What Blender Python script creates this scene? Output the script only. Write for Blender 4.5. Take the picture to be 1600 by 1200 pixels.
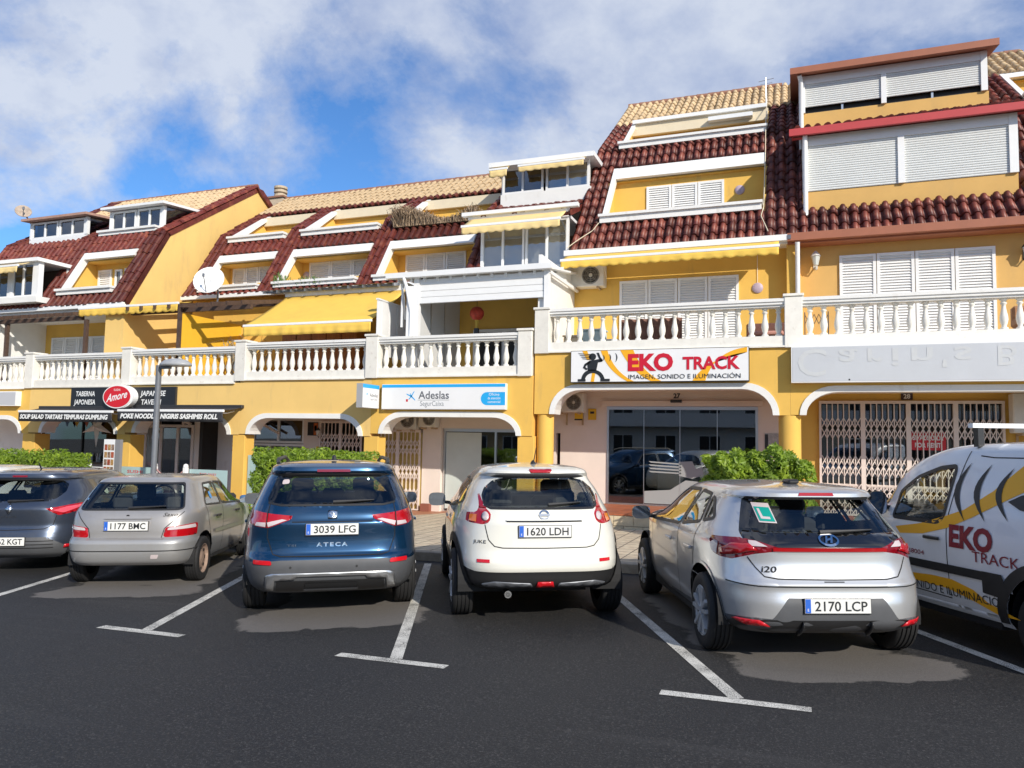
import bpy, bmesh, math, random
import numpy as np
from mathutils import Vector, Matrix
R_=math.radians
rng=random.Random(7)
sc=bpy.context.scene
for o in list(bpy.data.objects): bpy.data.objects.remove(o)
col=sc.collection
# ------------------------------------------------------------------ camera
cd=bpy.data.cameras.new('camera'); cam=bpy.data.objects.new('camera',cd); col.objects.link(cam)
TH,PT,RL=R_(20.7),math.atan(85/1170),0.018
fw=Vector((-math.sin(TH)*math.cos(PT),math.cos(TH)*math.cos(PT),math.sin(PT)))
rt=Vector((math.cos(TH),math.sin(TH),0)); up=rt.cross(fw)
rt2=rt*math.cos(RL)+up*math.sin(RL); up2=up*math.cos(RL)-rt*math.sin(RL)
M=Matrix((rt2,up2,-fw)).transposed().to_4x4(); M.translation=Vector((0,-16,1.87))
cam.matrix_world=M
cd.sensor_width=36; cd.lens=26.325; cd.clip_end=3000; cd.clip_start=0.05
sc.camera=cam
# ------------------------------------------------------------------ world
SUN_AZ,SUN_EL=R_(130),R_(29)      # azimuth clockwise from +Y
w=bpy.data.worlds.new('World'); sc.world=w; w.use_nodes=True
nt=w.node_tree; nt.nodes.clear()
def N(t,nt_,**k):
    n=nt_.nodes.new(t)
    for a,b in k.items(): setattr(n,a,b)
    return n
def mth(nt_,op,a,b=None,clamp=False):
    n=nt_.nodes.new('ShaderNodeMath'); n.operation=op; n.use_clamp=clamp
    for i,v in enumerate((a,b)):
        if v is None: continue
        if isinstance(v,(int,float)): n.inputs[i].default_value=v
        else: nt_.links.new(v,n.inputs[i])
    return n.outputs[0]
def world_nodes():
    L=nt.links.new
    out=N('ShaderNodeOutputWorld',nt); bg=N('ShaderNodeBackground',nt); bg.inputs[1].default_value=0.1
    sky=N('ShaderNodeTexSky',nt,sky_type='NISHITA'); sky.sun_disc=False
    sky.sun_elevation=SUN_EL; sky.sun_rotation=SUN_AZ; sky.air_density=1.0; sky.dust_density=0.4; sky.ozone_density=2.2
    tc=N('ShaderNodeTexCoord',nt); sep=N('ShaderNodeSeparateXYZ',nt); L(tc.outputs['Generated'],sep.inputs[0])
    den=mth(nt,'ADD',mth(nt,'MAXIMUM',sep.outputs[2],0.0),0.55)
    cx=mth(nt,'DIVIDE',sep.outputs[0],den); cy=mth(nt,'DIVIDE',sep.outputs[1],den)
    comb=N('ShaderNodeCombineXYZ',nt); L(cx,comb.inputs[0]); L(cy,comb.inputs[1]); comb.inputs[2].default_value=3.7
    mp=N('ShaderNodeMapping',nt); L(comb.outputs[0],mp.inputs[0]); mp.inputs[1].default_value=CLOUD_OFF; mp.inputs[3].default_value=(1,1,1)
    n1=N('ShaderNodeTexNoise',nt); L(mp.outputs[0],n1.inputs[0]); n1.inputs['Scale'].default_value=2.1; n1.inputs['Detail'].default_value=9; n1.inputs['Roughness'].default_value=0.62; n1.inputs['Distortion'].default_value=0.15
    r1=N('ShaderNodeValToRGB',nt); L(n1.outputs[0],r1.inputs[0])
    e=r1.color_ramp.elements; e[0].position=0.425; e[0].color=(0,0,0,1); e[1].position=0.555; e[1].color=(1,1,1,1)
    n2=N('ShaderNodeTexNoise',nt); L(mp.outputs[0],n2.inputs[0]); n2.inputs['Scale'].default_value=4.2; n2.inputs['Detail'].default_value=7; n2.inputs['Roughness'].default_value=0.6
    r2=N('ShaderNodeValToRGB',nt); L(n2.outputs[0],r2.inputs[0])
    e=r2.color_ramp.elements; e[0].position=0.36; e[0].color=(3.0,3.8,5.9,1); e[1].position=0.60; e[1].color=(6.2,6.7,7.7,1)
    mx=N('ShaderNodeMixRGB',nt); L(mth(nt,'MULTIPLY',r1.outputs[0],0.93),mx.inputs[0])
    sk=N('ShaderNodeMixRGB',nt,blend_type='MULTIPLY'); sk.inputs[0].default_value=1; L(sky.outputs[0],sk.inputs[1]); sk.inputs[2].default_value=(0.62,1.02,1.45,1)
    L(sk.outputs[0],mx.inputs[1]); L(r2.outputs[0],mx.inputs[2])
    L(mx.outputs[0],bg.inputs[0]); L(bg.outputs[0],out.inputs[0])
CLOUD_OFF=(2.3,0.4,0)
world_nodes()
# ------------------------------------------------------------------ sun
sd=bpy.data.lights.new('sun','SUN'); sd.energy=4.3; sd.angle=R_(0.55); sd.color=(1,0.93,0.82)
sun=bpy.data.objects.new('sun',sd); col.objects.link(sun)
sdir=Vector((math.sin(SUN_AZ)*math.cos(SUN_EL),math.cos(SUN_AZ)*math.cos(SUN_EL),math.sin(SUN_EL)))
sun.rotation_euler=sdir.to_track_quat('Z','Y').to_euler(); sun.location=(20,-30,30)
vs=sc.view_settings; vs.view_transform='Standard'; vs.look='None'; vs.exposure=0.17; vs.gamma=1; vs.use_curve_mapping=False
try: sc.cycles.max_bounces=8; sc.cycles.transparent_max_bounces=12
except Exception: pass
# ------------------------------------------------------------------ materials
MATS={}
def mat(name,c,rough=0.6,metal=0.0,var=0.0,scale=8.0,bump=0.0,bscale=60.0,coat=0.0,spec=0.5,rand=0.0,emit=None,aniso=(1,1,1),var2=None):
    """principled with optional noise variation, bump, per-object random brightness"""
    if name in MATS: return MATS[name]
    m=bpy.data.materials.new(name); m.use_nodes=True; t=m.node_tree; b=t.nodes['Principled BSDF']; L=t.links.new
    b.inputs['Roughness'].default_value=rough; b.inputs['Metallic'].default_value=metal
    b.inputs['Coat Weight'].default_value=coat; b.inputs['Coat Roughness'].default_value=0.03
    b.inputs['Specular IOR Level'].default_value=spec
    src=None; c4=(c[0],c[1],c[2],1); b.inputs['Base Color'].default_value=c4
    m.diffuse_color=c4
    if var or bump or var2:
        tc=t.nodes.new('ShaderNodeTexCoord'); mp=t.nodes.new('ShaderNodeMapping'); L(tc.outputs['Object'],mp.inputs[0]); mp.inputs[3].default_value=aniso
    if var:
        n=t.nodes.new('ShaderNodeTexNoise'); L(mp.outputs[0],n.inputs[0]); n.inputs['Scale'].default_value=scale; n.inputs['Detail'].default_value=6; n.inputs['Roughness'].default_value=0.62
        r=t.nodes.new('ShaderNodeValToRGB'); L(n.outputs[0],r.inputs[0]); e=r.color_ramp.elements
        e[0].position=0.3; e[1].position=0.72
        e[0].color=tuple(max(0,x*(1-var)) for x in c)+(1,); e[1].color=tuple(min(1,x*(1+var*0.6)) for x in c)+(1,)
        src=r.outputs[0]
    if var2:      # (colour, scale, lo, hi): streaks or grime with own shape
        n=t.nodes.new('ShaderNodeTexNoise'); mp2=t.nodes.new('ShaderNodeMapping'); L(tc.outputs['Object'],mp2.inputs[0]); mp2.inputs[3].default_value=var2[4] if len(var2)>4 else (1,1,1)
        L(mp2.outputs[0],n.inputs[0]); n.inputs['Scale'].default_value=var2[1]; n.inputs['Detail'].default_value=7; n.inputs['Roughness'].default_value=0.65
        r=t.nodes.new('ShaderNodeMapRange'); L(n.outputs[0],r.inputs[0]); r.inputs[1].default_value=var2[2]; r.inputs[2].default_value=var2[3]
        mx=t.nodes.new('ShaderNodeMixRGB'); L(r.outputs[0],mx.inputs[0]); mx.inputs[2].default_value=tuple(var2[0])+(1,)
        if src: L(src,mx.inputs[1])
        else: mx.inputs[1].default_value=c4
        src=mx.outputs[0]
    if rand:
        oi=t.nodes.new('ShaderNodeObjectInfo'); mr=t.nodes.new('ShaderNodeMapRange'); L(oi.outputs['Random'],mr.inputs[0]); mr.inputs[3].default_value=1-rand; mr.inputs[4].default_value=1+rand
        mx=t.nodes.new('ShaderNodeVectorMath'); mx.operation='SCALE'; L(mr.outputs[0],mx.inputs['Scale'])
        if src: L(src,mx.inputs[0])
        else: mx.inputs[0].default_value=c
        src=mx.outputs[0]
    if src: L(src,b.inputs['Base Color'])
    if bump:
        n=t.nodes.new('ShaderNodeTexNoise'); L(mp.outputs[0],n.inputs[0]); n.inputs['Scale'].default_value=bscale; n.inputs['Detail'].default_value=4
        bp=t.nodes.new('ShaderNodeBump'); bp.inputs['Strength'].default_value=bump; bp.inputs['Distance'].default_value=0.01; L(n.outputs[0],bp.inputs['Height']); L(bp.outputs[0],b.inputs['Normal'])
    if emit:
        b.inputs['Emission Color'].default_value=tuple(emit[:3])+(1,); b.inputs['Emission Strength'].default_value=emit[3]
    MATS[name]=m; return m
def glassmat(name,tint=(0.5,0.55,0.55),rough=0.02,ior=1.5,extra=0.0):
    if name in MATS: return MATS[name]
    m=bpy.data.materials.new(name); m.use_nodes=True; t=m.node_tree; t.nodes.clear(); L=t.links.new
    o=t.nodes.new('ShaderNodeOutputMaterial'); mx=t.nodes.new('ShaderNodeMixShader'); tr=t.nodes.new('ShaderNodeBsdfTransparent'); gl=t.nodes.new('ShaderNodeBsdfGlossy')
    ge=t.nodes.new('ShaderNodeNewGeometry'); dp=t.nodes.new('ShaderNodeVectorMath'); dp.operation='DOT_PRODUCT'; L(ge.outputs['Incoming'],dp.inputs[0]); L(ge.outputs['Normal'],dp.inputs[1]); r0=((ior-1)/(ior+1))**2
    sch=mth(t,'ADD',mth(t,'MULTIPLY',mth(t,'POWER',mth(t,'SUBTRACT',1.0,mth(t,'ABSOLUTE',dp.outputs['Value']),True),5),1-r0),r0)
    tr.inputs[0].default_value=tuple(tint)+(1,); gl.inputs['Roughness'].default_value=rough; gl.inputs[0].default_value=(0.95,0.97,1,1)
    f=mth(t,'ADD',mth(t,'MULTIPLY',sch,1.7),extra,True)
    L(f,mx.inputs[0]); L(tr.outputs[0],mx.inputs[1]); L(gl.outputs[0],mx.inputs[2]); L(mx.outputs[0],o.inputs[0])
    MATS[name]=m; return m
YEL=mat('yellow_stucco',(0.76,0.465,0.098),0.85,var=0.08,scale=1.2,bump=0.25,bscale=90,var2=((0.50,0.32,0.11),1.6,0.57,0.82,(1.6,1,0.30)))
UPY=mat('soft_yellow_stucco',(0.67,0.405,0.13),0.85,var=0.08,scale=1.2,bump=0.25,bscale=90,var2=((0.58,0.36,0.13),1.4,0.56,0.8,(1,1,0.35)))
PALE=mat('pale_yellow_stucco',(0.79,0.53,0.18),0.85,var=0.06,scale=1.2,bump=0.25,bscale=90,var2=((0.52,0.36,0.16),1.3,0.58,0.85,(1.6,1,0.28)))
PINK=mat('pinkish_plaster',(0.77,0.67,0.60),0.85,var=0.05,scale=2,bump=0.2,bscale=90)
WHITE=mat('white_paint',(0.80,0.79,0.76),0.55,var=0.05,scale=3,bump=0.1,bscale=70,var2=((0.55,0.50,0.42),3.0,0.6,0.85,(1,1,0.4)))
BALW=mat('white_cast_stone',(0.80,0.77,0.70),0.7,var=0.08,scale=6,bump=0.2,bscale=50,rand=0.09,var2=((0.50,0.44,0.36),7.0,0.60,0.82))
CLEANW=mat('white_lacquer',(0.82,0.82,0.81),0.35,var=0.03,scale=4)
CREAM=mat('cream_paint',(0.74,0.64,0.46),0.6,var=0.05,scale=4)
ROLL=mat('shutter_grey_white',(0.72,0.73,0.71),0.45,var=0.04,scale=3)
MAROON=mat('maroon_roof_tile',(0.125,0.026,0.019),0.46,var=0.45,scale=5,rand=0.45,bump=0.15,bscale=40,spec=0.4,var2=((0.27,0.085,0.045),4.0,0.50,0.78))
TAN=mat('tan_roof_tile',(0.56,0.41,0.24),0.75,var=0.25,scale=5,rand=0.18,bump=0.2,bscale=40,var2=((0.22,0.15,0.10),5.0,0.60,0.85))
MORTAR=mat('roof_mortar',(0.30,0.15,0.10),0.9,var=0.2)
AWY=mat('yellow_canvas',(0.80,0.52,0.09),0.8,var=0.06,scale=3,var2=((0.60,0.40,0.10),2.0,0.58,0.9))
AWP=mat('faded_yellow_canvas',(0.80,0.60,0.27),0.8,var=0.07,scale=3,var2=((0.55,0.42,0.22),2.4,0.55,0.9))
AWK=mat('black_canvas',(0.03,0.03,0.035),0.7,var=0.2,scale=5)
WOODD=mat('dark_brown_wood',(0.085,0.05,0.035),0.7,var=0.3,scale=10,bump=0.2)
WOODO=mat('orange_wood',(0.42,0.15,0.03),0.5,var=0.3,scale=6,aniso=(6,6,0.4))
DARKM=mat('dark_metal',(0.03,0.03,0.032),0.45)
GREYM=mat('grey_metal',(0.20,0.21,0.23),0.4,metal=0.6,var=0.1)
LAMPG=mat('lamp_grey',(0.17,0.18,0.20),0.45,metal=0.2,var=0.1)
ALU=mat('aluminium',(0.65,0.66,0.67),0.3,metal=0.9)
GRILL=mat('grille_cream_paint',(0.76,0.66,0.60),0.5,var=0.06)
TERRA=mat('terracotta_tile',(0.42,0.13,0.055),0.5,var=0.15,scale=6,rand=0.14)
BRICKB=mat('beige_split_brick',(0.66,0.54,0.36),0.85,var=0.14,scale=12,rand=0.10,bump=0.4,bscale=40)
GROUT=mat('grey_grout',(0.42,0.37,0.30),0.9)
REDB=mat('red_board',(0.50,0.06,0.06),0.45,var=0.08,scale=3)
BROWNR=mat('brown_red_board',(0.36,0.13,0.07),0.5,var=0.08,scale=3)
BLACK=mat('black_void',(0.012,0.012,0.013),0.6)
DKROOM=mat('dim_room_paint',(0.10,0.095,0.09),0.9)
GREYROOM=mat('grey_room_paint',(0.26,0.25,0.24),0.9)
SHOPGL=glassmat('shop_glass',(0.62,0.66,0.66),0.01,1.5,0.07)
WINGL=glassmat('window_glass',(0.22,0.25,0.30),0.01,1.5,0.10)
TEALGL=mat('frosted_teal_glass',(0.36,0.50,0.50),0.25,var=0.04,spec=0.6)
BLIND=mat('closed_blind',(0.60,0.57,0.52),0.7,var=0.05)
TXTW=mat('white_lettering',(0.82,0.82,0.80),0.5)
TXTK=mat('black_lettering',(0.015,0.018,0.022),0.5)
TXTR=mat('crimson_lettering',(0.55,0.008,0.03),0.45)
TXTY=mat('amber_print',(0.85,0.42,0.015),0.45)
TXTB=mat('cyan_print',(0.02,0.38,0.78),0.45)
SIGNW=mat('sign_white_face',(0.80,0.80,0.80),0.35,var=0.03,scale=2)
SIGNG=mat('sign_grey_face',(0.55,0.57,0.60),0.4,var=0.04,scale=2)
# ------------------------------------------------------------------ helpers
def link(o,parent=None):
    col.objects.link(o)
    if parent is not None:
        o.parent=parent
        if parent.get('_w'): o.matrix_parent_inverse=Matrix.Translation(-Vector(parent['_w']))
    return o
def mk(name,v,f,m,parent=None,smooth=False,mats=None,mi=None):
    me=bpy.data.meshes.new(name); me.from_pydata([tuple(map(float,p)) for p in v],[],[tuple(int(i) for i in q) for q in f])
    if mats:
        for q in mats: me.materials.append(q)
        me.polygons.foreach_set('material_index',mi)
    elif m is not None: me.materials.append(m)
    if smooth: me.polygons.foreach_set('use_smooth',[True]*len(me.polygons))
    me.update()
    return link(bpy.data.objects.new(name,me),parent)
def tag(o,label=None,cat=None,group=None,kind=None):
    if label: o['label']=label
    if cat: o['category']=cat
    if group: o['group']=group
    if kind: o['kind']=kind
    return o
def thing(name,label,cat,loc=(0,0,0),rz=0,group=None,world=True):
    """Empty at a thing's base. world=True: parts are given in world coordinates"""
    o=bpy.data.objects.new(name,None); col.objects.link(o); o.location=loc; o.rotation_euler=(0,0,rz); o.empty_display_size=0.2
    tag(o,label,cat,group)
    if world: o['_w']=tuple(float(x) for x in loc)
    return o
class MB:
    def __init__(s): s.v=[]; s.f=[]
    def add(s,v,f):
        n=len(s.v); s.v+=[tuple(p) for p in v]; s.f+=[tuple(i+n for i in q) for q in f]; return s
    def box(s,x0,x1,y0,y1,z0,z1):
        if x0>x1: x0,x1=x1,x0
        if y0>y1: y0,y1=y1,y0
        if z0>z1: z0,z1=z1,z0
        return s.add([(x0,y0,z0),(x1,y0,z0),(x1,y1,z0),(x0,y1,z0),(x0,y0,z1),(x1,y0,z1),(x1,y1,z1),(x0,y1,z1)],
          [(0,3,2,1),(4,5,6,7),(0,1,5,4),(1,2,6,5),(2,3,7,6),(3,0,4,7)])
    def prism(s,poly,d,axis='y',a=0.0):
        """poly: 2D points; axis y: (x,z) extruded y a..a+d; axis x: (y,z); axis z: (x,y)"""
        n=len(poly); v=[]
        for k in (a,a+d):
            for p in poly:
                v.append((p[0],k,p[1]) if axis=='y' else ((k,p[0],p[1]) if axis=='x' else (p[0],p[1],k)))
        f=[tuple(range(n)),tuple(range(2*n-1,n-1,-1))]+[(i,i+n,(i+1)%n+n,(i+1)%n) for i in range(n)]
        return s.add(v,f)
    def bar(s,p,q,w,h=None):
        p=Vector(p); q=Vector(q); d=(q-p).normalized(); u=Vector((0,0,1)) if abs(d.z)<0.9 else Vector((0,1,0))
        a=d.cross(u).normalized()*w/2; b=a.cross(d).normalized()*(h or w)/2
        v=[tuple(e+i*a+j*b) for e in (p,q) for i,j in ((-1,-1),(1,-1),(1,1),(-1,1))]
        return s.add(v,[(0,1,2,3),(7,6,5,4),(0,4,5,1),(1,5,6,2),(2,6,7,3),(3,7,4,0)])
    def tube(s,pts,r,n=8,caps=True):
        pts=[Vector(p) for p in pts]; rings=[]; rr=r if isinstance(r,(list,tuple)) else [r]*len(pts); v=[]
        prev=None
        for i,p in enumerate(pts):
            d=(pts[min(i+1,len(pts)-1)]-pts[max(i-1,0)]).normalized()
            u=prev if prev is not None else (Vector((0,0,1)) if abs(d.z)<0.9 else Vector((1,0,0)))
            a=d.cross(u).normalized(); b=a.cross(d).normalized(); prev=b
            for k in range(n):
                t=2*math.pi*k/n; v.append(tuple(p+rr[i]*(math.cos(t)*a+math.sin(t)*b)))
        f=[(i*n+k,i*n+(k+1)%n,(i+1)*n+(k+1)%n,(i+1)*n+k) for i in range(len(pts)-1) for k in range(n)]
        if caps: f+= [tuple(range(n-1,-1,-1)),tuple((len(pts)-1)*n+k for k in range(n))]
        return s.add(v,f)
    def lathe(s,prof,c=(0,0,0),n=12,axis='z',caps=True):
        v=[]
        for r,h in prof:
            for k in range(n):
                t=2*math.pi*k/n; a,b=r*math.cos(t),r*math.sin(t)
                p=(a,b,h) if axis=='z' else ((a,h,b) if axis=='y' else (h,a,b))
                v.append((p[0]+c[0],p[1]+c[1],p[2]+c[2]))
        f=[(i*n+k,i*n+(k+1)%n,(i+1)*n+(k+1)%n,(i+1)*n+k) for i in range(len(prof)-1) for k in range(n)]
        if caps: f+=[tuple(range(n-1,-1,-1)),tuple((len(prof)-1)*n+k for k in range(n))]
        return s.add(v,f)
    def build(s,name,m,parent=None,smooth=False,bevel=0):
        o=mk(name,s.v,s.f,m,parent,smooth)
        bm=bmesh.new(); bm.from_mesh(o.data); bmesh.ops.recalc_face_normals(bm,faces=bm.faces)
        if bevel: bmesh.ops.bevel(bm,geom=[e for e in bm.edges if len(e.link_faces)==2 and e.calc_face_angle(0)>0.6],offset=bevel,segments=1,affect='EDGES',clamp_overlap=True)
        bm.to_mesh(o.data); bm.free()
        if smooth:
            try: o.data.set_sharp_from_angle(angle=R_(40))
            except Exception: pass
        return o
def box(name,b,m,parent=None,bevel=0): return MB().box(*b).build(name,m,parent,bevel=bevel)
_tc={}
def textmesh(s,size,bold=0.0,shear=0.0,sx=1.0,space=1.0):
    """flat lettering as (verts,faces) centred on 0, baseline on 0 of the vertical axis"""
    key=(s,size,bold,shear,sx,space)
    if key in _tc: return _tc[key]
    cu=bpy.data.curves.new('t','FONT'); cu.body=s; cu.size=size; cu.offset=bold; cu.shear=shear; cu.space_character=space; cu.resolution_u=3; cu.align_x='CENTER'
    ob=bpy.data.objects.new('t',cu); me=ob.to_mesh()
    v=[(p.co.x*sx,p.co.y) for p in me.vertices]; f=[tuple(p.vertices) for p in me.polygons]
    ob.to_mesh_clear(); bpy.data.objects.remove(ob); bpy.data.curves.remove(cu)
    if v:
        xm=(min(p[0] for p in v)+max(p[0] for p in v))/2; v=[(a-xm,b) for a,b in v]
    _tc[key]=(v,f); return v,f
def text(name,s,m,parent,org,ux,uz,size,**k):
    """lettering laid on the plane through org spanned by ux (reading direction) and uz (up)"""
    fit=k.pop('fit',None); v,f=textmesh(s,size,**k)
    o=Vector(org); ux=Vector(ux); uz=Vector(uz)
    g=1.0
    if fit and v: g=fit/(max(p[0] for p in v)*2)
    return mk(name,[o+ux*a*g+uz*b for a,b in v],f,m,parent)
def flat(name,poly,m,parent,org,ux,uz):
    o=Vector(org); ux=Vector(ux); uz=Vector(uz)
    ob=mk(name,[o+ux*a+uz*b for a,b in poly],[tuple(range(len(poly)))],m,parent)
    bm=bmesh.new(); bm.from_mesh(ob.data); bmesh.ops.triangulate(bm,faces=bm.faces); bm.to_mesh(ob.data); bm.free(); return ob
def gz(x,y): return .018*(x+4.9)-.010*(y+8.87)
# ================================================================== ground, road, pavement
def asphalt():
    m=bpy.data.materials.new('asphalt'); m.use_nodes=True; t=m.node_tree; b=t.nodes['Principled BSDF']; L=t.links.new
    tc=t.nodes.new('ShaderNodeTexCoord'); co=tc.outputs['Object']
    def noise(scale,detail=4,rough=0.6,dist=0):
        n=t.nodes.new('ShaderNodeTexNoise'); L(co,n.inputs[0]); n.inputs['Scale'].default_value=scale; n.inputs['Detail'].default_value=detail; n.inputs['Roughness'].default_value=rough; n.inputs['Distortion'].default_value=dist; return n.outputs[0]
    def mrange(s,a,b_,c,d):
        r=t.nodes.new('ShaderNodeMapRange'); L(s,r.inputs[0])
        for i,v in enumerate((a,b_,c,d)): r.inputs[i+1].default_value=v
        return r.outputs[0]
    def mixc(f,a,b_):
        x=t.nodes.new('ShaderNodeMixRGB')
        for i,v in enumerate((f,a,b_)):
            if isinstance(v,tuple): x.inputs[i].default_value=v
            else: L(v,x.inputs[i])
        return x.outputs[0]
    big=mrange(noise(0.35,5),0.3,0.7,0,1); fine=noise(62,4,0.85)
    base=mixc(big,(0.013,0.013,0.014,1),(0.024,0.023,0.0225,1))
    base=mixc(mrange(fine,0.54,0.70,0,1),base,(0.115,0.111,0.105,1))
    base=mixc(mrange(fine,0.33,0.47,0.9,0),base,(0.003,0.003,0.004,1))
    # dusty, dried areas where cars stand: a mask with ragged edge for each bay
    sep=t.nodes.new('ShaderNodeSeparateXYZ'); L(co,sep.inputs[0]); rag=noise(2.3,6,0.65,0.4); tot=None
    for cx,cy,ang,ra,rb in ((-7.60,-9.05,26,0.95,0.42),(-4.42,-9.32,34,0.95,0.52),(0.34,-9.33,22,0.92,0.40),(-4.95,-8.1,30,.75,1.5),(-8.3,-7.5,26,0.9,1.6),(-0.4,-7.8,24,.9,1.6)):
        a=R_(ang); dx=mth(t,'SUBTRACT',sep.outputs[0],cx); dy=mth(t,'SUBTRACT',sep.outputs[1],cy)
        u=mth(t,'ADD',mth(t,'MULTIPLY',dx,math.cos(a)/ra),mth(t,'MULTIPLY',dy,math.sin(a)/ra))
        v=mth(t,'ADD',mth(t,'MULTIPLY',dx,-math.sin(a)/rb),mth(t,'MULTIPLY',dy,math.cos(a)/rb))
        d=mth(t,'SUBTRACT',1.0,mth(t,'ADD',mth(t,'POWER',mth(t,'ABSOLUTE',u),4),mth(t,'POWER',mth(t,'ABSOLUTE',v),4)))
        d=mth(t,'ADD',d,mth(t,'MULTIPLY',mth(t,'SUBTRACT',rag,0.5),2.6))
        d=mrange(d,-0.02,0.22,0,1)
        tot=d if tot is None else mth(t,'MAXIMUM',tot,d)
    base=mixc(mth(t,'MULTIPLY',tot,0.9),base,mixc(fine,(0.085,0.078,0.070,1),(0.23,0.21,0.19,1)))
    # thin pale dust streaks and scuffs on the lane
    mp=t.nodes.new('ShaderNodeMapping'); L(co,mp.inputs[0]); mp.inputs[2].default_value=(0,0,R_(-6)); mp.inputs[3].default_value=(0.22,2.6,1)
    n=t.nodes.new('ShaderNodeTexNoise'); L(mp.outputs[0],n.inputs[0]); n.inputs['Scale'].default_value=1.3; n.inputs['Detail'].default_value=6
    base=mixc(mrange(n.outputs[0],0.60,0.78,0,0.35),base,(0.075,0.072,0.07,1))
    n=t.nodes.new('ShaderNodeTexVoronoi'); L(co,n.inputs[0]); n.inputs['Scale'].default_value=1.1
    base=mixc(mrange(n.outputs[0],0.034,0.020,0,0.8),base,(0.30,0.30,0.28,1))
    L(base,b.inputs['Base Color'])
    L(mrange(big,0,1,0.62,0.80),b.inputs['Roughness']); b.inputs['Specular IOR Level'].default_value=0.45
    bp=t.nodes.new('ShaderNodeBump'); bp.inputs['Strength'].default_value=0.75; bp.inputs['Distance'].default_value=0.006; L(fine,bp.inputs['Height']); L(bp.outputs[0],b.inputs['Normal'])
    return m
def paving():
    m=bpy.data.materials.new('paving_slabs'); m.use_nodes=True; t=m.node_tree; b=t.nodes['Principled BSDF']; L=t.links.new
    tc=t.nodes.new('ShaderNodeTexCoord'); br=t.nodes.new('ShaderNodeTexBrick'); L(tc.outputs['Object'],br.inputs[0])
    br.inputs['Color1'].default_value=(0.62,0.51,0.36,1); br.inputs['Color2'].default_value=(0.52,0.43,0.31,1); br.inputs['Mortar'].default_value=(0.16,0.13,0.10,1)
    br.inputs['Scale'].default_value=1; br.inputs['Brick Width'].default_value=0.3; br.inputs['Row Height'].default_value=0.3; br.inputs['Mortar Size'].default_value=0.012; br.offset=0
    n=t.nodes.new('ShaderNodeTexNoise'); L(tc.outputs['Object'],n.inputs[0]); n.inputs['Scale'].default_value=9; n.inputs['Detail'].default_value=6
    mx=t.nodes.new('ShaderNodeMixRGB'); mx.blend_type='OVERLAY'; mx.inputs[0].default_value=0.5; L(br.outputs[0],mx.inputs[1]); L(n.outputs[0],mx.inputs[2]); L(mx.outputs[0],b.inputs['Base Color'])
    bp=t.nodes.new('ShaderNodeBump'); bp.inputs['Strength'].default_value=0.5; bp.inputs['Distance'].default_value=0.01; L(br.outputs['Fac'],bp.inputs['Height']); bp.invert=True; L(bp.outputs[0],b.inputs['Normal'])
    b.inputs['Roughness'].default_value=0.85; return m
def linepaint():
    m=bpy.data.materials.new('worn_road_paint'); m.use_nodes=True; t=m.node_tree; b=t.nodes['Principled BSDF']; L=t.links.new
    tc=t.nodes.new('ShaderNodeTexCoord'); n=t.nodes.new('ShaderNodeTexNoise'); L(tc.outputs['Object'],n.inputs[0]); n.inputs['Scale'].default_value=120; n.inputs['Detail'].default_value=4; n.inputs['Roughness'].default_value=0.75
    n2=t.nodes.new('ShaderNodeTexNoise'); L(tc.outputs['Object'],n2.inputs[0]); n2.inputs['Scale'].default_value=5; n2.inputs['Detail'].default_value=5
    s=mth(t,'ADD',n.outputs[0],mth(t,'MULTIPLY',mth(t,'SUBTRACT',n2.outputs[0],0.5),0.35))
    r=t.nodes.new('ShaderNodeValToRGB'); L(s,r.inputs[0]); e=r.color_ramp.elements; e[0].position=0.40; e[0].color=(0.05,0.05,0.05,1); e[1].position=0.50; e[1].color=(0.62,0.60,0.54,1)
    x=r.color_ramp.elements.new(0.75); x.color=(0.80,0.78,0.72,1)
    L(r.outputs[0],b.inputs['Base Color']); b.inputs['Roughness'].default_value=0.8; return m
def quadsheet(name,pts,off,m,kind='structure'):
    o=mk(name,[(x,y,gz(x,y)+off) for x,y in pts],[tuple(range(len(pts)))],m); o['kind']=kind; return o
ASPH=asphalt(); PAVE=paving(); LINE=linepaint()
quadsheet('ground',[(-700,-700),(700,-700),(700,900),(-700,900)],-0.006,mat('far_ground',(0.10,0.09,0.075),0.9,var=0.2,scale=0.2))
quadsheet('road',[(-60,-34),(45,-34),(45,-5.46),(-60,-5.46)],0,ASPH)
HD=R_(24.5)
def stem(x,y,h,length,w=0.105):
    h=R_(h); d=Vector((-math.sin(h),math.cos(h))); n=Vector((math.cos(h),math.sin(h)))*w/2; p=Vector((x,y)); q=p+d*length
    return [tuple(p+n),tuple(q+n),tuple(q-n),tuple(p-n)]
for i,(tx,h,ln) in enumerate(((-8.43,23,5.2),(-5.76,23.4,5.2),(-3.09,24.1,5.2),(-0.41,25.4,5.2),(2.40,26.5,5.3))):
    ty=-10.5
    quadsheet('parking_line',[(tx-0.50,ty-0.055),(tx+0.50,ty-0.05),(tx+0.50,ty+0.05),(tx-0.50,ty+0.055)],0.004,LINE)
    quadsheet('parking_line',stem(tx+0.02,ty+0.051,h,ln),0.004,LINE)
def slopebox(x0,x1,y0,y1,a,b):
    z=lambda x,y,o: gz(x,y)+o
    return MB().add([(x0,y0,z(x0,y0,a)),(x1,y0,z(x1,y0,a)),(x1,y1,z(x1,y1,a)),(x0,y1,z(x0,y1,a)),(x0,y0,z(x0,y0,b)),(x1,y0,z(x1,y0,b)),(x1,y1,z(x1,y1,b)),(x0,y1,z(x0,y1,b))],
      [(0,3,2,1),(4,5,6,7),(0,1,5,4),(1,2,6,5),(2,3,7,6),(3,0,4,7)])
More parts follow.
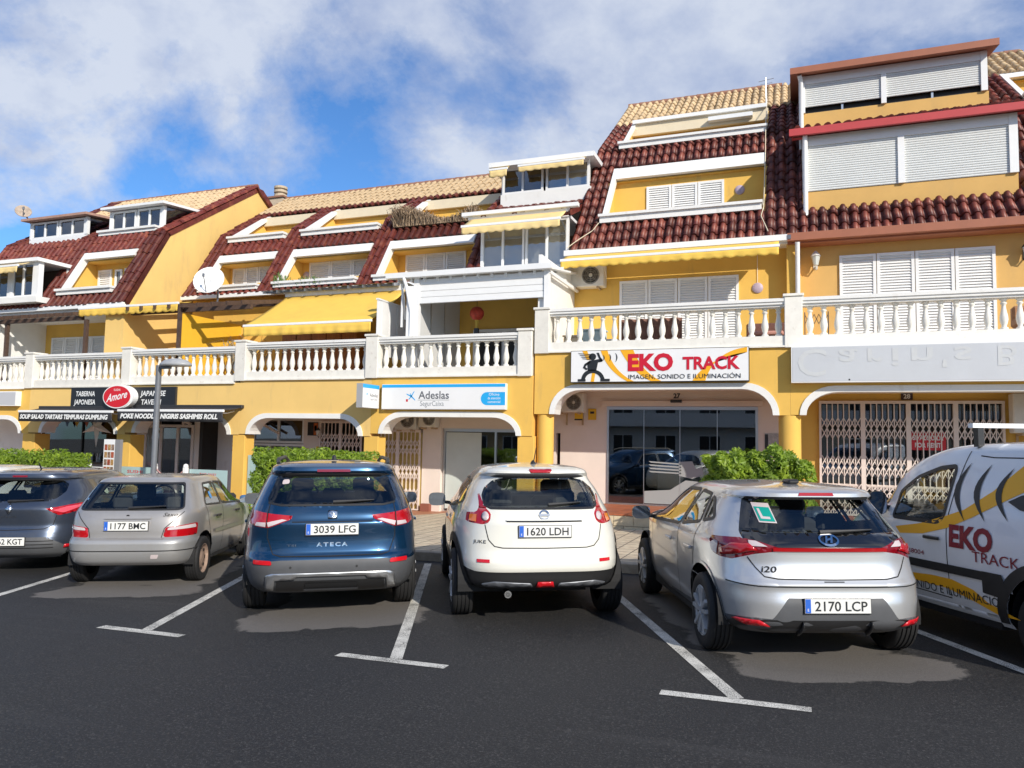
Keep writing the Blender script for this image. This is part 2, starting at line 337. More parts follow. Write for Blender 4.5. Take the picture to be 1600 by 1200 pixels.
pv=slopebox(-45,30,-5.25,3.2,-0.3,0.13).build('pavement',PAVE); pv['kind']='structure'
KERB=mat('kerb_stone',(0.36,0.32,0.26),0.9,var=0.25,scale=8,rand=0.12,bump=0.4,bscale=60)
for i in range(34):
    x0=-30+i*1.0
    slopebox(x0+0.006,x0+0.994,-5.45,-5.252,-0.2,0.135).build('kerb_stone',KERB,pv,bevel=0.012)
# ================================================================== building kit
TW=0.225
def tile_mesh(name,m,L=0.47):
    xs=[(-.1125,.0),(-.080,.004),(-.066,.05),(-.036,.082),(0,.092),(.036,.082),(.066,.05),(.080,.004),(.1125,.0)]
    v=[];f=[]; n=len(xs)
    for j,(s,dz) in enumerate(((0,.030),(L,.0))):
        for x,z in xs: v.append((x*(1 if j==0 else .9),s,z+dz))
    for x,z in xs: v.append((x,0,max(0,z-.03)))
    f=[(i,i+1,n+i+1,n+i) for i in range(n-1)]+[(2*n+i,2*n+i+1,i+1,i) for i in range(n-1)]
    me=bpy.data.meshes.new(name); me.from_pydata(v,[],f); me.materials.append(m)
    me.polygons.foreach_set('use_smooth',[k<n-1 for k in range(len(f))]); me.update(); return me
TILE=tile_mesh('roof_tile',MAROON); TILET=tile_mesh('tan_roof_tile',TAN)
class Slope:
    """inclined roof plane through (Y,z) points a (low) and b (high)"""
    def __init__(s,a,b):
        s.a=a; s.L=math.hypot(b[0]-a[0],b[1]-a[1]); s.c=(b[0]-a[0])/s.L; s.s=(b[1]-a[1])/s.L; s.b=b
    def pt(s,x,t,n=0.0): return (x,s.a[0]+t*s.c-n*s.s,s.a[1]+t*s.s+n*s.c)
    def t_at(s,z): return (z-s.a[1])/s.s
def roof_patch(par,sl,x0,x1,t0,t1,tan=False,single=True,slabname='roof_slab'):
    """slab with rows of barrel tiles; single: each tile its own object"""
    MBs=MB(); v=[sl.pt(x,t,n) for n in (-0.16,-0.012) for x,t in ((x0,t0),(x1,t0),(x1,t1),(x0,t1))]
    MBs.add(v,[(0,3,2,1),(4,5,6,7),(0,1,5,4),(1,2,6,5),(2,3,7,6),(3,0,4,7)])
    MBs.build(slabname,TAN if tan else MAROON,par)
    me=TILET if tan else TILE; nx=max(1,round((x1-x0)/TW)); wx=(x1-x0)/nx; stp=0.40
    nr=max(1,math.ceil((t1-t0-0.02)/stp)); rot=Matrix.Rotation(math.atan2(sl.s,sl.c),4,'X')
    V=[];F=[]; src=[p.co.copy() for p in me.vertices]; fs=[tuple(p.vertices) for p in me.polygons]
    for r in range(nr):
        t=t0-0.03+r*stp; le=min(0.47,t1-t+0.02)
        if le<0.12: continue
        for i in range(nx):
            p=sl.pt(x0+(i+0.5)*wx+rng.uniform(-.006,.006),t+rng.uniform(-.018,.018),rng.uniform(0,.008))
            mm=Matrix.Translation(p)@rot@Matrix.Rotation(rng.uniform(-.045,.045),4,'Z')@Matrix.Rotation(rng.uniform(-.015,.03),4,'X')@Matrix.Diagonal((wx/TW,le/0.47,rng.uniform(.92,1.06),1))
            if single:
                o=bpy.data.objects.new(me.name,me); link(o,par); o.matrix_basis=mm
            else:
                k=len(V); V+=[tuple(mm@q) for q in src]; F+=[tuple(a+k for a in q) for q in fs]
    if not single:
        o=mk('tan_roof_tiles' if tan else 'roof_tiles',V,F,TAN if tan else MAROON,par); o['kind']='stuff'
def ledge(par,sl,x0,x1,z,h=0.22,d=0.30,m=None,name='parapet'):
    y=sl.pt(0,sl.t_at(z))[1]
    return MB().box(x0,x1,y-0.14,y-0.14+d,z,z+h).box(x0-.03,x1+.03,y-0.20,y+d-0.10,z+h,z+h+0.07).build(name,m or WHITE,par)
def recess(par,sl,x0,x1,z0,z1,depth,m=YEL,beam=0.3,trim=True):
    """loggia cut in a roof slope between heights z0 and z1: back wall, cheeks, floor, ceiling and white beam"""
    ya=sl.pt(0,sl.t_at(z0))[1]; yb=sl.pt(0,sl.t_at(z1))[1]; yk=max(yb+0.15,ya+depth)
    zk=sl.a[1]+(yk-sl.a[0])*sl.s/sl.c-0.22
    MB().box(x0-.1,x1+.1,yk,yk+0.15,z0-0.1,min(z1+0.4,zk)).build('loggia_wall',m,par)
    for xa,xb in ((x0-0.09,x0-0.003),(x1+0.003,x1+0.09)):
        MB().prism([(ya-0.05,z0-.1),(yk,z0-.1),(yk,z1-.02),(yb-.05,z1-.02)],xb-xa,'x',xa).build('loggia_cheek',m,par)
    MB().box(x0,x1,ya-.02,yk,z0-0.1,z0).build('loggia_floor',GROUT,par)
    MB().prism([(yb+.06,z1-.06),(yk,z1-.06),(yk,min(z1+.02,zk)),(yb+.1,z1-.01)],x1-x0,'x',x0).build('loggia_ceiling',m,par)
    if beam: MB().prism([(yb-.10,z1),(yb+.10,z1),(yb+.10+beam*sl.c/sl.s*.6,z1+beam),(yb-.10+beam*sl.c/sl.s,z1+beam)],x1-x0,'x',x0).build('loggia_beam',WHITE,par)
    if trim:
        w=0.12
        a=sl.pt(0,sl.t_at(z0)); b=sl.pt(0,sl.t_at(z1+beam))
        MB().prism([(a[1]-.12,a[2]),(a[1]+.1,a[2]),(b[1]+.1,b[2]),(b[1]-.12,b[2])],w,'x',x0-.01).build('loggia_trim',WHITE,par)
    return yk
def shutters(par,x0,x1,z0,z1,y,n,m=None,name='shutter'):
    m=m or CLEANW; W=(x1-x0)/n
    for i in range(n):
        a=x0+i*W+0.008; b=a+W-0.016; fr=0.065
        p=MB().box(a,a+fr,y-.045,y,z0,z1).box(b-fr,b,y-.045,y,z0,z1).box(a+fr,b-fr,y-.043,y,z1-fr,z1).box(a+fr,b-fr,y-.043,y,z0,z0+fr).box(a+fr,b-fr,y-.004,y-.002,z0+fr,z1-fr).build(name,m,par)
        s=MB(); k=int((z1-z0-2*fr)/0.062)
        for j in range(k):
            z=z0+fr+0.031+j*(z1-z0-2*fr)/k
            s.add([(a+fr,y-.038,z-.022),(b-fr,y-.038,z-.022),(b-fr,y-.012,z+.020),(a+fr,y-.012,z+.020),(a+fr,y-.030,z-.028),(b-fr,y-.030,z-.028)],[(0,1,2,3),(4,5,1,0)])
        s.build('louvre',m,p)
def window(par,x0,x1,z0,z1,y,n=1,fm=None,gl=None,fr=0.06,name='window'):
    f=MB(); W=(x1-x0)/n
    f.box(x0,x1,y-.05,y+.03,z1-fr,z1).box(x0,x1,y-.05,y+.03,z0,z0+fr)
    for i in range(n+1):
        c=x0+i*W; a=max(x0,c-fr/2); b=min(x1,c+fr/2)
        if i==0: b=x0+fr
        if i==n: a=x1-fr
        f.box(a,b,y-.048,y+.028,z0+fr,z1-fr)
    p=f.build(name,fm or CLEANW,par)
    for i in range(n):
        a=x0+i*W+fr*.5; b=a+W-fr
        box('pane',(a,b,y-.012,y-.004,z0+fr*.9,z1-fr*.9),gl or WINGL,p)
    return p
def arch_pts(xl,xr,zs,zt,rx=0.66,n=8):
    p=[]
    for k in range(n+1):
        t=math.pi/2*k/n; p.append((xl+rx-rx*math.cos(t),zs+(zt-zs)*math.sin(t)))
    for k in range(n+1):
        t=math.pi/2*(1-k/n); p.append((xr-rx+rx*math.cos(t),zs+(zt-zs)*math.sin(t)))
    return p
def arcade(par,x0,x1,xl,xr,zs,zt,ztop,m=YEL,y0=0.0,d=0.42):
    ap=arch_pts(xl,xr,zs,zt)
    MB().prism([(x0,zs),(x0,ztop),(x1,ztop),(x1,zs)]+ap[::-1],d,'y',y0).build('arcade_wall',m,par)
    w=0.125; inn=arch_pts(xl+w,xr-w,zs,zt-w,0.60)
    v=[];f=[];n=len(ap)
    for y in (y0-0.025,y0+d+0.01):
        for p in ap: v.append((p[0],y,p[1]))
        for p in inn: v.append((p[0],y,p[1]))
    for i in range(n-1):
        f+=[(i,i+1,n+i+1,n+i),(n+i,n+i+1,3*n+i+1,3*n+i),(2*n+i,2*n+i+1,i+1,i),(2*n+i,3*n+i,3*n+i+1,2*n+i+1)]
    f+=[(0,n,3*n,2*n),(n-1,3*n-1,4*n-1,2*n-1)]
    mk('arch_trim',v,f,WHITE,par)
def column(par,x,z0,z1,rnd=True,r=0.215,y=0.21):
    if rnd: MB().lathe([(r,z0),(r,z1-.002)],(x,y,0),24).build('column',YEL,par,smooth=True)
    else: MB().box(x-r,x+r,y-r+.012,y+r-.012,z0,z1-.002).build('column',YEL,par,bevel=0.01)
# ------------------------------------------------------------------ balustrades
BPROF=[(.068,0),(.068,.045),(.045,.055),(.042,.085),(.058,.13),(.072,.20),(.066,.27),(.046,.36),(.036,.44),(.038,.48),(.056,.495),(.056,.515),(.04,.525),(.05,.56),(.066,.57),(.066,.60)]
def balmesh():
    b=MB().lathe([(r,h) for r,h in BPROF],n=12); me=bpy.data.meshes.new('baluster'); me.from_pydata(b.v,[],b.f); me.materials.append(BALW); me.polygons.foreach_set('use_smooth',[True]*len(me.polygons)); me.update()
    try: me.set_sharp_from_angle(angle=R_(50))
    except Exception: pass
    return me
BALM=balmesh()
def balustrade(x0,x1,z,label,n,post_l=True,post_r=False,y=0.0,pt=1.02,extra=None):
    t=thing('balustrade',label,'balustrade',((x0+x1)/2,y,z),group='stone balustrades along the terraces')
    MB().box(x0,x1,y-.02,y+.30,z,z+.20).box(x0,x1,y-.06,y+.32,z-.035,z).build('base_course',BALW,t)
    MB().box(x0,x1,y+.02,y+.26,z+.80,z+.845).box(x0,x1,y-.02,y+.30,z+.845,z+.90).box(x0,x1,y-.045,y+.325,z+.90,z+.965).build('handrail',WHITE,t)
    pw=0.34
    a=x0+(pw/2 if post_l else 0); b=x1-(pw/2 if post_r else 0)
    for i in range(n):
        o=bpy.data.objects.new('baluster',BALM); link(o,t); o.location=(a+(b-a)*(i+.55)/n,y+.14,z+.20); o.rotation_euler=(0,0,rng.uniform(0,.5))
    for c,ok in ((x0,post_l),(x1,post_r)):
        if ok: MB().box(c-pw/2,c+pw/2,y-.062,y+.36,z-.047,z+pt-.03).box(c-pw/2-.03,c+pw/2+.03,y-.09,y+.39,z+pt-.03,z+pt+.025).build('post',BALW,t,bevel=0.008)
    return t
# ------------------------------------------------------------------ awning
def awning(label,x0,x1,back,front,val,m,scallop=True,case=True,xs=0.0,group=None,barm=None,arms=True,letters=None,casebox=0.14,casem=None):
    """back/front: (Y,z); xs shifts the front edge in x"""
    t=thing('awning',label,'awning',((x0+x1)/2,back[0],back[1]),group=group)
    nx=max(8,int((x1-x0)/.12)); ny=6; v=[];f=[]
    for j in range(ny+1):
        k=j/ny
        for i in range(nx+1):
            u=i/nx; sag=-0.05*math.sin(math.pi*k)*min(1,abs(front[0]-back[0]))*(0.7+0.3*math.sin(u*9))
            v.append((x0+(x1-x0)*u,back[0]+(front[0]-back[0])*k,back[1]+(front[1]-back[1])*k+sag))
    f=[(j*(nx+1)+i,j*(nx+1)+i+1,(j+1)*(nx+1)+i+1,(j+1)*(nx+1)+i) for j in range(ny) for i in range(nx)]
    fb=mk('canvas',v,f,m,t,True)
    sm=fb.modifiers.new('s','SOLIDIFY'); sm.thickness=0.006
    y,z=front; s=-1 if front[0]<back[0] else 1
    MB().box(x0-.02,x1+.02,y-.045,y+.015,z-.055,z+.012).build('front_bar',barm or CLEANW,t,bevel=0.008)
    if case: MB().box(x0-.05,x1+.05,back[0]-.06,back[0]+.12,back[1]-.03,back[1]+casebox).build('cassette',casem or barm or CLEANW,t,bevel=0.01)
    # valance
    v=[];f=[];nx=int((x1-x0)/0.05)
    for i in range(nx+1):
        x=x0+(x1-x0)*i/nx; dz=val*(0.84+0.16*abs(math.sin(math.pi*i/5.0)) if scallop else 1.0); wv=0.014*math.sin(i*.9)+0.01*math.sin(i*.37)
        for k in range(4): v.append((x,y-.03+wv*k/3,z-.05-dz*k/3))
    f=[(i*4+k,(i+1)*4+k,(i+1)*4+k+1,i*4+k+1) for i in range(nx) for k in range(3)]
    va=mk('valance',v,f,m,t,True); q=va.modifiers.new('s','SOLIDIFY'); q.thickness=0.005
    if arms:
        for x in (x0+.25,x1-.25):
            MB().tube([(x,back[0],back[1]-.1),(x+.05,(back[0]+y)/2,(back[1]+z)/2-.12),(x,y,z-.06)],.02,6).build('folding_arm',barm or CLEANW,t)
    return t
def ac_unit(label,x,y,z,w=0.85,h=0.56,d=0.32,fan=0.62,par=None):
    t=thing('air_conditioner',label,'air conditioner',(x,y,z),group='outdoor air conditioner units')
    MB().box(x-w/2,x+w/2,y-d,y,z,z+h).build('casing',mat('ac_casing',(0.72,0.70,0.64),0.5,var=0.06),t,bevel=0.02)
    cx=x-w/2+w*fan; cz=z+h/2; r=h*.40
    MB().lathe([(r,-.004),(r,.006),(r*.93,.010),(r*.93,-.004)],(cx,y-d-.008,cz),28,'y').build('fan_ring',mat('ac_grille',(0.30,0.29,0.28),0.5),t,smooth=True)
    MB().lathe([(r*.94,0),(r*.94,.004)],(cx,y-d-.005,cz),24,'y').build('fan_well',BLACK,t)
    g=MB()
    for k in range(1,5): 
        rr=r*k/4.6; g.tube([(cx+rr*math.cos(a),y-d-.012,cz+rr*math.sin(a)) for a in [2*math.pi*i/20 for i in range(21)]],.005,4,False)
    for k in range(8):
        a=k*math.pi/4; g.bar((cx,y-d-.012,cz),(cx+r*math.cos(a),y-d-.012,cz+r*math.sin(a)),.007)
    g.lathe([(r*.2,-.004),(r*.2,.004)],(cx,y-d-.016,cz),12,'y')
    g.build('fan_guard',mat('ac_guard',(0.55,0.53,0.49),0.5),t)
    for dx in (-w*.32,w*.32): MB().box(x+dx-.02,x+dx+.02,y-d-.03,y+.1,z-.05,z-.012).box(x+dx-.02,x+dx+.02,y+.06,y+.1,z-.3,z-.05).build('bracket',mat('ac_bracket',(0.50,0.36,0.22),0.7,var=0.3),t)
    return t
def grille(label,x0,x1,z0,z1,y,npan,bands,m=GRILL):
    t=thing('folding_grille',label,'grille',((x0+x1)/2,y,z0),group='folding security grilles over the shop fronts')
    MB().box(x0,x1,y-.03,y+.03,z1,z1+.06).box(x0,x1,y-.025,y+.025,z0,z0+.03).build('track',m,t)
    W=(x1-x0)/npan
    for p in range(npan):
        a=x0+p*W; b=a+W; s=MB()
        s.box(a,a+.045,y-.02,y+.02,z0+.03,z1)
        s.box(b-.045,b,y-.02,y+.02,z0+.03,z1)
        n=max(3,round((W-.09)/.118)); st=(W-.09)/n
        for i in range(1,n):
            x=a+.045+i*st; s.box(x-.0105,x+.0105,y-.012,y+.012,z0+.03,z1)
        for zc,hh in bands:
            za=z0+(z1-z0)*zc; q=hh/2
            for i in range(n):
                x=a+.045+i*st
                for dz in (-q/2,q/2):
                    s.bar((x,y-.016,za+dz-q/2),(x+st,y-.016,za+dz+q/2),.019); s.bar((x,y+.016,za+dz+q/2),(x+st,y+.016,za+dz-q/2),.019)
        s.build('lattice_panel',m,t)
    return t
def downpipe(par,pts,r=.05): MB().tube(pts,r,10).build('downpipe',CLEANW,par,smooth=True)
# ================================================================== buildings
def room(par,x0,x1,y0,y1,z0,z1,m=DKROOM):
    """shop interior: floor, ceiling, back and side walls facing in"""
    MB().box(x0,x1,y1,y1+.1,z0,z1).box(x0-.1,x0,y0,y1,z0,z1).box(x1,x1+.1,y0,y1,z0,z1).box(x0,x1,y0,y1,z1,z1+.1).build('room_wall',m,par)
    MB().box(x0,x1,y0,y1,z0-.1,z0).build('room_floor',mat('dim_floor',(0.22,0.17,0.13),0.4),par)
def wall_with_openings(par,x0,x1,z0,z1,y,ops,m,name='back_wall',t=0.18):
    """ops: list of (xa,xb,za,zb) sorted by x"""
    b=MB(); cx=x0
    for xa,xb,za,zb in ops:
        if xa>cx: b.box(cx,xa,y,y+t,z0,z1)
        if za>z0+.001: b.box(xa,xb,y,y+t,z0,za)
        if zb<z1-.001: b.box(xa,xb,y,y+t,zb,z1)
        cx=xb
    if cx<x1: b.box(cx,x1,y,y+t,z0,z1)
    return b.build(name,m,par)
# ---------- B4: house with grey-white roller shutters
B4=thing('apartment_house','tall yellow house with roller-shuttered roof rooms and red board beside the flat-sign shop','house',(2.8,0,0.3))
B3=thing('apartment_house','yellow house with two roof loggias above the electronics shop with running-man sign','house',(-2.8,0,0.3))
B2=thing('apartment_house','long pale yellow house with sand roof and dry plants, above the clinic shop','house',(-12,0,-0.1))
B1=thing('apartment_house','yellow house with bare gable wall and glazed dormers above the tavern','house',(-22,0,-0.2))
ZR=3.84
# arcade fronts
arcade(B4,-0.07,5.6,0.10,5.2,2.44,3.02,ZR-.04); arcade(B3,-5.5,-0.073,-5.14,-0.28,2.43,3.09,ZR-.04)
arcade(B2,-9.72,-5.53,-9.49,-5.79,1.93,2.47,3.30,y0=-.03); arcade(B2,-13.72,-9.723,-13.48,-9.93,1.86,2.41,3.27,y0=-.03,m=PALE); arcade(B2,-17.69,-13.723,-17.43,-13.96,1.84,2.38,3.22,y0=-.03,m=PALE)
arcade(B1,-21.55,-17.693,-21.09,-17.96,1.79,2.33,3.17,y0=-.03,m=PALE); arcade(B1,-26.0,-21.553,-25.5,-21.82,1.76,2.3,3.14,y0=-.03)
column(B3,-0.09,0.10,2.43); column(B3,-5.29,0.0,2.43,r=.19)
column(B4,5.4,0.1,2.44)
for x,z,h in ((-5.69,-.1,1.93),(-9.71,-.15,1.86),(-13.72,-.2,1.84)): column(B2,x,z,h,rnd=False,r=.2,y=.18)
for x,z,h in ((-17.69,-.3,1.79),(-21.45,-.35,1.76)): column(B1,x,z,h,rnd=False,r=.26,y=.18)
# terrace slabs / arcade ceilings
for par,x0,x1,z in ((B4,0,5.6,3.84),(B3,-5.5,0,3.84),(B2,-18.3,-5.53,3.33),(B1,-26,-18.3,3.2)):
    MB().box(x0,x1,.43,3.1,z-.5,z-.05).build('terrace_slab',CREAM if par in(B3,B4) else WHITE,par)
# floors of the arcade
tp=MB().box(-5.46,5.6,-.80,1.6,-0.5,.345).build('platform',GROUT); tag(tp,kind='structure')
def tiles(par,x0,x1,y0,y1,z,st,name,m,t=.03):
    me=bpy.data.meshes.new(name); b=MB().box(-st/2+.006,st/2-.006,-st/2+.006,st/2-.006,0,t); me.from_pydata(b.v,[],b.f); me.materials.append(m); me.update()
    nx=round((x1-x0)/st); ny=round((y1-y0)/st)
    for i in range(nx):
        for j in range(ny):
            o=bpy.data.objects.new(name,me); link(o,par); o.location=(x0+(i+.5)*st,y0+(j+.5)*st,z+rng.uniform(-.002,.002))
tiles(tp,-5.46,1.14,-.84,1.47,.345,.33,'floor_tile',TERRA)
ta=MB().box(-14,-5.47,-1.6,1.6,-.5,-.03).build('platform',mat('worn_terracotta',(0.40,0.17,0.09),0.6,var=.15,scale=4)); tag(ta,kind='structure')
tr=MB().box(-26,-14.003,-.9,1.6,-.6,-.12).build('platform',mat('red_floor',(0.30,0.12,0.08),0.6,var=.2)); tag(tr,kind='structure')
# brick front of the platform, each brick a piece
bme=bpy.data.meshes.new('brick'); b_=MB().box(-.195,.195,-.03,.03,-.095,.095); bme.from_pydata(b_.v,[],b_.f); bme.materials.append(BRICKB); bme.update()
for r in range(3):
    for i in range(16):
        o=bpy.data.objects.new('brick',bme); link(o,tp); o.location=(-5.46+.2+(i*.40)+(.2 if r%2 else 0),-.82+rng.uniform(-.006,.006),.24-r*.2)
MB().box(-5.47,.9,-.86,-.80,-.36,-.30).build('plinth',BRICKB,tp)
# ---------- shop fronts (arcade back walls, Y=1.6)
FW=1.6
wall_with_openings(B3,-5.5,-.05,.345,3.5,FW,[(-5.62+.15,-5.36,.37,2.02),(-4.2,-.76,.37,2.68)],PINK)
wall_with_openings(B4,-.05,5.6,.345,3.5,FW,[(.5,3.95,.37,2.76)],YEL)
wall_with_openings(B2,-9.72,-5.5,-.03,3.0,FW,[(-8.5,-6.2,0,2.1)],PINK)
wall_with_openings(B2,-14.72,-9.72,-.03,3.0,FW,[(-14.6,-12.85,0,2.32),(-12.3,-10.9,0,2.22),(-10.44,-9.9,0,2.0)],PINK)
MB().box(-9.05,-8.52,1.45,1.6,-.03,3.0).build('wall_pier',PINK,B2)
wall_with_openings(B2,-18.3,-14.72,-.12,3.0,FW,[(-18.9+.7,-16.75,0,2.35)],WHITE)
wall_with_openings(B1,-26,-18.3,-.12,3.0,FW,[(-23.1,-19.5,.9,2.3)],WHITE)
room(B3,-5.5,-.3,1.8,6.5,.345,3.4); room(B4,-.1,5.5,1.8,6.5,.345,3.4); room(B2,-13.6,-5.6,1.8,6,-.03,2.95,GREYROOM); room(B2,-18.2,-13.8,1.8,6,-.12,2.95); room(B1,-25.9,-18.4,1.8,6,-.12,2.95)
# electronics shop: four frameless glass leaves
g=thing('glass_shopfront','wide dark glass shopfront of four leaves under number 27','shopfront',(-2.5,FW,.37))
MB().box(-4.2,-.76,FW-.04,FW+.06,2.60,2.675).box(-4.2,-4.15,FW-.02,FW+.05,.40,2.6).box(-.81,-.76,FW-.02,FW+.05,.40,2.6).box(-4.2,-.76,FW-.03,FW+.05,.37,.40).build('frame',ALU,g)
for i in range(4):
    a=-4.15+i*.835; box('glass_leaf',(a+.006,a+.829,FW+.004+.012*(i%2),FW+.014+.012*(i%2),.405,2.598),SHOPGL,g)
    MB().box(a+.829,a+.841,FW-.004,FW+.03,.405,2.598).build('leaf_edge',ALU,g)
MB().box(-4.3,-.66,FW-.10,FW-.002,2.68,2.80).build('head_box',PINK,g)
# white printed running-figure film on the glass
FILM=mat('white_window_film',(0.33,0.34,0.34),0.5)
def film(poly): flat('window_film',poly,FILM,g,(0,FW-.003,0),(1,0,0),(0,0,1))
for k in range(4): film([(-3.20,1.40-k*.075),(-2.45,1.36-k*.07),(-2.45,1.33-k*.07),(-3.15,1.365-k*.075)])
film([(-2.5,1.40),(-2.2,1.42),(-2.12,1.25),(-1.98,1.30),(-1.95,1.12),(-2.2,1.02),(-2.5,1.08)])
def moon(cx,cz,r,wd,a0,a1,n=10):
    o=[(cx+r*math.cos(a0+(a1-a0)*i/n),cz+r*math.sin(a0+(a1-a0)*i/n)) for i in range(n+1)]
    i_=[(cx+(r-wd*math.sin(math.pi*i/n))*math.cos(a0+(a1-a0)*i/n),cz+(r-wd*math.sin(math.pi*i/n))*math.sin(a0+(a1-a0)*i/n)) for i in range(n,-1,-1)]
    return o+i_[1:-1]
film(moon(-2.25,1.25,.52,.09,-.6,.6)); film(moon(-2.15,1.3,.75,.10,-.5,.55)); film([(-3.3,.42),(-1.4,.42),(-1.4,.5),(-1.75,.62),(-1.95,.95),(-2.35,.98),(-2.7,.75),(-3.3,.7)])
# things in the shop
def counter(label,x0,x1,y0,y1,z0,z1,m):
    t=thing('counter',label,'counter',((x0+x1)/2,y0,z0)); MB().box(x0,x1,y0,y1,z0,z1-.05).build('body',m,t,bevel=.01); MB().box(x0-.04,x1+.04,y0-.04,y1+.04,z1-.05,z1).build('worktop',mat('dark_top',(.08,.07,.06),.4),t)
counter('white counter behind the dark glass shopfront',-3.3,-2.0,3.4,4.0,.345,1.3,CLEANW)
# number plates and fittings
def house_number(s,x,z,y,dark,label):
    t=thing('house_number',label,'house number',(x,y,z))
    if dark:
        MB().box(x-.11,x+.11,y-.02,y,z-.075,z+.075).build('plate',mat('number_plate_dark',(.06,.03,.025),.4),t); text('digits',s,TXTW,t,(x,y-.022,z-.045),(1,0,0),(0,0,1),.13,bold=.003)
    else:
        MB().box(x-.09,x+.09,y-.006,y,z-.07,z+.07).build('plate',PINK,t); text('digits',s,TXTK,t,(x,y-.009,z-.055),(1,0,0),(0,0,1),.15,bold=.006)
house_number('27',-2.55,2.93,FW,False,'black digits 27 on pink plaster above the glass shopfront')
house_number('28',2.21,2.90,FW,True,'dark plate with number 28 above the long folding grille')
house_number('26',-7.0,2.30,FW,True,'small dark number plate above the clinic door')
s=thing('door_sensor','small black door sensor under the digits 27','sensor',(-2.55,FW,2.8)); MB().box(-2.68,-2.42,FW-.16,FW-.10,2.76,2.83).build('housing',DARKM,s,bevel=.01)
s=thing('info_plaque','small grey plaque with dark panel on pink wall beside round column','plaque',(-.47,FW,1.8)); MB().box(-.62,-.33,FW-.02,FW,1.66,2.08).build('plate',mat('plaque_grey',(.42,.41,.40),.4,var=.3,scale=30),s); MB().box(-.62,-.55,FW-.024,FW-.02,1.68,2.06).build('strip',DARKM,s)
def poster(label,x0,x1,z0,z1,y,m,marks=()):
    t=thing('poster',label,'poster',((x0+x1)/2,y,z0)); MB().box(x0,x1,y-.012,y,z0,z1).build('sheet',m,t)
    for mm,a,b,c,d in marks: flat('print',[(x0+(x1-x0)*a,z0+(z1-z0)*c),(x0+(x1-x0)*b,z0+(z1-z0)*c),(x0+(x1-x0)*b,z0+(z1-z0)*d),(x0+(x1-x0)*a,z0+(z1-z0)*d)],mm,t,(0,y-.0145,0),(1,0,0),(0,0,1))
    return t
ALARM=mat('alarm_yellow',(.72,.42,.02),.5)
poster('yellow alarm placard on pink wall right of an air conditioner',-4.66,-4.46,2.35,2.62,FW-.02,ALARM,[(TXTK,.25,.75,.55,.75)])
poster('yellow alarm placard with black foot under an air conditioner',-4.92,-4.72,2.33,2.50,FW-.3,ALARM,[(TXTK,0,1,0,.2)])
ac_unit('cream air conditioner tucked in the arch beside yellow placards',-4.98,1.45,2.52,.62,.46,.3)
ac_unit('cream air conditioner above gate, half behind the arch of the clinic',-9.45,1.5,2.05,.62,.5,.3)
ac_unit('cream air conditioner over the wall pier left of clinic door',-8.80,1.42,2.12,.50,.42,.25)
ac_unit('cream air conditioner on orange wall at end of long folding grille',4.42,1.45,2.15,.85,.78,.35)
grille('long cream folding grille with red rental notice at number 28',.5,3.95,.37,2.74,FW-.06,4,[(.78,.44),(.44,.44),(.22,.3),(.06,.3)])
grille('cream folding gate between square column and clinic door',-10.42,-9.08,-.02,1.98,FW-.2,2,[(.80,.40),(.48,.44),(.16,.44)])
grille('cream folding gate behind the trimmed hedge left of a column',-12.29,-10.93,0,2.2,FW-.06,2,[(.78,.40),(.44,.44),(.16,.4)])
MB().box(-10.46,-9.06,FW-.12,FW-.06,-.02,1.98).build('gate_leaf',mat('ochre_door',(.60,.44,.14),.6,var=.1),B2); 
wl=MB()
for i in range(5):
    wl.box(.52+i*.86-.05,.52+i*.86+.03,FW+.03,FW+.09,.40,2.72)
wl.box(.5,3.95,FW+.03,FW+.09,.95,1.03).build('shop_window_frame',GRILL,B4)
for i in range(4): box('shop_pane',(.56+i*.86,1.32+i*.86,FW+.055,FW+.062,.40,2.72),SHOPGL,B4)
n=thing('rental_notice','red rental notice with white capitals hung behind folding grille','notice',(2.58,FW-.03,1.8)); MB().box(2.25,2.91,FW-.03,FW-.02,1.78,2.16).build('sheet',mat('notice_red',(.60,.02,.03),.5),n)
text('lettering','SE ALQUILA',TXTW,n,(2.58,FW-.0335,1.99),(1,0,0),(0,0,1),.13,bold=.004,fit=.56); text('lettering','FOR RENT',TXTW,n,(2.58,FW-.0335,1.84),(1,0,0),(0,0,1),.13,bold=.004,fit=.48)
# clinic door
g=thing('glass_shopfront','silver-framed clinic glass front with pale roller box','shopfront',(-7.4,FW,0))
MB().box(-8.5,-6.2,FW-.05,FW+.05,2.02,2.10).box(-8.5,-8.45,FW-.03,FW+.05,0,2.02).box(-7.08,-7.03,FW-.03,FW+.05,0,2.02).box(-6.25,-6.2,FW-.03,FW+.05,0,2.02).box(-8.5,-6.2,FW-.03,FW+.05,-.03,0).build('frame',ALU,g)
box('glass_leaf',(-8.45,-7.08,FW,FW+.01,0,2.02),SHOPGL,g); box('glass_leaf',(-7.03,-6.25,FW,FW+.01,0,2.02),SHOPGL,g)
MB().box(-8.55,-6.15,FW-.12,FW-.003,2.10,2.42).build('roller_box',PINK,g)
box('frosted_band',(-8.44,-7.45,FW-.006,FW-.002,.05,2.0),mat('frosted_film',(.58,.63,.60),.35,var=.06,scale=2),g)
MB().box(-9.0,-8.75,1.3,1.45,-.03,.16).build('step_block',mat('brick_red',(.26,.09,.06),.8),B2)
counter('reception desk behind the clinic glass door',-7.2,-6.2,3.2,3.8,-.03,1.05,mat('desk_wood',(.5,.34,.18),.5))
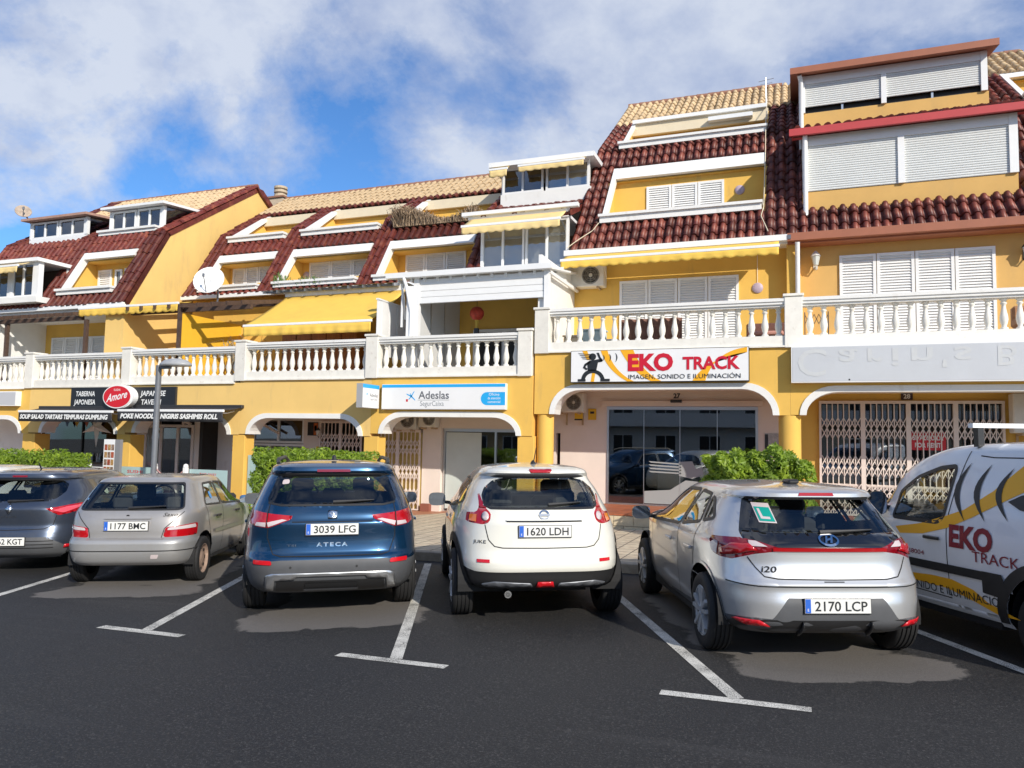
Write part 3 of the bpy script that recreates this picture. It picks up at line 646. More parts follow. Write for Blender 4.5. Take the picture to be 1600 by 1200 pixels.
# bay with teal glass and white window
tg=thing('glass_screen','plain frosted teal glass panel between column and hedge','glass panel',(-12.9,.1,-.05)); MB().box(-13.48,-11.9,.10,.115,-.03,1.31).build('pane',TEALGL,tg); MB().box(-13.5,-11.9,.09,.125,-.045,-.02).build('rail',ALU,tg)
window(B2,-14.6,-12.85,1.62,2.32,FW+.05,2,CLEANW,SHOPGL); window(B2,-14.6,-12.85,0.0,1.60,FW+.05,3,CLEANW,SHOPGL)
MB().bar((-14.5,1.45,2.3),(-13.6,1.45,1.9),.06).build('awning_arm',GRILL,B2)
poster('dark poster with orange panel beside white window',-12.72,-12.38,1.85,2.22,FW,BLACK,[(mat('poster_orange',(.55,.13,.02),.5),.6,1,.05,.95),(FILM,.66,.9,.3,.75)])
poster('yellow notice below a small wall lantern',-12.42,-12.30,1.2,1.55,FW,ALARM,[(TXTK,.1,.9,.5,.7)])
# wall lantern helper
def lantern(label,x,y,z,m=DARKM,s=1.0):
    t=thing('wall_lantern',label,'lantern',(x,y,z)); MB().box(x-.03*s,x+.03*s,y-.02,y,z-.08*s,z+.08*s).tube([(x,y-.01,z-.04*s),(x,y-.09*s,z-.10*s),(x,y-.12*s,z-.06*s)],.012*s,6).build('bracket',m,t)
    MB().lathe([(.035*s,-.06*s),(.06*s,.06*s),(.065*s,.07*s)],(x,y-.12*s,z+.02*s),8).build('glass',mat('lantern_glass',(.6,.62,.58),.2),t); MB().lathe([(.075*s,.07*s),(.05*s,.11*s),(.012*s,.15*s)],(x,y-.12*s,z+.02*s),8).build('cap',m,t); return t
lantern('small black lantern on pink wall beside white window',-12.3,FW,1.9)
# ---------- first-floor walls, terraces
def upper_wall(par,x0,x1,y,z0,z1,m,d=.2): MB().box(x0,x1,y,y+d,z0,z1).build('upper_wall',m,par)
upper_wall(B3,-5.45,-.1,2.9,3.78,7.0,YEL); upper_wall(B4,-.1,6.6,2.9,3.78,7.0,UPY)
upper_wall(B2,-18.3,-5.5,2.9,3.28,6.6,YEL)
shutters(B3,-4.21,-1.24,3.86,5.97,2.9,4); shutters(B4,1.01,4.17,3.86,6.28,2.9,4)
MB().box(-.14,.14,2.55,2.9,3.8,6.75).build('wall_pier',YEL,B3)
# eaves
S3=Slope((2.5,6.66),(5.6,10.6)); S3u=Slope((5.6,10.6),(10.0,13.88))
MB().box(-5.55,-.12,2.30,2.46,6.60,6.74).box(-5.5,-.12,2.46,2.9,6.56,6.64).build('gutter',CLEANW,B3)
MB().box(-.12,6.6,2.30,2.46,6.58,6.76).box(-.12,6.6,2.46,2.9,6.54,6.64).build('eave_board',BROWNR,B4)
MB().box(-.115,-.04,2.28,2.31,6.62,6.72).build('gutter_end',GREYM,B3)
# ---------- B3 roof
x0,x1=-5.5,-.62; xi=-4.82; xr=.12
T=S3.t_at
roof_patch(B3,S3,x0,xi,0,S3.L); roof_patch(B3,S3,-.64,xr,0,S3.L)
roof_patch(B3,S3,xi,-.64,0,T(7.62)); roof_patch(B3,S3,xi,-.64,T(9.72),T(10.55))
tz=lambda z:S3u.t_at(z)
roof_patch(B3,S3u,x0,xi,0,tz(12.15)); roof_patch(B3,S3u,-.64,xr,0,tz(12.15))
roof_patch(B3,S3u,x0,xr,tz(12.18),S3u.L,tan=True)
ledge(B3,S3,xi,-.72,7.64,.16); ledge(B3,S3,xi,-.66,10.52,.14)
yk=recess(B3,S3,xi+.02,-.66,7.72,9.27,1.25,YEL,.42)
shutters(B3,-3.86,-1.73,7.75,9.02,yk,3)
recess(B3,S3u,xi+.02,-.66,10.72,11.95,1.2,YEL,.0,trim=False)
MB().box(xi,-.66,7.22,7.34,11.62,11.98).build('upper_beam',CREAM,B3)
MB().prism([(5.62,10.7),(5.75,10.7),(7.45,12.05),(7.3,12.05)],.12,'x',xi+.01).build('loggia_trim',WHITE,B3)
MB().box(xi+.05,-.7,7.12,7.30,11.985,12.10).build('upper_gutter',CLEANW,B3)
MB().box(-3.0+.6,-1.1,7.0,7.2,11.72,11.84).build('awning_case',CLEANW,B3)
def ridge(par,x0,x1,y,z,m=MORTAR):
    b=MB(); n=int((x1-x0)/.4)
    for i in range(n):
        a=x0+i*.4; b.lathe([(.12,0),(.105,.42)],(a,y,z),8,'x')
    b.build('ridge_cap',m,par)
ridge(B3,-5.5,.1,10.0,13.88)
MB().prism([(2.5,6.6),(10.0,13.75),(17.4,6.6)],.1,'x',-5.44).build('gable_wall',YEL,B3)
MB().add([(-5.5,10.0,13.85),(6.6,10.0,13.85),(6.6,17.5,6.6),(-5.5,17.5,6.6)],[(0,1,2,3)]).build('rear_roof',TAN,B3)
MB().prism([(2.9,3.8),(2.9,6.66),(5.65,10.45),(10.0,13.7),(17.4,6.6),(17.4,3.8)],.1,'x',6.45).build('gable_wall',YEL,B4)
MB().box(5.45,6.55,.0,17.4,-.2,3.7).build('end_wall',YEL,B4)
def disc(label,x,y,z,r=.13):
    t=thing('wall_disc',label,'wall ornament',(x,y,z)); m=mat('lilac_ceramic',(.48,.38,.46),.5,var=.15,scale=15)
    MB().lathe([(r,0),(r,-.02),(r*.8,-.045),(r*.3,-.055)],(x,y,z),20,'y').build('disc',m,t,smooth=True); return t
disc('round lilac ornament on wall of the lower roof loggia',-1.33,yk,8.69)
disc('round lilac ornament hung on cord at shaded terrace wall',-.81,2.9,5.62); MB().tube([(-.81,2.88,5.75),(-.81,2.87,6.5)],.006,5).build('hanging_cord',CLEANW,bpy.data.objects['wall_disc.001'])
# cables over the tiles
def cable(label,pts,r=.012,m=None):
    t=MB().tube(pts,r,5).build('cable',m or CREAM); tag(t,label,'cable'); return t
cable('pale cable looping over the lower left corner of maroon roof',[(-5.5,2.45,6.85),(-5.3,2.6,7.05),(-4.95,2.95,7.4),(-4.82,3.05,7.62)])
cable('pale cable running down the maroon tile rib beside rooftop loggias',[(-.70,7.4,12.2),(-.68,5.5,10.75),(-.67,4.8,9.75),(-.67,3.3,7.75),(-.72,2.9,7.4),(-.55,2.5,6.9)],.012)
tm=thing('aerial_mast','thin white aerial mast rising from the sand-coloured roof','aerial',(-.72,7.6,12.2)); MB().tube([(-.72,7.6,12.1),(-.74,7.6,13.1)],.018,6).tube([(-.95,7.6,13.0),(-.5,7.6,13.05)],.01,5).tube([(-.9,7.6,12.9),(-.55,7.6,12.92)],.008,5).build('mast',ALU,tm)
awning('yellow awning with white bar under gutter over the terrace with balusters',-5.5,-.30,(2.30,6.58),(1.90,6.40),.19,AWY,case=False)
ac_unit('cream air conditioner under yellow awning on first-floor terrace wall',-5.0,2.9,5.82,.9,.58,.35)
downpipe(B4,[(.10,2.35,6.55),(.10,2.45,6.3),(.10,2.5,4.6)],.055)
lantern('white lantern on first-floor wall right of a downpipe',.50,2.9,6.12,mat('lantern_white',(.62,.6,.56),.5),1.6)
lantern('dark lantern at the wall end right of four tall shutters',4.72,2.9,6.05,DARKM,1.4)
# ---------- B4 roof
roof_patch(B4,S3,xr,6.6,0,T(7.50)); roof_patch(B4,S3,4.78,5.45,T(7.5),S3.L); roof_patch(B4,S3u,4.62,5.45,0,tz(12.3)); roof_patch(B4,S3,xr,.30,T(7.5),S3.L)
roof_patch(B4,S3u,xr,.28,0,tz(12.15)); roof_patch(B4,S3u,xr,6.6,tz(12.32),S3u.L,tan=True)
ridge(B4,.1,6.6,10.0,13.88)
roof_patch(B4,S3,5.45,6.6,T(7.5),T(9.9)); recess(B4,S3u,5.47,6.6,10.7,12.0,1.2,YEL,.3); ledge(B4,S3,5.45,6.6,10.5,.14)
def roller(par,x0,x1,z0,z1,y,m=ROLL,name='roller_shutter'):
    n=int((z1-z0)/.055); v=[];f=[]
    for i in range(n):
        a=z0+(z1-z0)*i/n; h=(z1-z0)/n
        for z,d in ((a,-.002),(a+h*.12,.0),(a+h*.18,-.016),(a+h*.5,-.022),(a+h*.88,-.016),(a+h*.98,-.002)): v+= [(x0,y+d,z),(x1,y+d,z)]
    f=[(2*i,2*i+1,2*i+3,2*i+2) for i in range(len(v)//2-1)]
    return mk(name,v,f,m,par)
e=thing('roof_room','larger roof room with two grey-white roller shutters beneath red board','roof room',(2.5,3.2,7.5))
MB().box(.24,4.72,3.2,5.4,7.50,7.98).build('parapet',UPY,e)
MB().box(.24,.34,3.22,5.6,7.98,9.34).box(4.62,4.72,3.22,5.6,7.98,9.34).build('side_wall',CLEANW,e)
MB().box(.24,.36,3.13,3.22,7.98,9.34).box(2.32,2.46,3.13,3.22,7.98,9.1).box(4.55,4.72,3.13,3.22,7.98,9.34).box(.36,4.55,3.14,3.22,9.1,9.34).build('shutter_frame',CLEANW,e)
roller(e,.36,2.32,7.98,9.1,3.19); roller(e,2.46,4.55,7.98,9.1,3.19)
MB().box(-.06,6.6,2.86,2.94,9.30,9.47).box(0,6.6,2.94,3.3,9.345,9.40).build('red_board',REDB,e)
MB().box(.26,4.7,3.31,5.5,9.345,9.40).build('ceiling',CLEANW,e)
roof_patch(e,Slope((2.95,9.44),(4.85,10.16)),0.02,5.0,0,2.04)
e=thing('roof_room','top roof room with part-lowered roller shutters beneath brown-red board','roof room',(2.4,4.8,10.3))
MB().box(.22,4.55,4.8,7.0,10.05,10.62).build('parapet',UPY,e)
MB().box(.22,.32,4.82,9.0,10.62,11.60).box(4.42,4.52,4.82,7.6,10.62,11.60).build('side_wall',CLEANW,e)
MB().box(.22,.34,4.73,4.82,10.62,11.62).box(2.16,2.28,4.73,4.82,10.62,11.40).box(4.38,4.52,4.73,4.82,10.62,11.62).box(.34,4.38,4.74,4.82,11.4,11.62).build('shutter_frame',CLEANW,e)
roller(e,.34,2.16,10.78,11.4,4.79); roller(e,2.28,4.38,10.78,11.4,4.79)
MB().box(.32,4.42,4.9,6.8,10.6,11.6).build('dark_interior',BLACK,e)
MB().box(1.22,1.27,4.82,4.86,10.62,10.82).box(3.3,3.35,4.82,4.86,10.62,10.82).build('window_mullion',ALU,e)
MB().prism([(4.42,11.58),(4.42,11.75),(9.2,12.75),(9.2,12.58)],4.75,'x',-.03).build('roof_slab',BROWNR,e)
downpipe(e,[(.20,4.55,11.58),(.24,4.66,11.45),(.24,4.66,9.6)],.06)
downpipe(B4,[(.30,3.02,9.33),(.30,3.04,9.1),(.30,3.06,7.35)],.06)
# ---------- B2 roof (long house)
S2=Slope((2.44,6.16),(4.0,8.52)); S2u=Slope((4.0,8.52),(7.45,10.90)); t2=S2.t_at; t2u=S2u.t_at
ribs=[(-18.3,-17.68),(-15.4,-14.76),(-11.9,-11.27),(-8.5,-7.95)]
for a,b in ribs:
    roof_patch(B2,S2,a,b,0,S2.L,single=False); roof_patch(B2,S2u,a,b,0,t2u(9.68),single=False)
bays=[(-17.68,-15.4),(-14.76,-11.9),(-11.27,-8.5)]
for i,(a,b) in enumerate(bays):
    roof_patch(B2,S2,a,b,0,t2(6.32),single=False); roof_patch(B2,S2,a,b,t2(7.74),t2(8.24),single=False)
    ledge(B2,S2,a,b,6.30,.10); 
    if i<2: ledge(B2,S2,a,b-.05,8.22,.13)
    yk=recess(B2,S2,a,b,6.4,7.42,1.25,YEL,.28)
    recess(B2,S2u,a,b,8.42,9.5,1.0,YEL,.0)
    MB().box(a,b,5.42,5.54,9.26,9.56).build('upper_beam',CREAM,B2)
    MB().prism([(4.0,8.45),(4.14,8.45),(5.75,9.66),(5.6,9.66)],.12,'x',a).build('loggia_trim',WHITE,B2)
    sx=((-17.55,-15.95),(-14.5,-12.1),(-11.02,-9.0))[i]; shutters(B2,sx[0],sx[1],6.42,7.36,yk,3)
roof_patch(B2,S2u,-18.3,-7.95,t2u(9.68),t2u(9.68)+.2,single=False); roof_patch(B2,S2u,-18.3,-7.95,t2u(9.68)+.2,S2u.L,tan=True,single=False); ridge(B2,-18.3,-5.6,7.45,10.92)
MB().add([(-18.3,7.45,10.88),(-5.5,7.45,10.88),(-5.5,14,6.5),(-18.3,14,6.5)],[(0,1,2,3)]).build('rear_roof',TAN,B2)
roof_patch(B2,S2u,-7.95,-5.5,t2u(9.9),S2u.L,tan=True,single=False)
MB().box(-18.3,-5.5,2.36,2.5,6.08,6.2).build('gutter',CLEANW,B2)
disc('round lilac ornament on loggia wall beside white shutters of long house',-14.62,yk,6.97,.12)
# chimney
c=thing('chimney','round-capped cream chimney behind the sand-coloured ridge','chimney',(-19.45,8.5,10)); MB().box(-19.8,-19.1,8.2,8.9,9.5,11.35).build('stack',mat('chimney_plaster',(.55,.44,.32),.85,var=.1),c); MB().box(-19.86,-19.04,8.14,8.96,11.35,11.42).build('collar',MORTAR,c)
MB().lathe([(.26,11.42),(.26,11.55),(.20,11.56),(.20,11.62),(.27,11.63),(.27,11.72),(.2,11.73),(.2,11.78),(.27,11.79),(.27,11.88)],(-19.45,8.5,0),14).build('cowl',mat('cowl',(.52,.42,.30),.8,var=.1),c)
# dry plants on the ledge
def tuft(label,x0,x1,y,z,h,n,cols,name='dry_plant',cat='plant',seed=1):
    r=random.Random(seed); V=[];F=[]
    for i in range(n):
        x=r.uniform(x0,x1); b=Vector((x,y+r.uniform(-.15,.15),z)); hh=h*r.uniform(.4,1)*(0.65+.35*math.sin((x-x0)*2.1+1)); d=Vector((r.uniform(-.5,.5),r.uniform(-.6,.3),1)).normalized(); e=Vector((r.uniform(-.6,.6),r.uniform(-.5,.3),r.uniform(-.5,.4)))*hh*.6
        w=Vector((r.uniform(-1,1),r.uniform(-1,1),0)).normalized()*.011
        k=len(V); p=b+d*hh; q=p+e
        V+=[tuple(b-w),tuple(b+w),tuple(p+w),tuple(p-w),tuple(q+w*.5),tuple(q-w*.5)]; F+=[(k,k+1,k+2,k+3),(k+3,k+2,k+4,k+5)]
    t=thing(name,label,cat,((x0+x1)/2,y,z)); mk('stems',V,F,cols,t); return t
DRY=mat('dry_stems',(.40,.29,.19),.9,var=.4,scale=9)
tuft('mass of dry straw-coloured plants spilling over a roof ledge',-11.35,-8.65,3.75,8.2,.65,2600,DRY,seed=3)
GRN=mat('aloe_green',(.12,.20,.05),.7,var=.3)
tuft('spiky green aloe on low ledge beside tile rib of long house',-14.72,-14.35,2.5,6.35,.42,60,GRN,seed=5); tuft('small green succulents on low ledge under a lilac ornament',-14.0,-12.8,2.5,6.35,.26,140,GRN,seed=6)
# ---------- bay d: stacked enclosures at the right end of the long house
e=thing('glazed_enclosure','second-floor glazed enclosure with pale blinds under faded awning','enclosure',(-6.8,2.6,6.3))
MB().box(-7.95,-5.5,2.6,4.5,6.1,6.4).build('parapet',CLEANW,e)
MB().box(-8.2,-5.5,2.55,4.4,7.72,7.8).build('roof_slab',CLEANW,e)
window(e,-8.0,-6.75,6.4,7.72,2.65,2,CLEANW,glassmat('pale_glass',(.75,.77,.78),.02,1.5,.12)); window(e,-6.72,-5.52,6.4,7.72,2.65,2,CLEANW,glassmat('pale_glass'))
box('blind',(-7.95,-5.55,2.8,2.82,6.4,7.72),BLIND,e); MB().box(-8.02,-7.96,2.6,4.3,6.1,7.75).build('side_wall',CLEANW,e)
awning('faded yellow awning over glazed second-floor enclosure of long house',-8.3,-5.55,(2.5,7.86),(1.95,7.52),.20,AWP)
e=thing('glazed_enclosure','white top-floor enclosure with dark and blinded windows beneath thin yellow awning','enclosure',(-6.8,4.2,8.8))
MB().box(-8.1,-5.35,4.2,6.6,8.55,9.06).build('parapet',WHITE,e); MB().box(-8.4,-5.2,3.95,6.9,9.84,9.98).build('roof_slab',CLEANW,e)
window(e,-8.05,-6.78,9.06,9.84,4.25,2,CLEANW,WINGL); window(e,-6.7,-5.4,9.06,9.84,4.25,2,CLEANW,glassmat('pale_glass'))
box('half_blind',(-8.0,-6.8,4.4,4.42,9.42,9.82),mat('tan_blind',(.45,.30,.16),.8),e); box('blind',(-6.65,-5.42,4.4,4.42,9.06,9.82),BLIND,e); MB().box(-8.0,-5.4,5.6,5.65,8.6,9.8).build('inner_wall',DKROOM,e); MB().box(-8.1,-8.04,4.26,6.6,9.06,9.84).build('side_wall',CLEANW,e)
awning('thin torn yellow awning along top-floor enclosure roof edge',-7.4,-5.45,(4.05,9.86),(3.80,9.74),.16,AWP,case=False,arms=False)
awning('short torn end of yellow awning flapping at enclosure corner',-8.3,-7.75,(4.05,9.86),(3.80,9.72),.22,AWP,case=False,arms=False)
roof_patch(B2,Slope((2.5,7.86),(4.2,8.6)),-8.0,-5.5,0,1.85,single=False)
MB().box(-8.5,-5.2,2.35,2.5,7.92,8.02).build('gutter',CLEANW,B2)
# ---------- white terrace enclosure
e=thing('terrace_enclosure','white terrace enclosure with half-raised slatted shutter and red lantern inside','enclosure',(-7.1,.4,3.3))
MB().box(-9.55,-5.2,.18,.34,5.80,5.93).build('gutter',CLEANW,e)
MB().add([(-9.5,.3,5.86),(-5.25,.3,5.86),(-5.25,2.9,6.25),(-9.5,2.9,6.25),(-9.5,.3,5.82),(-5.25,.3,5.82),(-5.25,2.9,6.2),(-9.5,2.9,6.2)],[(0,1,2,3),(7,6,5,4),(0,4,5,1),(1,5,6,2),(3,2,6,7),(0,3,7,4)]).build('roof_sheet',CLEANW,e)
r=MB()
for i in range(12): r.box(-9.3+i*.36,-9.24+i*.36,.34,2.8,5.72,5.80)
r.build('rafter',CLEANW,e)
for k in range(4): MB().box(-8.72,-5.42,.36+.006*k,.42,5.16+k*.155,5.16+k*.155+.148).build('shutter_slat',CLEANW,e,bevel=.008)
box('post',(-8.82,-8.68,.33,.46,3.3,5.8),CLEANW,e); box('post',(-5.42,-5.30,.33,.46,3.3,5.8),CLEANW,e)
MB().box(-8.80,-8.74,.46,2.9,3.3,5.9).build('side_panel',mat('grey_white_panel',(.62,.62,.61),.6),e); MB().box(-9.0,-9.0+.22,.30,.36,3.3,5.6).build('corner_panel',CLEANW,e)
MB().tube([(-9.05,.2,5.8),(-9.0,.26,5.6),(-8.86,.3,4.95),(-8.86,.3,3.5)],.045,8).build('downpipe',CLEANW,e)
for i in range(2): MB().box(-8.735,-8.72,1.1+i*.8,1.14+i*.8,3.3,5.8).build('panel_joint',ALU,e)
MB().box(-5.6,-5.52,.45,2.9,3.3,6.2).build('party_wall',WHITE,B3)
MB().prism([(.45,5.55),(2.5,6.5),(2.9,6.5),(2.9,3.8),(.45,3.8)],.10,'x',-5.52).build('party_wall',WHITE,B3)
MB().box(-8.3,-5.7,2.86,2.895,3.35,4.85).build('terrace_door',CLEANW,B2)
for a in (-8.2,-7.3,-6.4): MB().box(a,a+.75,2.84,2.858,3.6,4.75).build('door_pane',BLACK,B2)
l=thing('paper_lantern','round red paper lantern with gold tassel hanging in white enclosure','lantern',(-7.48,1.2,5.0))
MB().lathe([(.05,-.17),(.12,-.14),(.175,-.06),(.18,0),(.175,.06),(.12,.14),(.05,.17)],(-7.48,1.2,5.0),16).build('shade',mat('lantern_red',(.55,.05,.02),.5,var=.4,scale=14),l,smooth=True); MB().lathe([(.03,-.36),(.05,-.2),(.05,-.17)],(-7.48,1.2,5.0),8).build('tassel',mat('gold_tassel',(.6,.38,.04),.5),l); MB().tube([(-7.48,1.2,5.17),(-7.48,1.2,5.8)],.006,5).build('cord',DARKM,l)
MB().box(-7.53,-7.43,1.15,1.25,4.46,4.62).build('weight',DARKM,l)
l=thing('wall_banner','small red banner with gold characters on wall inside white enclosure','banner',(-6.18,1.2,4.7)); MB().box(-6.36,-6.0,2.80,2.82,4.93,5.10).build('cloth',mat('banner_red',(.5,.02,.03),.6),l)
for k in range(4): flat('character',[(-6.32+k*.08,4.96),(-6.27+k*.08,4.96),(-6.27+k*.08,5.06),(-6.32+k*.08,5.06)],TXTY,l,(0,2.797,0),(1,0,0),(0,0,1))
# party screens between terraces
t=thing('party_screen','white corrugated screen between yellow awning and white enclosure','screen',(-9.8,.3,3.3))
for k in range(9): MB().box(-9.83,-9.79+.008*(k%2),.28+k*.19,.28+k*.19+.185,3.9,5.30).build('panel',CLEANW,t)
MB().box(-9.85,-9.77,.26,2.0,5.30,5.34).build('top_rail',CLEANW,t); MB().bar((-9.4,1.0,4.9),(-9.2,.4,5.7),.06).bar((-9.2,.45,4.6),(-9.2,.45,5.7),.05).build('brace',CLEANW,t)
t=thing('party_screen','deep yellow canvas screen standing below dark pergola beams','screen',(-16.3,.4,3.3))
MB().box(-16.32,-16.30,.42,3.0,3.4,5.27).build('cloth',mat('deep_yellow_canvas',(.82,.46,.03),.75,var=.05),t); MB().box(-16.36,-16.26,.34,.42,3.3,5.5).build('pole',WOODD,t)
# ---------- big yellow terrace awning and its roof edge
awning('long sloping deep-yellow awning over the terrace of long house',-14.05,-10.05,(2.2,5.95),(.40,4.82),.26,AWY,scallop=False)
t=thing('terrace_roof','grey framed translucent roof edge above the long yellow awning','canopy',(-12.4,2.1,6.0)); MB().box(-14.7,-10.2,2.02,2.08,6.04,6.10).build('rail',GREYM,t)
for i in range(10): MB().bar((-14.65+i*.485,1.85,6.04),(-14.65+i*.485,2.5,6.16),.05,.08).build('rafter',ALU,t)
for i in range(9): MB().add([(-14.6+i*.485,1.88,6.10),(-14.2+i*.485,1.88,6.10),(-14.2+i*.485,2.45,6.19),(-14.6+i*.485,2.45,6.19)],[(0,1,2,3)]).build('sheet',mat('dusty_sheet',(.36,.34,.31),.5,var=.2),t)
w_=thing('cupboard','orange-brown wooden cupboard in shade under the long yellow awning','cupboard',(-12.9,2.5,3.3))
for i in range(5): MB().box(-14.3+i*.52,-13.8+i*.52,2.35,2.85,3.3,5.0).build('door_panel',WOODO,w_,bevel=.01)
t=tuft('bundle of pale bamboo canes leaning in the terrace corner',-15.6,-14.6,1.8,3.4,1.45,160,mat('cane',(.40,.36,.27),.8,var=.4,scale=20),'bamboo_canes','canes',8)
# pergola beams
def pergola(label,x0,x1,y0,y1,z,n,posts,m=WOODD):
    t=thing('pergola',label,'pergola',((x0+x1)/2,y0,3.3)); MB().box(x0,x1,y0,y0+.10,z-.12,z).build('beam',m,t); MB().box(x0,x1,y1-.1,y1,z+.30,z+.42).build('beam',m,t)
    for i in range(n):
        x=x0+.1+(x1-x0-.2)*i/(n-1); MB().bar((x,y0-.25,z+.02),(x,y1,z+.42),.055,.11).build('slat',m,t)
    for x in posts: MB().box(x-.05,x+.05,y0-.01,y0+.09,3.2,z-.12).build('post',m,t)
    return t
pergola('dark wooden pergola with sloping slats above tavern terrace',-24.0,-20.15,.4,2.2,5.34,11,(-23.4,-19.98+.0))
pergola('dark wooden pergola beams over the deep yellow screen',-18.3,-13.95,.5,2.4,5.42,9,())
awning('yellow scalloped awning front on the terrace beside bare gable wall',-20.2,-16.36,(.85,5.66),(.36,5.56),.22,AWY,case=False,arms=False)
d=thing('satellite_dish','big white satellite dish on ledge in front of white shutters','satellite dish',(-16.43,1.6,5.9))
prof=[(0.001,.0),(.12,.008),(.25,.032),(.36,.066),(.43,.095),(.44,.10)]
def dish(t,c,r,dirv,m):
    q=Vector(dirv).to_track_quat('Z','Y').to_matrix(); s=r/.44; V=[];F=[];n=24
    for rr,h in prof:
        for k in range(n): p=q@Vector((rr*s*math.cos(2*math.pi*k/n),rr*s*math.sin(2*math.pi*k/n),h*s)); V.append(tuple(Vector(c)+p))
    F=[(i*n+k,i*n+(k+1)%n,(i+1)*n+(k+1)%n,(i+1)*n+k) for i in range(len(prof)-1) for k in range(n)]
    o=mk('reflector',V,F,m,t,True); o.modifiers.new('s','SOLIDIFY').thickness=.015
    f_=Vector(c)+q@Vector((0,-.1*s,.5*s)); MB().tube([tuple(Vector(c)+q@Vector((0,-.42*s,.09*s))),tuple(f_)],.014,6).lathe([(.035,-.05),(.035,.05)],tuple(f_),8).build('feed_arm',GREYM,t)
dish(d,(-16.43,1.6,6.41),.46,(.35,-.85,.35),CLEANW); MB().tube([(-16.43,1.75,6.35),(-16.43,1.95,6.2),(-16.43,1.95,5.6)],.03,8).build('mast',GREYM,d)
# ---------- B1 upper part
S1=Slope((.43,5.66),(1.91,8.2)); S1u=Slope((1.91,8.2),(6.07,11.0)); t1=S1.t_at; t1u=S1u.t_at
GX=-18.5
MB().prism([(.47,3.2),(.47,5.66),(1.95,8.15),(6.07,10.92),(10.2,8.15),(11.7,5.66),(11.7,3.2)],.12,'x',GX-.14).build('gable_wall',PALE,B1)
roof_patch(B1,S1,-19.2,GX,0,S1.L,single=False); roof_patch(B1,S1,-22.2,-21.5,0,S1.L,single=False); roof_patch(B1,S1,-25.8,-25.1,0,S1.L,single=False)
roof_patch(B1,S1u,-19.0,GX,0,S1u.L,single=False); roof_patch(B1,S1u,-25.8,-25.1,0,S1u.L,single=False); roof_patch(B1,S1u,-22.2,-21.5,0,t1u(9.3),single=False)
roof_patch(B1,S1u,-25.1,-19.0,t1u(9.3),S1u.L,tan=True,single=False); ridge(B1,-25.8,GX,6.07,11.02)
MB().prism([(5.9,10.9),(6.2,10.9),(10.3,8.1),(10.3,7.95),(6.05,10.75)],.14,'x',GX-.05).build('rear_verge',MAROON,B1)
roof_patch(B1,S1,-21.5,-19.2,0,t1(6.02),single=False); roof_patch(B1,S1,-21.5,-19.2,t1(7.60),S1.L,single=False); roof_patch(B1,S1,-25.1,-22.2,0,t1(5.92),single=False); roof_patch(B1,S1,-25.1,-22.2,t1(7.25),S1.L,single=False)
ledge(B1,S1,-21.45,-19.2,6.05,.12); ledge(B1,S1u,-21.45,-19.0,8.28,.10)
yk=recess(B1,S1,-21.45,-19.22,6.15,7.36,1.2,YEL,.24)
shutters(B1,-21.35,-20.75,6.2,7.12,yk,1); window(B1,-20.6,-20.3,6.2,7.1,yk,1); shutters(B1,-20.2,-19.55,6.2,7.12,yk,1)
MB().box(-25.8,-18.5,.36,.5,5.56,5.68).build('gutter',CLEANW,B1)
# loggia at terrace level
MB().box(-19.25,GX-.15,.47,2.2,3.2,5.6).build('wall_pier',PALE,B1); MB().box(-25.8,-19.25,2.2,2.4,3.2,5.6).build('upper_wall',YEL,B1); MB().box(-25.8,-19.2,.5,2.2,5.45,5.6).build('loggia_ceiling',WHITE,B1)
shutters(B1,-23.66,-21.2,3.25,5.0,2.2,4)
MB().box(-24.1,-23.98,.45,2.2,3.2,5.5).build('party_wall',WHITE,B1); MB().box(-26,-24.1,.2,.3,3.2,5.5).build('party_wall',WHITE,B1)
e=thing('glazed_enclosure','blue-curtained white enclosure with yellow awning above the dark pergola','enclosure',(-23.5,.2,5.9))
MB().box(-25.1,-21.75,.1,1.2,5.80,5.98).build('parapet',WHITE,e); MB().box(-25.3,-21.65,.0,1.6,7.05,7.16).build('roof_slab',CLEANW,e); box('post',(-22.0,-21.75,.14,.30,5.98,7.05),CLEANW,e); box('post',(-21.81,-21.75,1.1,1.2,5.98,7.05),CLEANW,e)
window(e,-22.95,-22.0,5.98,7.05,.22,2,CLEANW,WINGL); window(e,-24.1,-23.1,5.98,7.05,.22,2,CLEANW,WINGL); box('curtain',(-25,-22.0,.42,.44,5.98,7.05),mat('blue_curtain',(.16,.27,.38),.8,var=.2,aniso=(12,1,.5)),e); MB().box(-23.1,-22.95,.16,.3,5.98,7.05).build('mullion',CLEANW,e)
MB().box(-25.1,-21.8,1.25,1.3,5.8,7.1).build('inner_wall',mat('brown_room',(.16,.10,.07),.9),e)
awning('small yellow awning across blue-curtained enclosure',-25.1,-21.98,(.0,7.0),(-.35,6.86),.2,AWP,case=False,arms=False)
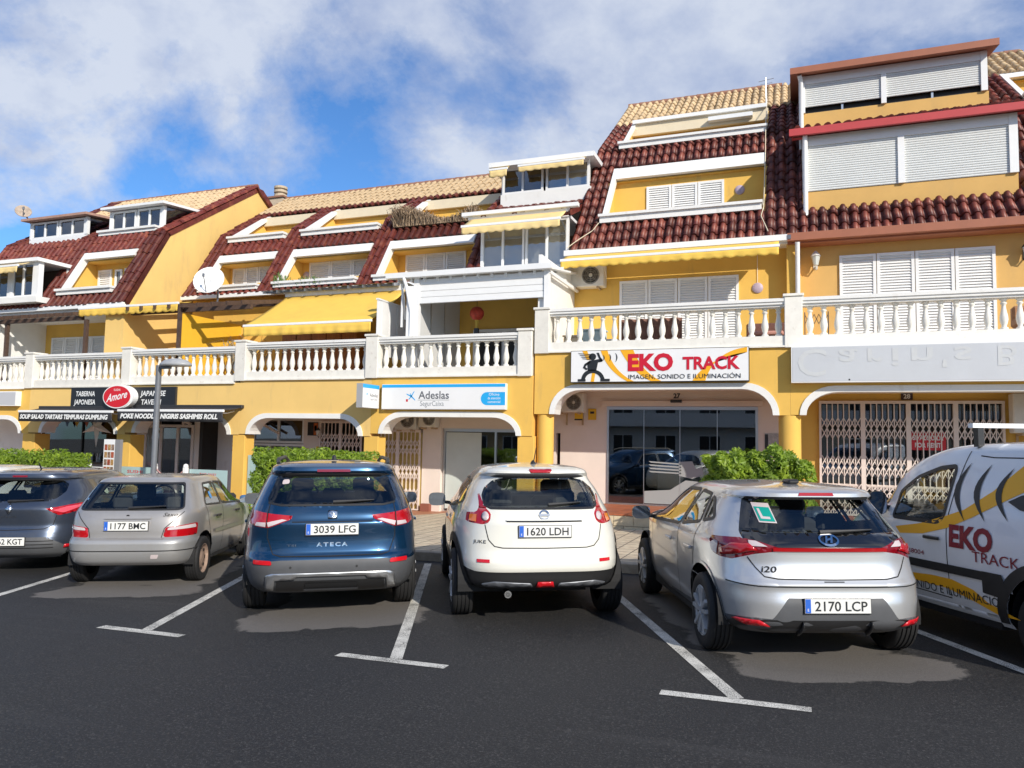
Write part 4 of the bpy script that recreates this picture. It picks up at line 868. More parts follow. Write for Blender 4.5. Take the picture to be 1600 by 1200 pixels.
def dormer(label,x0,x1,y,z0,z1,ro,n,gl,cur=None):
    e=thing('dormer',label,'dormer',((x0+x1)/2,y,z0)); MB().box(x0,x1,y,y+2.2,z0-.35,z0+.02).build('parapet',CLEANW,e)
    MB().prism([(y-.25,z1+.02),(y-.25,z1+.10),(y+2.6,z1+.35),(y+2.6,z1+.27)],x1-x0+.35,'x',x0-.15).build('roof_slab',ro,e)
    window(e,x0+.08,(x0+x1)/2-.03,z0+.02,z1,y+.06,n,CLEANW,gl); window(e,(x0+x1)/2+.03,x1-.12,z0+.02,z1,y+.06,n,CLEANW,gl)
    box('post',(x0,x0+.07,y,y+.1,z0,z1),CLEANW,e); box('post',(x1-.11,x1,y,y+.1,z0,z1+.02),CLEANW,e); box('post',(x1-.05,x1,y+1.9,y+2.0,z0,z1+.2),CLEANW,e); MB().box(x0+.1,x1-.1,y+2.0,y+2.05,z0-.3,z1+.2).build('inner_wall',DKROOM,e)
    if cur: box('curtain',(x0+.1,x1-.15,y+.2,y+.21,z0+.02,z1),cur,e)
    MB().prism([(y+.1,z0+.02),(y+2.0,z0+.3),(y+2.0,z1+.2),(y+.1,z1)],.012,'x',x1-.03).build('side_pane',WINGL,e); return e
dormer('white dormer of four dark windows beside the bare gable',-21.35,-19.0,2.2,8.46,9.16,CLEANW,2,WINGL)
dormer('white dormer with plum curtains and reddish roof at house end',-25.1,-22.35,2.2,8.5,9.1,mat('dusty_red_sheet',(.42,.25,.19),.7,var=.2),2,WINGL,mat('plum_curtain',(.10,.06,.12),.8,var=.4,aniso=(14,1,.4)))
a=thing('roof_aerial','rusty bent dish aerial on the far end of dormer roof','aerial',(-25.4,2.3,9.1)); dish(a,(-25.5,2.2,9.55),.26,(.7,-.5,.4),mat('rusty_dish',(.45,.36,.28),.7,var=.4)); MB().tube([(-25.2,2.4,9.0),(-25.4,2.3,9.35),(-25.5,2.25,9.5)],.025,6).build('mast',mat('rust',(.3,.17,.09),.8),a)
# ---------- balustrades
balustrade(.0,5.5,ZR,'white balustrade above the blank grey sign',20,True,True)
balustrade(-5.33,.0-.17,ZR,'white balustrade with clipped rail above the running-man sign',19,True,False,pt=.98)
balustrade(-9.72,-5.72,3.33,'white balustrade in front of the half-open white enclosure',15,True,True,y=-.03)
balustrade(-13.72,-9.9,3.30,'white balustrade below the long yellow awning',15,True,False,y=-.03)
balustrade(-17.72,-13.9,3.22,'white balustrade behind street lamp below yellow scalloped awning',15,True,False,y=-.03)
balustrade(-21.6,-17.9,3.16,'white balustrade below dark pergola, over tavern name board',15,True,False,y=-.03)
balustrade(-25.6,-21.78,3.13,'white balustrade running off beyond the tavern',15,False,False,y=-.03)
# ---------- signs
def signbox(name,label,x0,x1,z0,z1,y0,y1,face,frame,fw_=.03):
    t=thing(name,label,'sign',((x0+x1)/2,y1,z0)); MB().box(x0,x1,y0+.004,y1,z0,z1).build('cabinet',frame,t); MB().box(x0+fw_,x1-fw_,y0-.001,y0+.004,z0+fw_,z1-fw_).build('face',face,t); return t
t=signbox('shop_sign','white EKO TRACK sign with black running man and amber swooshes',-4.61,-.85,3.12,3.82,-.16,0,SIGNW,DARKM,.012)
ux,uz=(1,0,0),(0,0,1); O=(-4.61,-.166,3.12); O2=(-4.61,-.169,3.12); W_,H_=3.76,.70
def pf(name,poly,m,o=O2): return flat(name,[(p[0]*W_,p[1]*H_) for p in poly],m,t,o,ux,uz)
def clipc(c,w,n=14):   # swoosh between two bezier edges
    out=[]
    def bz(p,k): a,b,cc=p; return ((1-k)**2*a[0]+2*k*(1-k)*b[0]+k*k*cc[0],(1-k)**2*a[1]+2*k*(1-k)*b[1]+k*k*cc[1])
    return [bz(c,i/n) for i in range(n+1)]+[bz(w,i/n) for i in range(n,-1,-1)]
pf('swoosh',clipc(((.18,.985),(.22,.35),(.335,.02)),((.22,.985),(.26,.30),(.375,.02))),TXTY,O)
pf('swoosh',clipc(((.295,.985),(.36,.3),(.47,.02)),((.37,.985),(.42,.3),(.53,.02))),TXTY,O)
pf('swoosh',clipc(((.70,.02),(.78,.70),(.99,.84)),((.77,.02),(.82,.90),(.99,.985))),TXTY,O)
pf('swoosh',[(.122,.02),(.142,.02),(.15,.3),(.13,.3)],TXTY,O); pf('swoosh',[(.07,.985),(.1,.985),(.12,.7),(.1,.7)],TXTY,O)
K=TXTK
leg=clipc(((.065,.10),(.075,.38),(.125,.40)),((.088,.10),(.098,.27),(.13,.29)),8); pf('running_man',leg,K); pf('running_man',clipc(((.125,.40),(.19,.40),(.205,.10)),((.13,.29),(.17,.29),(.182,.10)),8),K)
pf('running_man',[(.045,.03),(.092,.03),(.092,.105),(.045,.105)],K); pf('running_man',[(.18,.03),(.235,.03),(.235,.105),(.18,.105)],K)
pf('running_man',[(.105,.36),(.155,.36),(.165,.62),(.19,.64),(.195,.70),(.165,.72),(.145,.70),(.115,.68),(.10,.60)],K)
pf('running_man',[(.115,.68),(.085,.58),(.075,.46),(.095,.38),(.105,.42),(.09,.48),(.10,.55),(.12,.62)],K); pf('running_man',[(.18,.64),(.165,.80),(.155,.92),(.17,.92),(.18,.78),(.195,.68)],K)
pf('running_man',[(.12+.022*math.cos(a)+.012,.80+.11*math.sin(a)) for a in [i*math.pi/6 for i in range(12)]],K)
for k in range(4): pf('running_man',[(.045+.008*k,.92-.055*k),(.125,.88-.05*k),(.125,.855-.05*k),(.05+.008*k,.90-.055*k)],K)
for k,(cx,r) in enumerate(((.195,.06),(.225,.085),(.255,.11))): pf('sound_wave',[(cx+p[0]*.30,.76+p[1]*1.5) for p in moon(-.05,0,r+.02,.022,-.9,.9)],K)
text('lettering','EKO',TXTR,t,(-4.61+.467*W_,-.1705,3.12+.36*H_),ux,uz,.48,bold=.022,fit=.96); text('lettering','TRACK',TXTR,t,(-4.61+.80*W_,-.1705,3.12+.37*H_),ux,uz,.36,bold=.012,fit=1.15); text('lettering','IMAGEN, SONIDO E ILUMINACI\u00d3N',TXTK,t,(-4.61+.65*W_,-.1712,3.12+.09*H_),ux,uz,.135,fit=2.3)
t=signbox('shop_sign','blank grey sign with faded ghost letters and slim white frame',-.05,6.0,3.07,3.79,-.22,0,SIGNG,CLEANW,.022)
GH=mat('ghost_letter',(.575,.59,.60),.45,var=.06,scale=5)
def mir(s,x,z,size,fit): text('ghost_lettering',s,GH,t,(x,-.2255,z),(1,0,0),(0,0,-1),size,bold=.006,fit=fit)
mir('C',.33,3.72,.76,.52)
for s,x,f in (('a',.98,.33),('r',1.45,.26),('i',1.80,.12),('n',2.25,.36),("'",2.62,.08),('s',2.92,.28),('B',3.62,.3)): mir(s,x,3.71,.52,f)
fl=MB().lathe([(.012,0),(.02,.01),(.008,.02)],(1.0,-.228,3.12),8,'y').build('dirt_spot',TXTK,t)
t=signbox('shop_sign','white Adeslas SegurCaixa sign with blue top band',-9.36,-6.14,2.52,3.12,-.15,-.03,SIGNW,CLEANW,.008)
flat('blue_band',[(-9.35,3.04),(-6.15,3.04),(-6.15,3.11),(-9.35,3.11)],TXTB,t,(0,-.153,0),ux,uz)
def star(t,cx,cz,s,y,ux=ux):
    for a0,l,wd in ((2.75,1.0,.30),(1.0,1.0,.26),(-.75,1.0,.32),(-2.3,.75,.26),(2.0,.55,.22)):
        d=(math.cos(a0),math.sin(a0)); n_=(-d[1],d[0]); flat('star_emblem',[(cx-n_[0]*wd*s*.4,cz-n_[1]*wd*s*.4),(cx+d[0]*l*s-n_[0]*wd*s*.2,cz+d[1]*l*s-n_[1]*wd*s*.2),(cx+d[0]*l*s*1.05,cz+d[1]*l*s*1.05),(cx+d[0]*l*s*.9+n_[0]*wd*s*.3,cz+d[1]*l*s*.9+n_[1]*wd*s*.3),(cx+n_[0]*wd*s*.4,cz+n_[1]*wd*s*.4)],TXTB,t,(0,y,0),ux,uz)
star(t,-8.55,2.83,.14,-.1535); flat('star_dot',[(-8.69,2.70),(-8.64,2.70),(-8.64,2.76),(-8.69,2.76)],TXTR,t,(0,-.1535,0),ux,uz)
GT=mat('grey_lettering',(.10,.11,.13),.5); text('lettering','Adeslas',GT,t,(-7.96,-.1535,2.77),ux,uz,.26,bold=.003,fit=.80); text('lettering','SegurCaixa',mat('lightgrey_lettering',(.25,.27,.30),.5),t,(-8.0,-.1535,2.60),ux,uz,.17,fit=.62); flat('rule',[(-8.38,2.735),(-7.55,2.735),(-7.55,2.742),(-8.38,2.742)],GT,t,(0,-.1535,0),ux,uz)
flat('blue_tab',[(-6.15,2.62),(-6.15,2.92),(-6.60,2.92)]+[(-6.60+.15*math.cos(a),2.77+.15*math.sin(a)) for a in [math.pi/2+i*math.pi/10 for i in range(1,10)]]+[(-6.60,2.62)],TXTB,t,(0,-.153,0),ux,uz)
for k,s in enumerate(('Oficina','de atenci\u00f3n','comercial')): text('lettering',s,TXTW,t,(-6.42,-.1545,2.84-k*.085),ux,uz,.085,fit=.26+.05*(k>0))
t=thing('projecting_sign','small white box sign with blue top jutting from wall','sign',(-9.55,-.05,2.52)); MB().box(-9.62,-9.46,-.86,-.10,2.53,3.10).build('cabinet',mat('sign_side_grey',(.36,.36,.37),.5),t); flat('face',[(-.85,2.54),(-.11,2.54),(-.11,3.09),(-.85,3.09)],SIGNW,t,(-9.457,0,0),(0,1,0),uz); flat('blue_band',[(-.85,3.0),(-.11,3.0),(-.11,3.09),(-.85,3.09)],TXTB,t,(-9.4545,0,0),(0,1,0),uz)
text('lettering','Adeslas',GT,t,(-9.454,-.36,2.80),(0,1,0),uz,.13,fit=.36); text('lettering','SegurCaixa',mat('lightgrey_lettering',(0,0,0)),t,(-9.454,-.36,2.72),(0,1,0),uz,.08,fit=.3)
flat('star_emblem',[(-.72,2.80),(-.66,2.86),(-.60,2.80),(-.66,2.90)],TXTB,t,(-9.454,0,0),(0,1,0),uz); MB().box(-9.56,-9.52,-.1,-.03,2.6,3.0).build('bracket',DARKM,t)
t=signbox('tavern_sign','black TABERNA JAPONESA name board behind red oval',-19.78,-15.85,2.53,3.12,-.10,-.03,mat('sign_black',(.014,.015,.018),.4),DARKM,.01)
for s,x,z,f in (('TABERNA',-19.2,2.87,.74),('JAPONESA',-19.22,2.63,.84),('JAPANESE',-16.65,2.87,.92),('TAVERN',-16.70,2.63,.72)): text('lettering',s,TXTW,t,(x,-.105,z),ux,uz,.20,bold=.004,shear=.15,fit=f)
t=thing('oval_sign','red oval Amore sign with white rim on black name board','sign',(-17.93,-.2,2.57))
def oval(cx,cz,a,b,y,d,nm,m): MB().prism([(cx+a*math.cos(k*math.pi/18),cz+b*math.sin(k*math.pi/18)) for k in range(36)],d,'y',y).build(nm,m,t)
oval(-17.70,2.84,.53,.33,-.27,.16,'back_panel',TXTW); oval(-17.77,2.84,.53,.33,-.29,.02,'rim',TXTW); oval(-17.77,2.84,.50,.30,-.295,.006,'face',mat('oval_red',(.62,.01,.02),.35)); text('lettering','Am\u2665re' if 0 else 'Amore',TXTW,t,(-17.77,-.297,2.75),(1,0,.18),uz,.30,bold=.006,shear=.35,fit=.78); text('lettering','SUSHI',TXTW,t,(-17.77,-.297,3.0),ux,uz,.09,fit=.24)
t=signbox('shop_sign','pale grey box sign at arcade end left of tavern',-25,-21.92,2.58,3.02,-.2,-.03,mat('sign_lilac_grey',(.50,.50,.52),.4),CLEANW,.03)
AWT=awning('black tavern awning lettered SOUP SALAD TARTARS TEMPURAS DUMPLING',-21.0,-17.40,(-.06,2.52),(-.72,2.42),.26,AWK,scallop=False,casebox=.06,casem=DARKM); text('lettering','SOUP SALAD TARTARS TEMPURAS DUMPLING',TXTW,AWT,(-19.2,-.785,2.19),ux,uz,.17,bold=.008,shear=.2,fit=3.4)
AWT=awning('black tavern awning lettered POKE NOODLES NIGIRIS SASHIMIS ROLL',-17.18,-13.62,(-.06,2.56),(-.72,2.46),.26,AWK,scallop=False,casebox=.06,casem=DARKM); text('lettering','POKE NOODLES NIGIRIS SASHIMIS ROLL',TXTW,AWT,(-15.4,-.785,2.23),ux,uz,.17,bold=.008,shear=.2,fit=3.3)
# ================================================================== cars
def pchip(xs,ys):
    xs=np.array(xs,float); ys=np.array(ys,float); h=np.diff(xs); d=np.diff(ys)/h; m=np.zeros(len(xs))
    for i in range(1,len(xs)-1):
        if d[i-1]*d[i]>0:
            w1=2*h[i]+h[i-1]; w2=h[i]+2*h[i-1]; m[i]=(w1+w2)/(w1/d[i-1]+w2/d[i])
    m[0]=d[0]; m[-1]=d[-1]
    def f(x):
        x=np.clip(np.asarray(x,float),xs[0],xs[-1]); i=np.clip(np.searchsorted(xs,x)-1,0,len(h)-1); t=(x-xs[i])/h[i]
        return (2*t**3-3*t**2+1)*ys[i]+(t**3-2*t**2+t)*h[i]*m[i]+(-2*t**3+3*t**2)*ys[i+1]+(t**3-t**2)*h[i]*m[i+1]
    return f
def inpoly(px,py,poly):
    r=np.zeros(px.shape,bool); n=len(poly)
    for i in range(n):
        x1,y1=poly[i]; x2,y2=poly[(i+1)%n]
        if y1==y2: continue
        c=((y1>py)!=(y2>py))&(px<(x2-x1)*(py-y1)/(y2-y1)+x1); r^=c
    return r
def near(px,py,poly):
    best=np.full(px.shape,1e9); bx=np.zeros(px.shape); by=np.zeros(px.shape); n=len(poly)
    for i in range(n):
        x1,y1=poly[i]; x2,y2=poly[(i+1)%n]; dx,dy=x2-x1,y2-y1; L=dx*dx+dy*dy
        if L<1e-12: continue
        t=np.clip(((px-x1)*dx+(py-y1)*dy)/L,0,1); qx=x1+t*dx; qy=y1+t*dy; d=np.hypot(px-qx,py-qy); k=d<best
        best[k]=d[k]; bx[k]=qx[k]; by[k]=qy[k]
    return best,bx,by
def rounded(poly,r=.03,n=4):
    out=[]; N_=len(poly)
    for i in range(N_):
        p=Vector(poly[i]); a=Vector(poly[i-1])-p; b=Vector(poly[(i+1)%N_])-p; k=min(r,a.length*.45,b.length*.45); A=p+a.normalized()*k; B=p+b.normalized()*k
        for j in range(n+1):
            t=j/n; out.append(tuple((1-t)**2*A+2*t*(1-t)*p+t*t*B))
    return out
class Shape:
    """car shell as a stack of horizontal superelliptic outlines, x forward from the tail, y left"""
    def __init__(s,prof,nr,nf,roofslope=None,dz=.02,crown=.03):
        z=[p[0] for p in prof]; s.xr=pchip(z,[p[1] for p in prof]); s.xf=pchip(z,[p[2] for p in prof]); s.hw=pchip(z,[p[3] for p in prof])
        s.nr=pchip([p[0] for p in nr],[p[1] for p in nr]); s.nf=pchip([p[0] for p in nf],[p[1] for p in nf]); s.z0=z[0]; s.z1=z[-1]; s.rs=roofslope; s.dz=dz; s.crown=crown
        s.tt=np.linspace(0,math.pi/2,500)
    def half(s,z,nn=500):
        """dense half outline from tail centre (y=0) round the left side to the nose centre"""
        xr,xf,b,nr,nf=[float(f(z)) for f in (s.xr,s.xf,s.hw,s.nr,s.nf)]; xm=xr+(xf-xr)*.42; t=s.tt
        c,si=np.cos(t),np.sin(t)
        # parametrise by mixture so both the flat tail and flat side get samples
        X1=xm-(xm-xr)*np.maximum(c,0)**(2/nr); Y1=b*np.maximum(si,0)**(2/nr)
        X2=xm+(xf-xm)*np.maximum(si,0)**(2/nf); Y2=b*np.maximum(c,0)**(2/nf)
        X=np.concatenate([X1,X2[1:]]); Y=np.concatenate([Y1,Y2[1:]]); q=np.concatenate([[0],np.cumsum(np.hypot(np.diff(X),np.diff(Y)))])
        return X,Y,q
    def deform(s,P):
        if s.rs:
            zb,k,xr=s.rs; w=np.clip((P[...,2]-zb)/(s.z1-zb),0,1); P=P.copy(); P[...,2]+=w*k*(P[...,0]-xr)
        return P
    def rear(s,q,z):
        X,Y,Q=s.half(z); a=abs(q); p=np.array([np.interp(a,Q,X),math.copysign(np.interp(a,Q,Y),q),z]); return s.deform(p)
    def side(s,x,z,sg=1):
        xr,xf,b,nr,nf=[float(f(z)) for f in (s.xr,s.xf,s.hw,s.nr,s.nf)]; xm=xr+(xf-xr)*.42
        if x<xm: k,n=(xm-x)/(xm-xr),nr
        else: k,n=(x-xm)/(xf-xm),nf
        y=b*max(0,1-min(1,k)**n)**(1/n); return s.deform(np.array([x,sg*y,z]))
    def ev(s,view,a,z,sg=1,off=0.0):
        f=(lambda u,w:s.rear(u,w)) if view=='rear' else (lambda u,w:s.side(u,w,sg))
        p=f(a,z)
        if off:
            e=.006; u=f(a+e,z)-f(a-e,z); v=f(a,min(z+e,s.z1))-f(a,z-e); n=np.cross(u,v); n/=max(1e-9,np.linalg.norm(n))
            c=np.array([1.9,0,.7]); 
            if np.dot(n,p-c)<0: n=-n
            p=p+n*off
        return p
    def build(s,regions,holes,arches,sp=.022):
        """returns dict region -> (verts,faces). regions: (name,view,poly) ; later ones win"""
        zs=np.linspace(s.z0,s.z1,int((s.z1-s.z0)/s.dz)+1); 
        X0,Y0,Q0=s.half(.8 if s.z0<.8 else s.z0); tot=Q0[-1]
        # column spacing: fine at tail and side, coarse at the nose
        qs=[0.]
        while qs[-1]<1.0: qs.append(qs[-1]+sp)
        while qs[-1]<tot*.80: qs.append(qs[-1]+sp*1.5)
        while qs[-1]<tot-.04: qs.append(qs[-1]+.05)
        fr=np.array(qs+[tot])/tot; nh=len(fr)
        rows=[];qr=[]
        for z in zs:
            X,Y,Q=s.half(z)
            # tail part keeps absolute spacing, remainder is scaled
            k=.95; qa=np.array(qs+[tot]); q=np.where(qa<=k,qa,k+(qa-k)*(Q[-1]-k)/(tot-k))
            rows.append(np.stack([np.interp(q,Q,X),np.interp(q,Q,Y),np.full(nh,z)],1)); qr.append(q)
        H=np.array(rows); QH=np.array(qr)
        Rv=H[:,1:-1][:,::-1].copy(); Rv[...,1]*=-1
        P=np.concatenate([H,Rv],1); Qp=np.concatenate([QH,-QH[:,1:-1][:,::-1]],1)   # closed ring
        nr_,nc=P.shape[:2]; xm=(P[:,:,0].max(1)+P[:,:,0].min(1))/2
        istail=P[...,0]<xm[:,None]-.0
        Z=P[...,2].copy()
        allr=[(n,v,p) for n,v,p in regions]+[('#',v,p) for v,p in holes]+[('#','side',[(cx+r*math.cos(a),cz+r*math.sin(a)) for a in np.linspace(0,2*math.pi,40,endpoint=False)]) for cx,cz,r in arches]
        U=P[...,0].copy()
        lock=np.zeros(P.shape[:2],bool)
        for nme,v,poly in allr:
            A=Qp if v=='rear' else U
            ok=istail if v=='rear' else (np.abs(P[...,1])>.3)
            for sgn in ((1,-1) if v=='rear' else (1,)):
                pl=[(a*sgn,b) for a,b in poly]
                d,bx,by=near(A,Z,pl); m=(d<sp*.62)&ok&~lock
                for i,j in np.argwhere(m):
                    zz=float(np.clip(by[i,j],s.z0,s.z1))
                    if v=='rear':
                        X,Y,Q=s.half(zz); a=abs(bx[i,j]); P[i,j]=(np.interp(a,Q,X),math.copysign(np.interp(a,Q,Y),bx[i,j]),zz); Qp[i,j]=bx[i,j]; U[i,j]=P[i,j,0]
                    else:
                        sg=1 if P[i,j,1]>0 else -1; x=bx[i,j]; xr,xf,b,n1,n2=[float(f(zz)) for f in (s.xr,s.xf,s.hw,s.nr,s.nf)]; xm_=xr+(xf-xr)*.42
                        k,n=((xm_-x)/(xm_-xr),n1) if x<xm_ else ((x-xm_)/(xf-xm_),n2)
                        P[i,j]=(x,sg*b*max(0,1-min(1,k)**n)**(1/n),zz); U[i,j]=x
                    Z[i,j]=zz
                lock|=m
        idx=np.arange(nr_*nc).reshape(nr_,nc); a=idx[:-1]; b=np.roll(idx,-1,1)[:-1]; c=np.roll(idx,-1,1)[1:]; d=idx[1:]
        lk=lock.ravel(); a,b,c,d=[k.ravel() for k in (a,b,c,d)]
        useac=(lk[a]&lk[c])|~(lk[b]&lk[d])
        T=np.concatenate([np.stack([a[useac],b[useac],c[useac]],1),np.stack([a[useac],c[useac],d[useac]],1),np.stack([a[~useac],b[~useac],d[~useac]],1),np.stack([b[~useac],c[~useac],d[~useac]],1)])
        Pf=P.reshape(-1,3); Qf=Qp.ravel(); Uf=U.ravel(); Zf=Z.ravel(); tf=istail.ravel()
        cq=Qf[T].mean(1); cu=Uf[T].mean(1); cz=Zf[T].mean(1); ct=tf[T].all(1); cy=np.abs(Pf[T][:,:,1].mean(1))
        span=Qf[T].max(1)-Qf[T].min(1)
        rid=np.zeros(len(T),int); names=['body']
        for nme,v,poly in allr:
            if nme not in names: names.append(nme)
            k=names.index(nme)
            if v=='rear':
                m=(inpoly(np.abs(cq),cz,poly)&ct&(span<.3))
            else: m=inpoly(cu,cz,poly)&((cy>.3)|(nme=='windscreen'))
            rid[m]=k
        Pd=s.deform(Pf)
        # roof cap
        top=s.deform(P)[-1]; cx=top[:,0].mean(); cen=np.array([cx,0,0]); cv=[];cf=[]; base=top
        for kk in (1,.96,.88,.74,.56,.36,.16,.02):
            ring=top.copy(); ring[:,0]=cx+(top[:,0]-cx)*kk; ring[:,1]*=kk; ring[:,2]+=s.crown*(1-kk*kk); cv.append(ring)
        cv=np.concatenate(cv); n=nc; cf=[(r*n+k,r*n+(k+1)%n,(r+1)*n+(k+1)%n,(r+1)*n+k) for r in range(7) for k in range(n)]
        out={}
        for k,nm in enumerate(names):
            if nm=='#': continue
            t=T[rid==k]
            if len(t)==0: continue
            u,inv=np.unique(t,return_inverse=True); out[nm]=(Pd[u],inv.reshape(-1,3))
        v,f=out['body']; f=[tuple(q) for q in f]; o=len(v); out['body']=(np.concatenate([v,cv]),f+[tuple(i+o for i in q) for q in cf])
        return out
def carpaint(name,c,metal=.0,rough=.35,flake=True,dirt=0.0):
    if name in MATS: return MATS[name]
    m=mat(name,c,rough,metal,coat=1.0,var=.0)
    t=m.node_tree; b=t.nodes['Principled BSDF']; L=t.links.new
    tc=t.nodes.new('ShaderNodeTexCoord'); n=t.nodes.new('ShaderNodeTexNoise'); L(tc.outputs['Object'],n.inputs[0]); n.inputs['Scale'].default_value=4; n.inputs['Detail'].default_value=8; n.inputs['Roughness'].default_value=.7
    r=t.nodes.new('ShaderNodeMapRange'); L(n.outputs[0],r.inputs[0]); r.inputs[1].default_value=.45; r.inputs[2].default_value=.8; r.inputs[3].default_value=0; r.inputs[4].default_value=dirt
    mx=t.nodes.new('ShaderNodeMixRGB'); L(r.outputs[0],mx.inputs[0]); mx.inputs[1].default_value=tuple(c)+(1,); mx.inputs[2].default_value=(.30,.26,.21,1); L(mx.outputs[0],b.inputs['Base Color'])
    r2=t.nodes.new('ShaderNodeMapRange'); L(n.outputs[0],r2.inputs[0]); r2.inputs[1].default_value=.3; r2.inputs[2].default_value=.8; r2.inputs[3].default_value=.02; r2.inputs[4].default_value=.06+dirt*.5; L(r2.outputs[0],b.inputs['Coat Roughness'])
    return m
RUB=mat('black_rubber',(.014,.014,.015),.75,var=.15,bump=.2); TRIM=mat('black_trim',(.02,.02,.021),.45,var=.1); GTRIM=mat('grey_plastic',(.085,.088,.095),.55,var=.1); CABIN=mat('cabin_trim',(.03,.03,.032),.8); SEATM=mat('seat_fabric',(.045,.045,.05),.9,var=.2)
LRED=mat('tail_lamp_red',(.40,.004,.008),.12,coat=1.0); LDRED=mat('tail_lamp_dark_red',(.20,.003,.009),.12,coat=1.0); LWHITE=mat('lamp_clear',(.58,.50,.50),.12,coat=1.0); LAMB=mat('lamp_amber',(.80,.20,.02),.15,coat=1.0); CHROME=mat('chrome',(.78,.79,.80),.12,metal=1.0); PLW=mat('plate_white',(.74,.74,.71),.35,var=.04); PLB=mat('plate_blue',(.02,.12,.55),.4); GAP=mat('panel_gap',(.01,.01,.011),.8); REFL=mat('reflector_red',(.55,.008,.015),.2,coat=.6)
CARGL=glassmat('car_glass',(.80,.86,.83),.015,1.45,.02); CARGD=glassmat('car_glass_dark',(.48,.52,.53),.015,1.45,.02)
RIMS=mat('silver_rim',(.60,.61,.62),.35,metal=.45,var=.1); RUSTR=mat('rusty_steel_rim',(.36,.25,.19),.75,var=.4,scale=18); 
def tyre(par,x,y,r,wd,rim,style,sg):
    rr=r*.66; h=wd/2
    prof=[(rr,-h*.92),(r*.80,-h),(r*.93,-h*.97),(r*.985,-h*.82)]
    for g in (-.55,-.18,.18,.55):
        prof+=[(r,(g-.10)*h),(r-.009,(g-.07)*h),(r-.009,(g+.03)*h),(r,(g+.06)*h)]
    prof+=[(r*.985,h*.82),(r*.93,h*.97),(r*.80,h),(rr,h*.92)]
    o=MB().lathe(prof,(x,y,r),40,'y',False).build('wheel',RUB,par,smooth=True)
    yo=y+sg*h*.9; b=MB()
    if style=='steel':
        b.lathe([(rr*1.02,yo-y),(rr*.95,yo-y),(rr*.86,(yo-y)*.62),(rr*.6,(yo-y)*.52),(rr*.38,(yo-y)*.80),(rr*.16,(yo-y)*.82),(.002,(yo-y)*.82)],(x,y,r),28,'y',False).build('rim',rim,o,smooth=True)
        h_=MB()
        for k in range(8):
            a=k*math.pi/4; h_.lathe([(.024,0),(.024,.006)],(x+rr*.72*math.cos(a),y+(yo-y)*.62,r+rr*.72*math.sin(a)),8,'y')
        h_.build('rim_hole',GAP,o)
        return
    b.lathe([(rr*1.03,yo-y),(rr*.93,yo-y),(rr*.90,(yo-y)*.4),(rr*.2,(yo-y)*.3),(.002,(yo-y)*.3)],(x,y,r),36,'y',False).build('rim',TRIM if style!='cap' else rim,o,smooth=True)
    MB().lathe([(rr*1.04,(yo-y)*.97),(rr*1.0,(yo-y)*1.02),(rr*.93,(yo-y)*.99),(rr*.91,(yo-y)*.8)],(x,y,r),36,'y',False).build('rim_edge',rim,o,smooth=True)
    n=5; s=MB()
    for k in range(n):
        a=2*math.pi*k/n+.3
        for da in (-.17,.17):
            p0=(x+rr*.15*math.cos(a+da),y+(yo-y)*.86,r+rr*.15*math.sin(a+da)); p1=(x+rr*.97*math.cos(a+da*1.3),y+(yo-y)*.95,r+rr*.97*math.sin(a+da*1.3)); s.bar(p0,p1,.055,.03)
    s.lathe([(.07,(yo-y)*.80),(.07,(yo-y)*.93),(.03,(yo-y)*.95)],(x,y,r),16,'y'); s.build('spoke_set',rim,o)
def fixn(o):
    bm=bmesh.new(); bm.from_mesh(o.data); bmesh.ops.recalc_face_normals(bm,faces=bm.faces); ce=Vector((1.9,0,.75)); s_=sum(((fc.calc_center_median()-ce).dot(fc.normal))*fc.calc_area() for fc in bm.faces)
    if s_<0: bmesh.ops.reverse_faces(bm,faces=bm.faces)
    bm.to_mesh(o.data); bm.free()
def islands(F):
    p=list(range(int(F.max())+1))
    def fd(i):
        while p[i]!=i: p[i]=p[p[i]]; i=p[i]
        return i
    for a,b,c_ in F:
        ra=fd(a); p[fd(b)]=ra; p[fd(c_)]=fd(ra)
    g={}
    for k,q in enumerate(F): g.setdefault(fd(int(q[0])),[]).append(k)
    return list(g.values())
